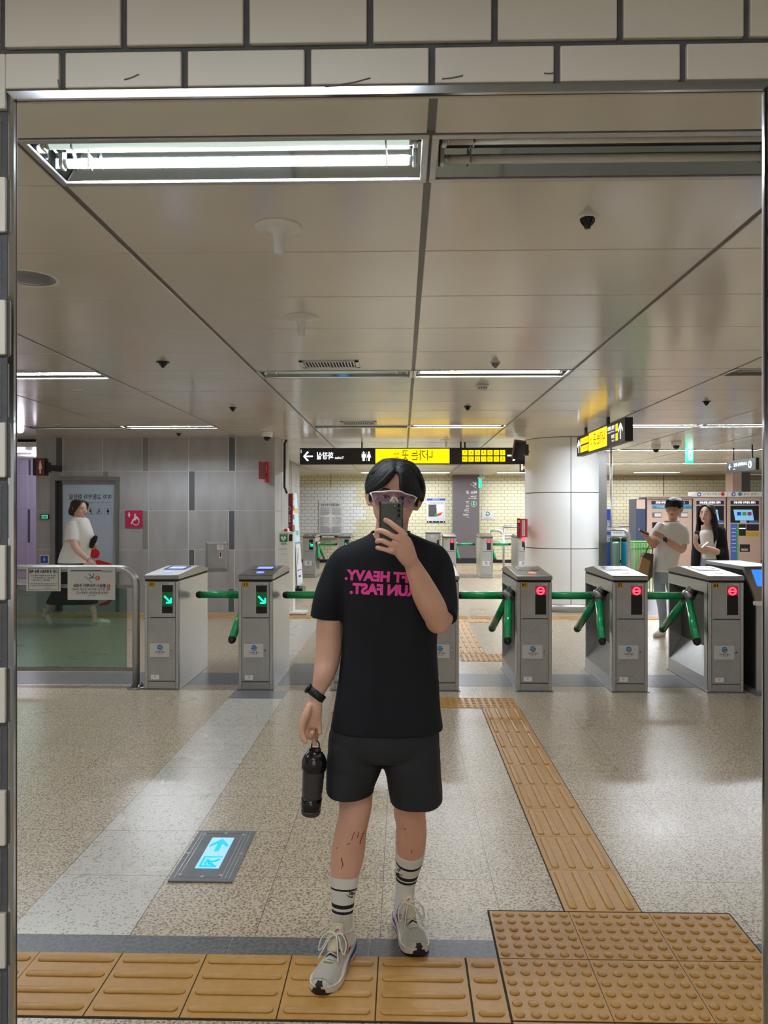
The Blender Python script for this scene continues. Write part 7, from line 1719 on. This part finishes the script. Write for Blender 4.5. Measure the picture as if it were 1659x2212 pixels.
clothes([(MYm, [(1126, 1441, 1467, .07, 0), (1130, 1432, 1473, .1, 0), (1139, 1423, 1481, .13, 0), (1155, 1420, 1478, .14, 0), (1185, 1416, 1470, .14, 0), (1215, 1412, 1463, .14, 0), (1231, 1410, 1460, .14, 0), (1234, 1411, 1459, .14, 0)])], [[(1430, 1134, MYm, 11), (1420, 1150, MYm - .03, 12.5), (1412, 1166, MYm - .07, 12.5)], [(1472, 1138, MYm, 12), (1476, 1155, MYm - .02, 12.5), (1476, 1175, MYm - .04, 13)]], 'shirt_white', 't_shirt', mn, seed=14)
clothes([(MYm, [(1222, 1413, 1456, .12, 0), (1245, 1412, 1457, .13, 0), (1255, 1414, 1456, .12, 0)])], [[(1424, 1240, MYm, 13), (1425, 1275, MYm - .02, 12), (1430, 1310, MYm - .02, 9.5), (1432, 1340, MYm, 8), (1432, 1356, MYm, 8)], [(1446, 1240, MYm + .05, 13), (1452, 1275, MYm + .12, 11), (1456, 1300, MYm + .25, 9), (1458, 1330, MYm + .34, 7.5), (1458, 1340, MYm + .36, 7.5)]], 'denim', 'jeans', mn, amp=.005, seed=3)
q = MB(); limb(q, [(P(1432, 1350, MYm), .03, .03), (P(1431, 1362, MYm - .01), .034, .034)], 'sock_white', 3, 12); q.build('sock', mn)
simple_shoe(mn, G(1415, 1378), Vector((P(1438, 1300, MYm).x, MYm + .05, 0)), .1, sole='shoe_foam')
simple_shoe(mn, Vector((P(1450, 1300, MYm + .2).x, MYm + .14, 0)), Vector((P(1460, 1300, MYm + .4).x, MYm + .42, 0)), .1)
q = MB(); q.rings([[P(1437 + d_ * .8, 1164.5 + d_ * .5, MYm - .22) + Vector((.0, math.cos(a) * .036, math.sin(a) * .036)) for a in [2 * PI * k / 16 for k in range(16)]] for d_ in (-3, 3)], 'black', cap=False); q.rbox(P(1433, 1169, MYm - .27), P(1440, 1161, MYm - .25), 'black_gloss', .006); q.build('watch', mn)
th = thing('smartphone', 'black smartphone in the hand of the person with glasses', 'smartphone', P(1391, 1152, MYm - .33))
q = MB(); c = P(1391, 1149, MYm - .33); q.box(c - Vector((.065, .035, .006)), c + Vector((.065, .035, .006)), 'phone_dark', Matrix.Rotation(.42, 3, 'Y') @ Matrix.Rotation(.4, 3, 'X'), c); q.build('case', th)
q = MB(); q.box(c + Vector((-.058, -.03, .0062)), c + Vector((.058, .03, .0068)), 'black_gloss', Matrix.Rotation(.42, 3, 'Y') @ Matrix.Rotation(.4, 3, 'X'), c); q.build('screen', th)
th = thing('paper_bag', 'brown paper shopping bag hanging from the arm of the person with glasses', 'bag', P(1395, 1262, MYm - .15))
Yb = MYm - .12
fA = [P(1383, 1240, Yb), P(1399, 1262, Yb - .05), P(1412, 1205, Yb - .05), P(1391, 1196, Yb)]
q = MB(); q.prism([P(1380, 1232, Yb), P(1397, 1260, Yb), P(1405, 1212, Yb), P(1388, 1203, Yb)], (.02, .14, 0), 'kraft'); bg_ = q.build('body', th)
q = MB(); q.prism([P(1397, 1260, Yb - .002), P(1410, 1244, Yb - .002), P(1412, 1198, Yb - .002), P(1405, 1212, Yb - .002)], (.0, .14, 0), 'kraft_dark'); q.prism([P(1388, 1203, Yb), P(1405, 1212, Yb), P(1412, 1197, Yb), P(1396, 1194, Yb)], (0, .12, 0), 'kraft_dark'); q.build('side_fold', bg_)
q = MB(); q.tube([P(1392, 1203, Yb), P(1401, 1180, Yb), P(1407, 1172, Yb)], .006, 'phone_dark', 6); q.tube([P(1408, 1200, Yb), P(1410, 1185, Yb), P(1408, 1173, Yb)], .006, 'phone_dark', 6); q.build('handle', th)

# woman with long hair
WYr = 10.3
wm = thing('person', 'person with long wavy dark hair in black cardigan over white top', 'person', (P(1535, 1200, WYr).x, WYr, 0))
b = MB(); hf = head(b, P(1527, 1109, WYr), 1.07, -.75, 0., .0, m='skin_pale')
px_limb(b, [(1528, 1120, WYr, 7.5, 1), (1529, 1138, WYr, 8, 1)], 'skin_pale', 16)
hrings(b, hr_px([(1134, 1515, 1548, .06, 0), (1170, 1515, 1545, .09, 0), (1200, 1515, 1545, .09, 0), (1240, 1512, 1548, .1, 0)], WYr), 'skin_pale')
px_limb(b, [(1520, 1190, WYr - .12, 7), (1508, 1182, WYr - .18, 6), (1502, 1172, WYr - .2, 4.6)], 'skin_pale', 12); px_limb(b, [(1502, 1172, WYr - .2, 4.6, .7), (1503, 1162, WYr - .2, 5.5, .5)], 'skin_pale', 12)
fingers(b, P(1503, 1163, WYr - .2), (.1, -.1, 1), (1, 0, 0), .06, 'skin_pale', .5)
px_limb(b, [(1548, 1192, WYr - .1, 7.5), (1537, 1187, WYr - .2, 6), (1527, 1184, WYr - .24, 5)], 'skin_pale', 12); px_limb(b, [(1527, 1184, WYr - .24, 5, .8), (1519, 1182, WYr - .25, 5.5, .6)], 'skin_pale', 12)
fingers(b, P(1517, 1182, WYr - .26), (-.7, 0, .4), (.3, 0, .8), .05, 'skin_pale', .7)
rbf = remesh(b, .007, 2); fb_ = rbf.build('body', wm); face(fb_, None, hf)
hm = MB()
hrings(hm, [(.122, 0, .014, .03, .035), (.115, 0, .016, .062, .07), (.085, 0, .02, .084, .09), (.04, 0, .032, .09, .084), (-.01, 0, .045, .095, .078), (-.08, 0, .06, .105, .068), (-.16, 0, .066, .118, .062), (-.27, .0, .066, .12, .055), (-.36, 0, .066, .09, .04)], 'hair_brown', 24, 2.1, 3)
for sx in (-1, 1):
    for i in range(16):
        u = i / 15; w = .006 * math.sin(i * 1.9)
        limb(hm, [(Vector((sx * .004, -.06 + .05 * u, .106 + .01 * u)), .008, .006), (Vector((sx * .052, -.078 + .06 * u, .078)), .012, .008), (Vector((sx * .084, -.05 + .06 * u, .01)), .013, .009), (Vector((sx * .099 + w, -.03 + .06 * u, -.08)), .016, .011), (Vector((sx * .100 - w, -.04 + .06 * u, -.17)), .018, .012), (Vector((sx * .112 + w * 2, -.045 + .07 * u, -.27)), .016, .011), (Vector((sx * .098, -.045 + .07 * u, -.37 - .02 * math.sin(i))), .005, .004)], 'hair_black', 3, 7)
for v in hm.v: v[:] = hf(*v)
hm.build('hair', wm)
clothes([(WYr, [(1143, 1518, 1541, .06, -.01), (1150, 1511, 1547, .1, -.01), (1165, 1511, 1546, .11, -.01), (1190, 1513, 1543, .105, -.01), (1206, 1512, 1545, .11, -.01)])], [], 'shirt_white', 'white_top', wm, seed=21, amp=.004)
clothes([(WYr + .05, [(1131, 1522, 1551, .06, 0), (1140, 1530, 1564, .10, 0), (1170, 1536, 1569, .12, 0), (1210, 1540, 1573, .13, 0), (1270, 1541, 1576, .12, 0)])], [[(1556, 1142, WYr, 9), (1560, 1165, WYr, 9), (1560, 1188, WYr - .03, 8.5), (1551, 1194, WYr - .08, 8.5)]], 'cloth_black', 'cardigan', wm, seed=25, amp=.006)
clothes([(WYr + .03, [(1146, 1503, 1516, .05, .02), (1170, 1498, 1514, .06, 0), (1200, 1494, 1513, .07, 0), (1260, 1492, 1512, .07, 0)])], [], 'cloth_black', 'cardigan_front', wm, seed=28, amp=.006)
clothes([(WYr, [(1200, 1512, 1545, .11, 0), (1230, 1509, 1548, .12, 0), (1240, 1510, 1548, .12, 0)])], [[(1519, 1230, WYr, 10.5), (1519, 1280, WYr - .02, 9.5), (1520, 1320, WYr, 8), (1520, 1342, WYr, 8)], [(1540, 1230, WYr, 10.5), (1541, 1280, WYr, 9.5), (1541, 1320, WYr + .02, 8), (1541, 1340, WYr + .03, 8)]], 'denim', 'jeans', wm, amp=.004, seed=31)
simple_shoe(wm, Vector((P(1515, 1300, WYr).x, WYr - .16, 0)), Vector((P(1521, 1300, WYr).x, WYr + .06, 0)), .1); simple_shoe(wm, Vector((P(1538, 1300, WYr).x, WYr - .14, 0)), Vector((P(1541, 1300, WYr).x, WYr + .08, 0)), .1)
th = thing('smartphone', 'pale smartphone in the hand of the person with long wavy hair', 'smartphone', P(1523, 1180, WYr - .31))
q = MB(); c = P(1523, 1177, WYr - .31); q.box(c - Vector((.055, .03, .005)), c + Vector((.055, .03, .005)), 'white_plastic', Matrix.Rotation(-.7, 3, 'Y'), c); q.build('case', th)
# rotate nothing else; every thing above stands where the photo shows it
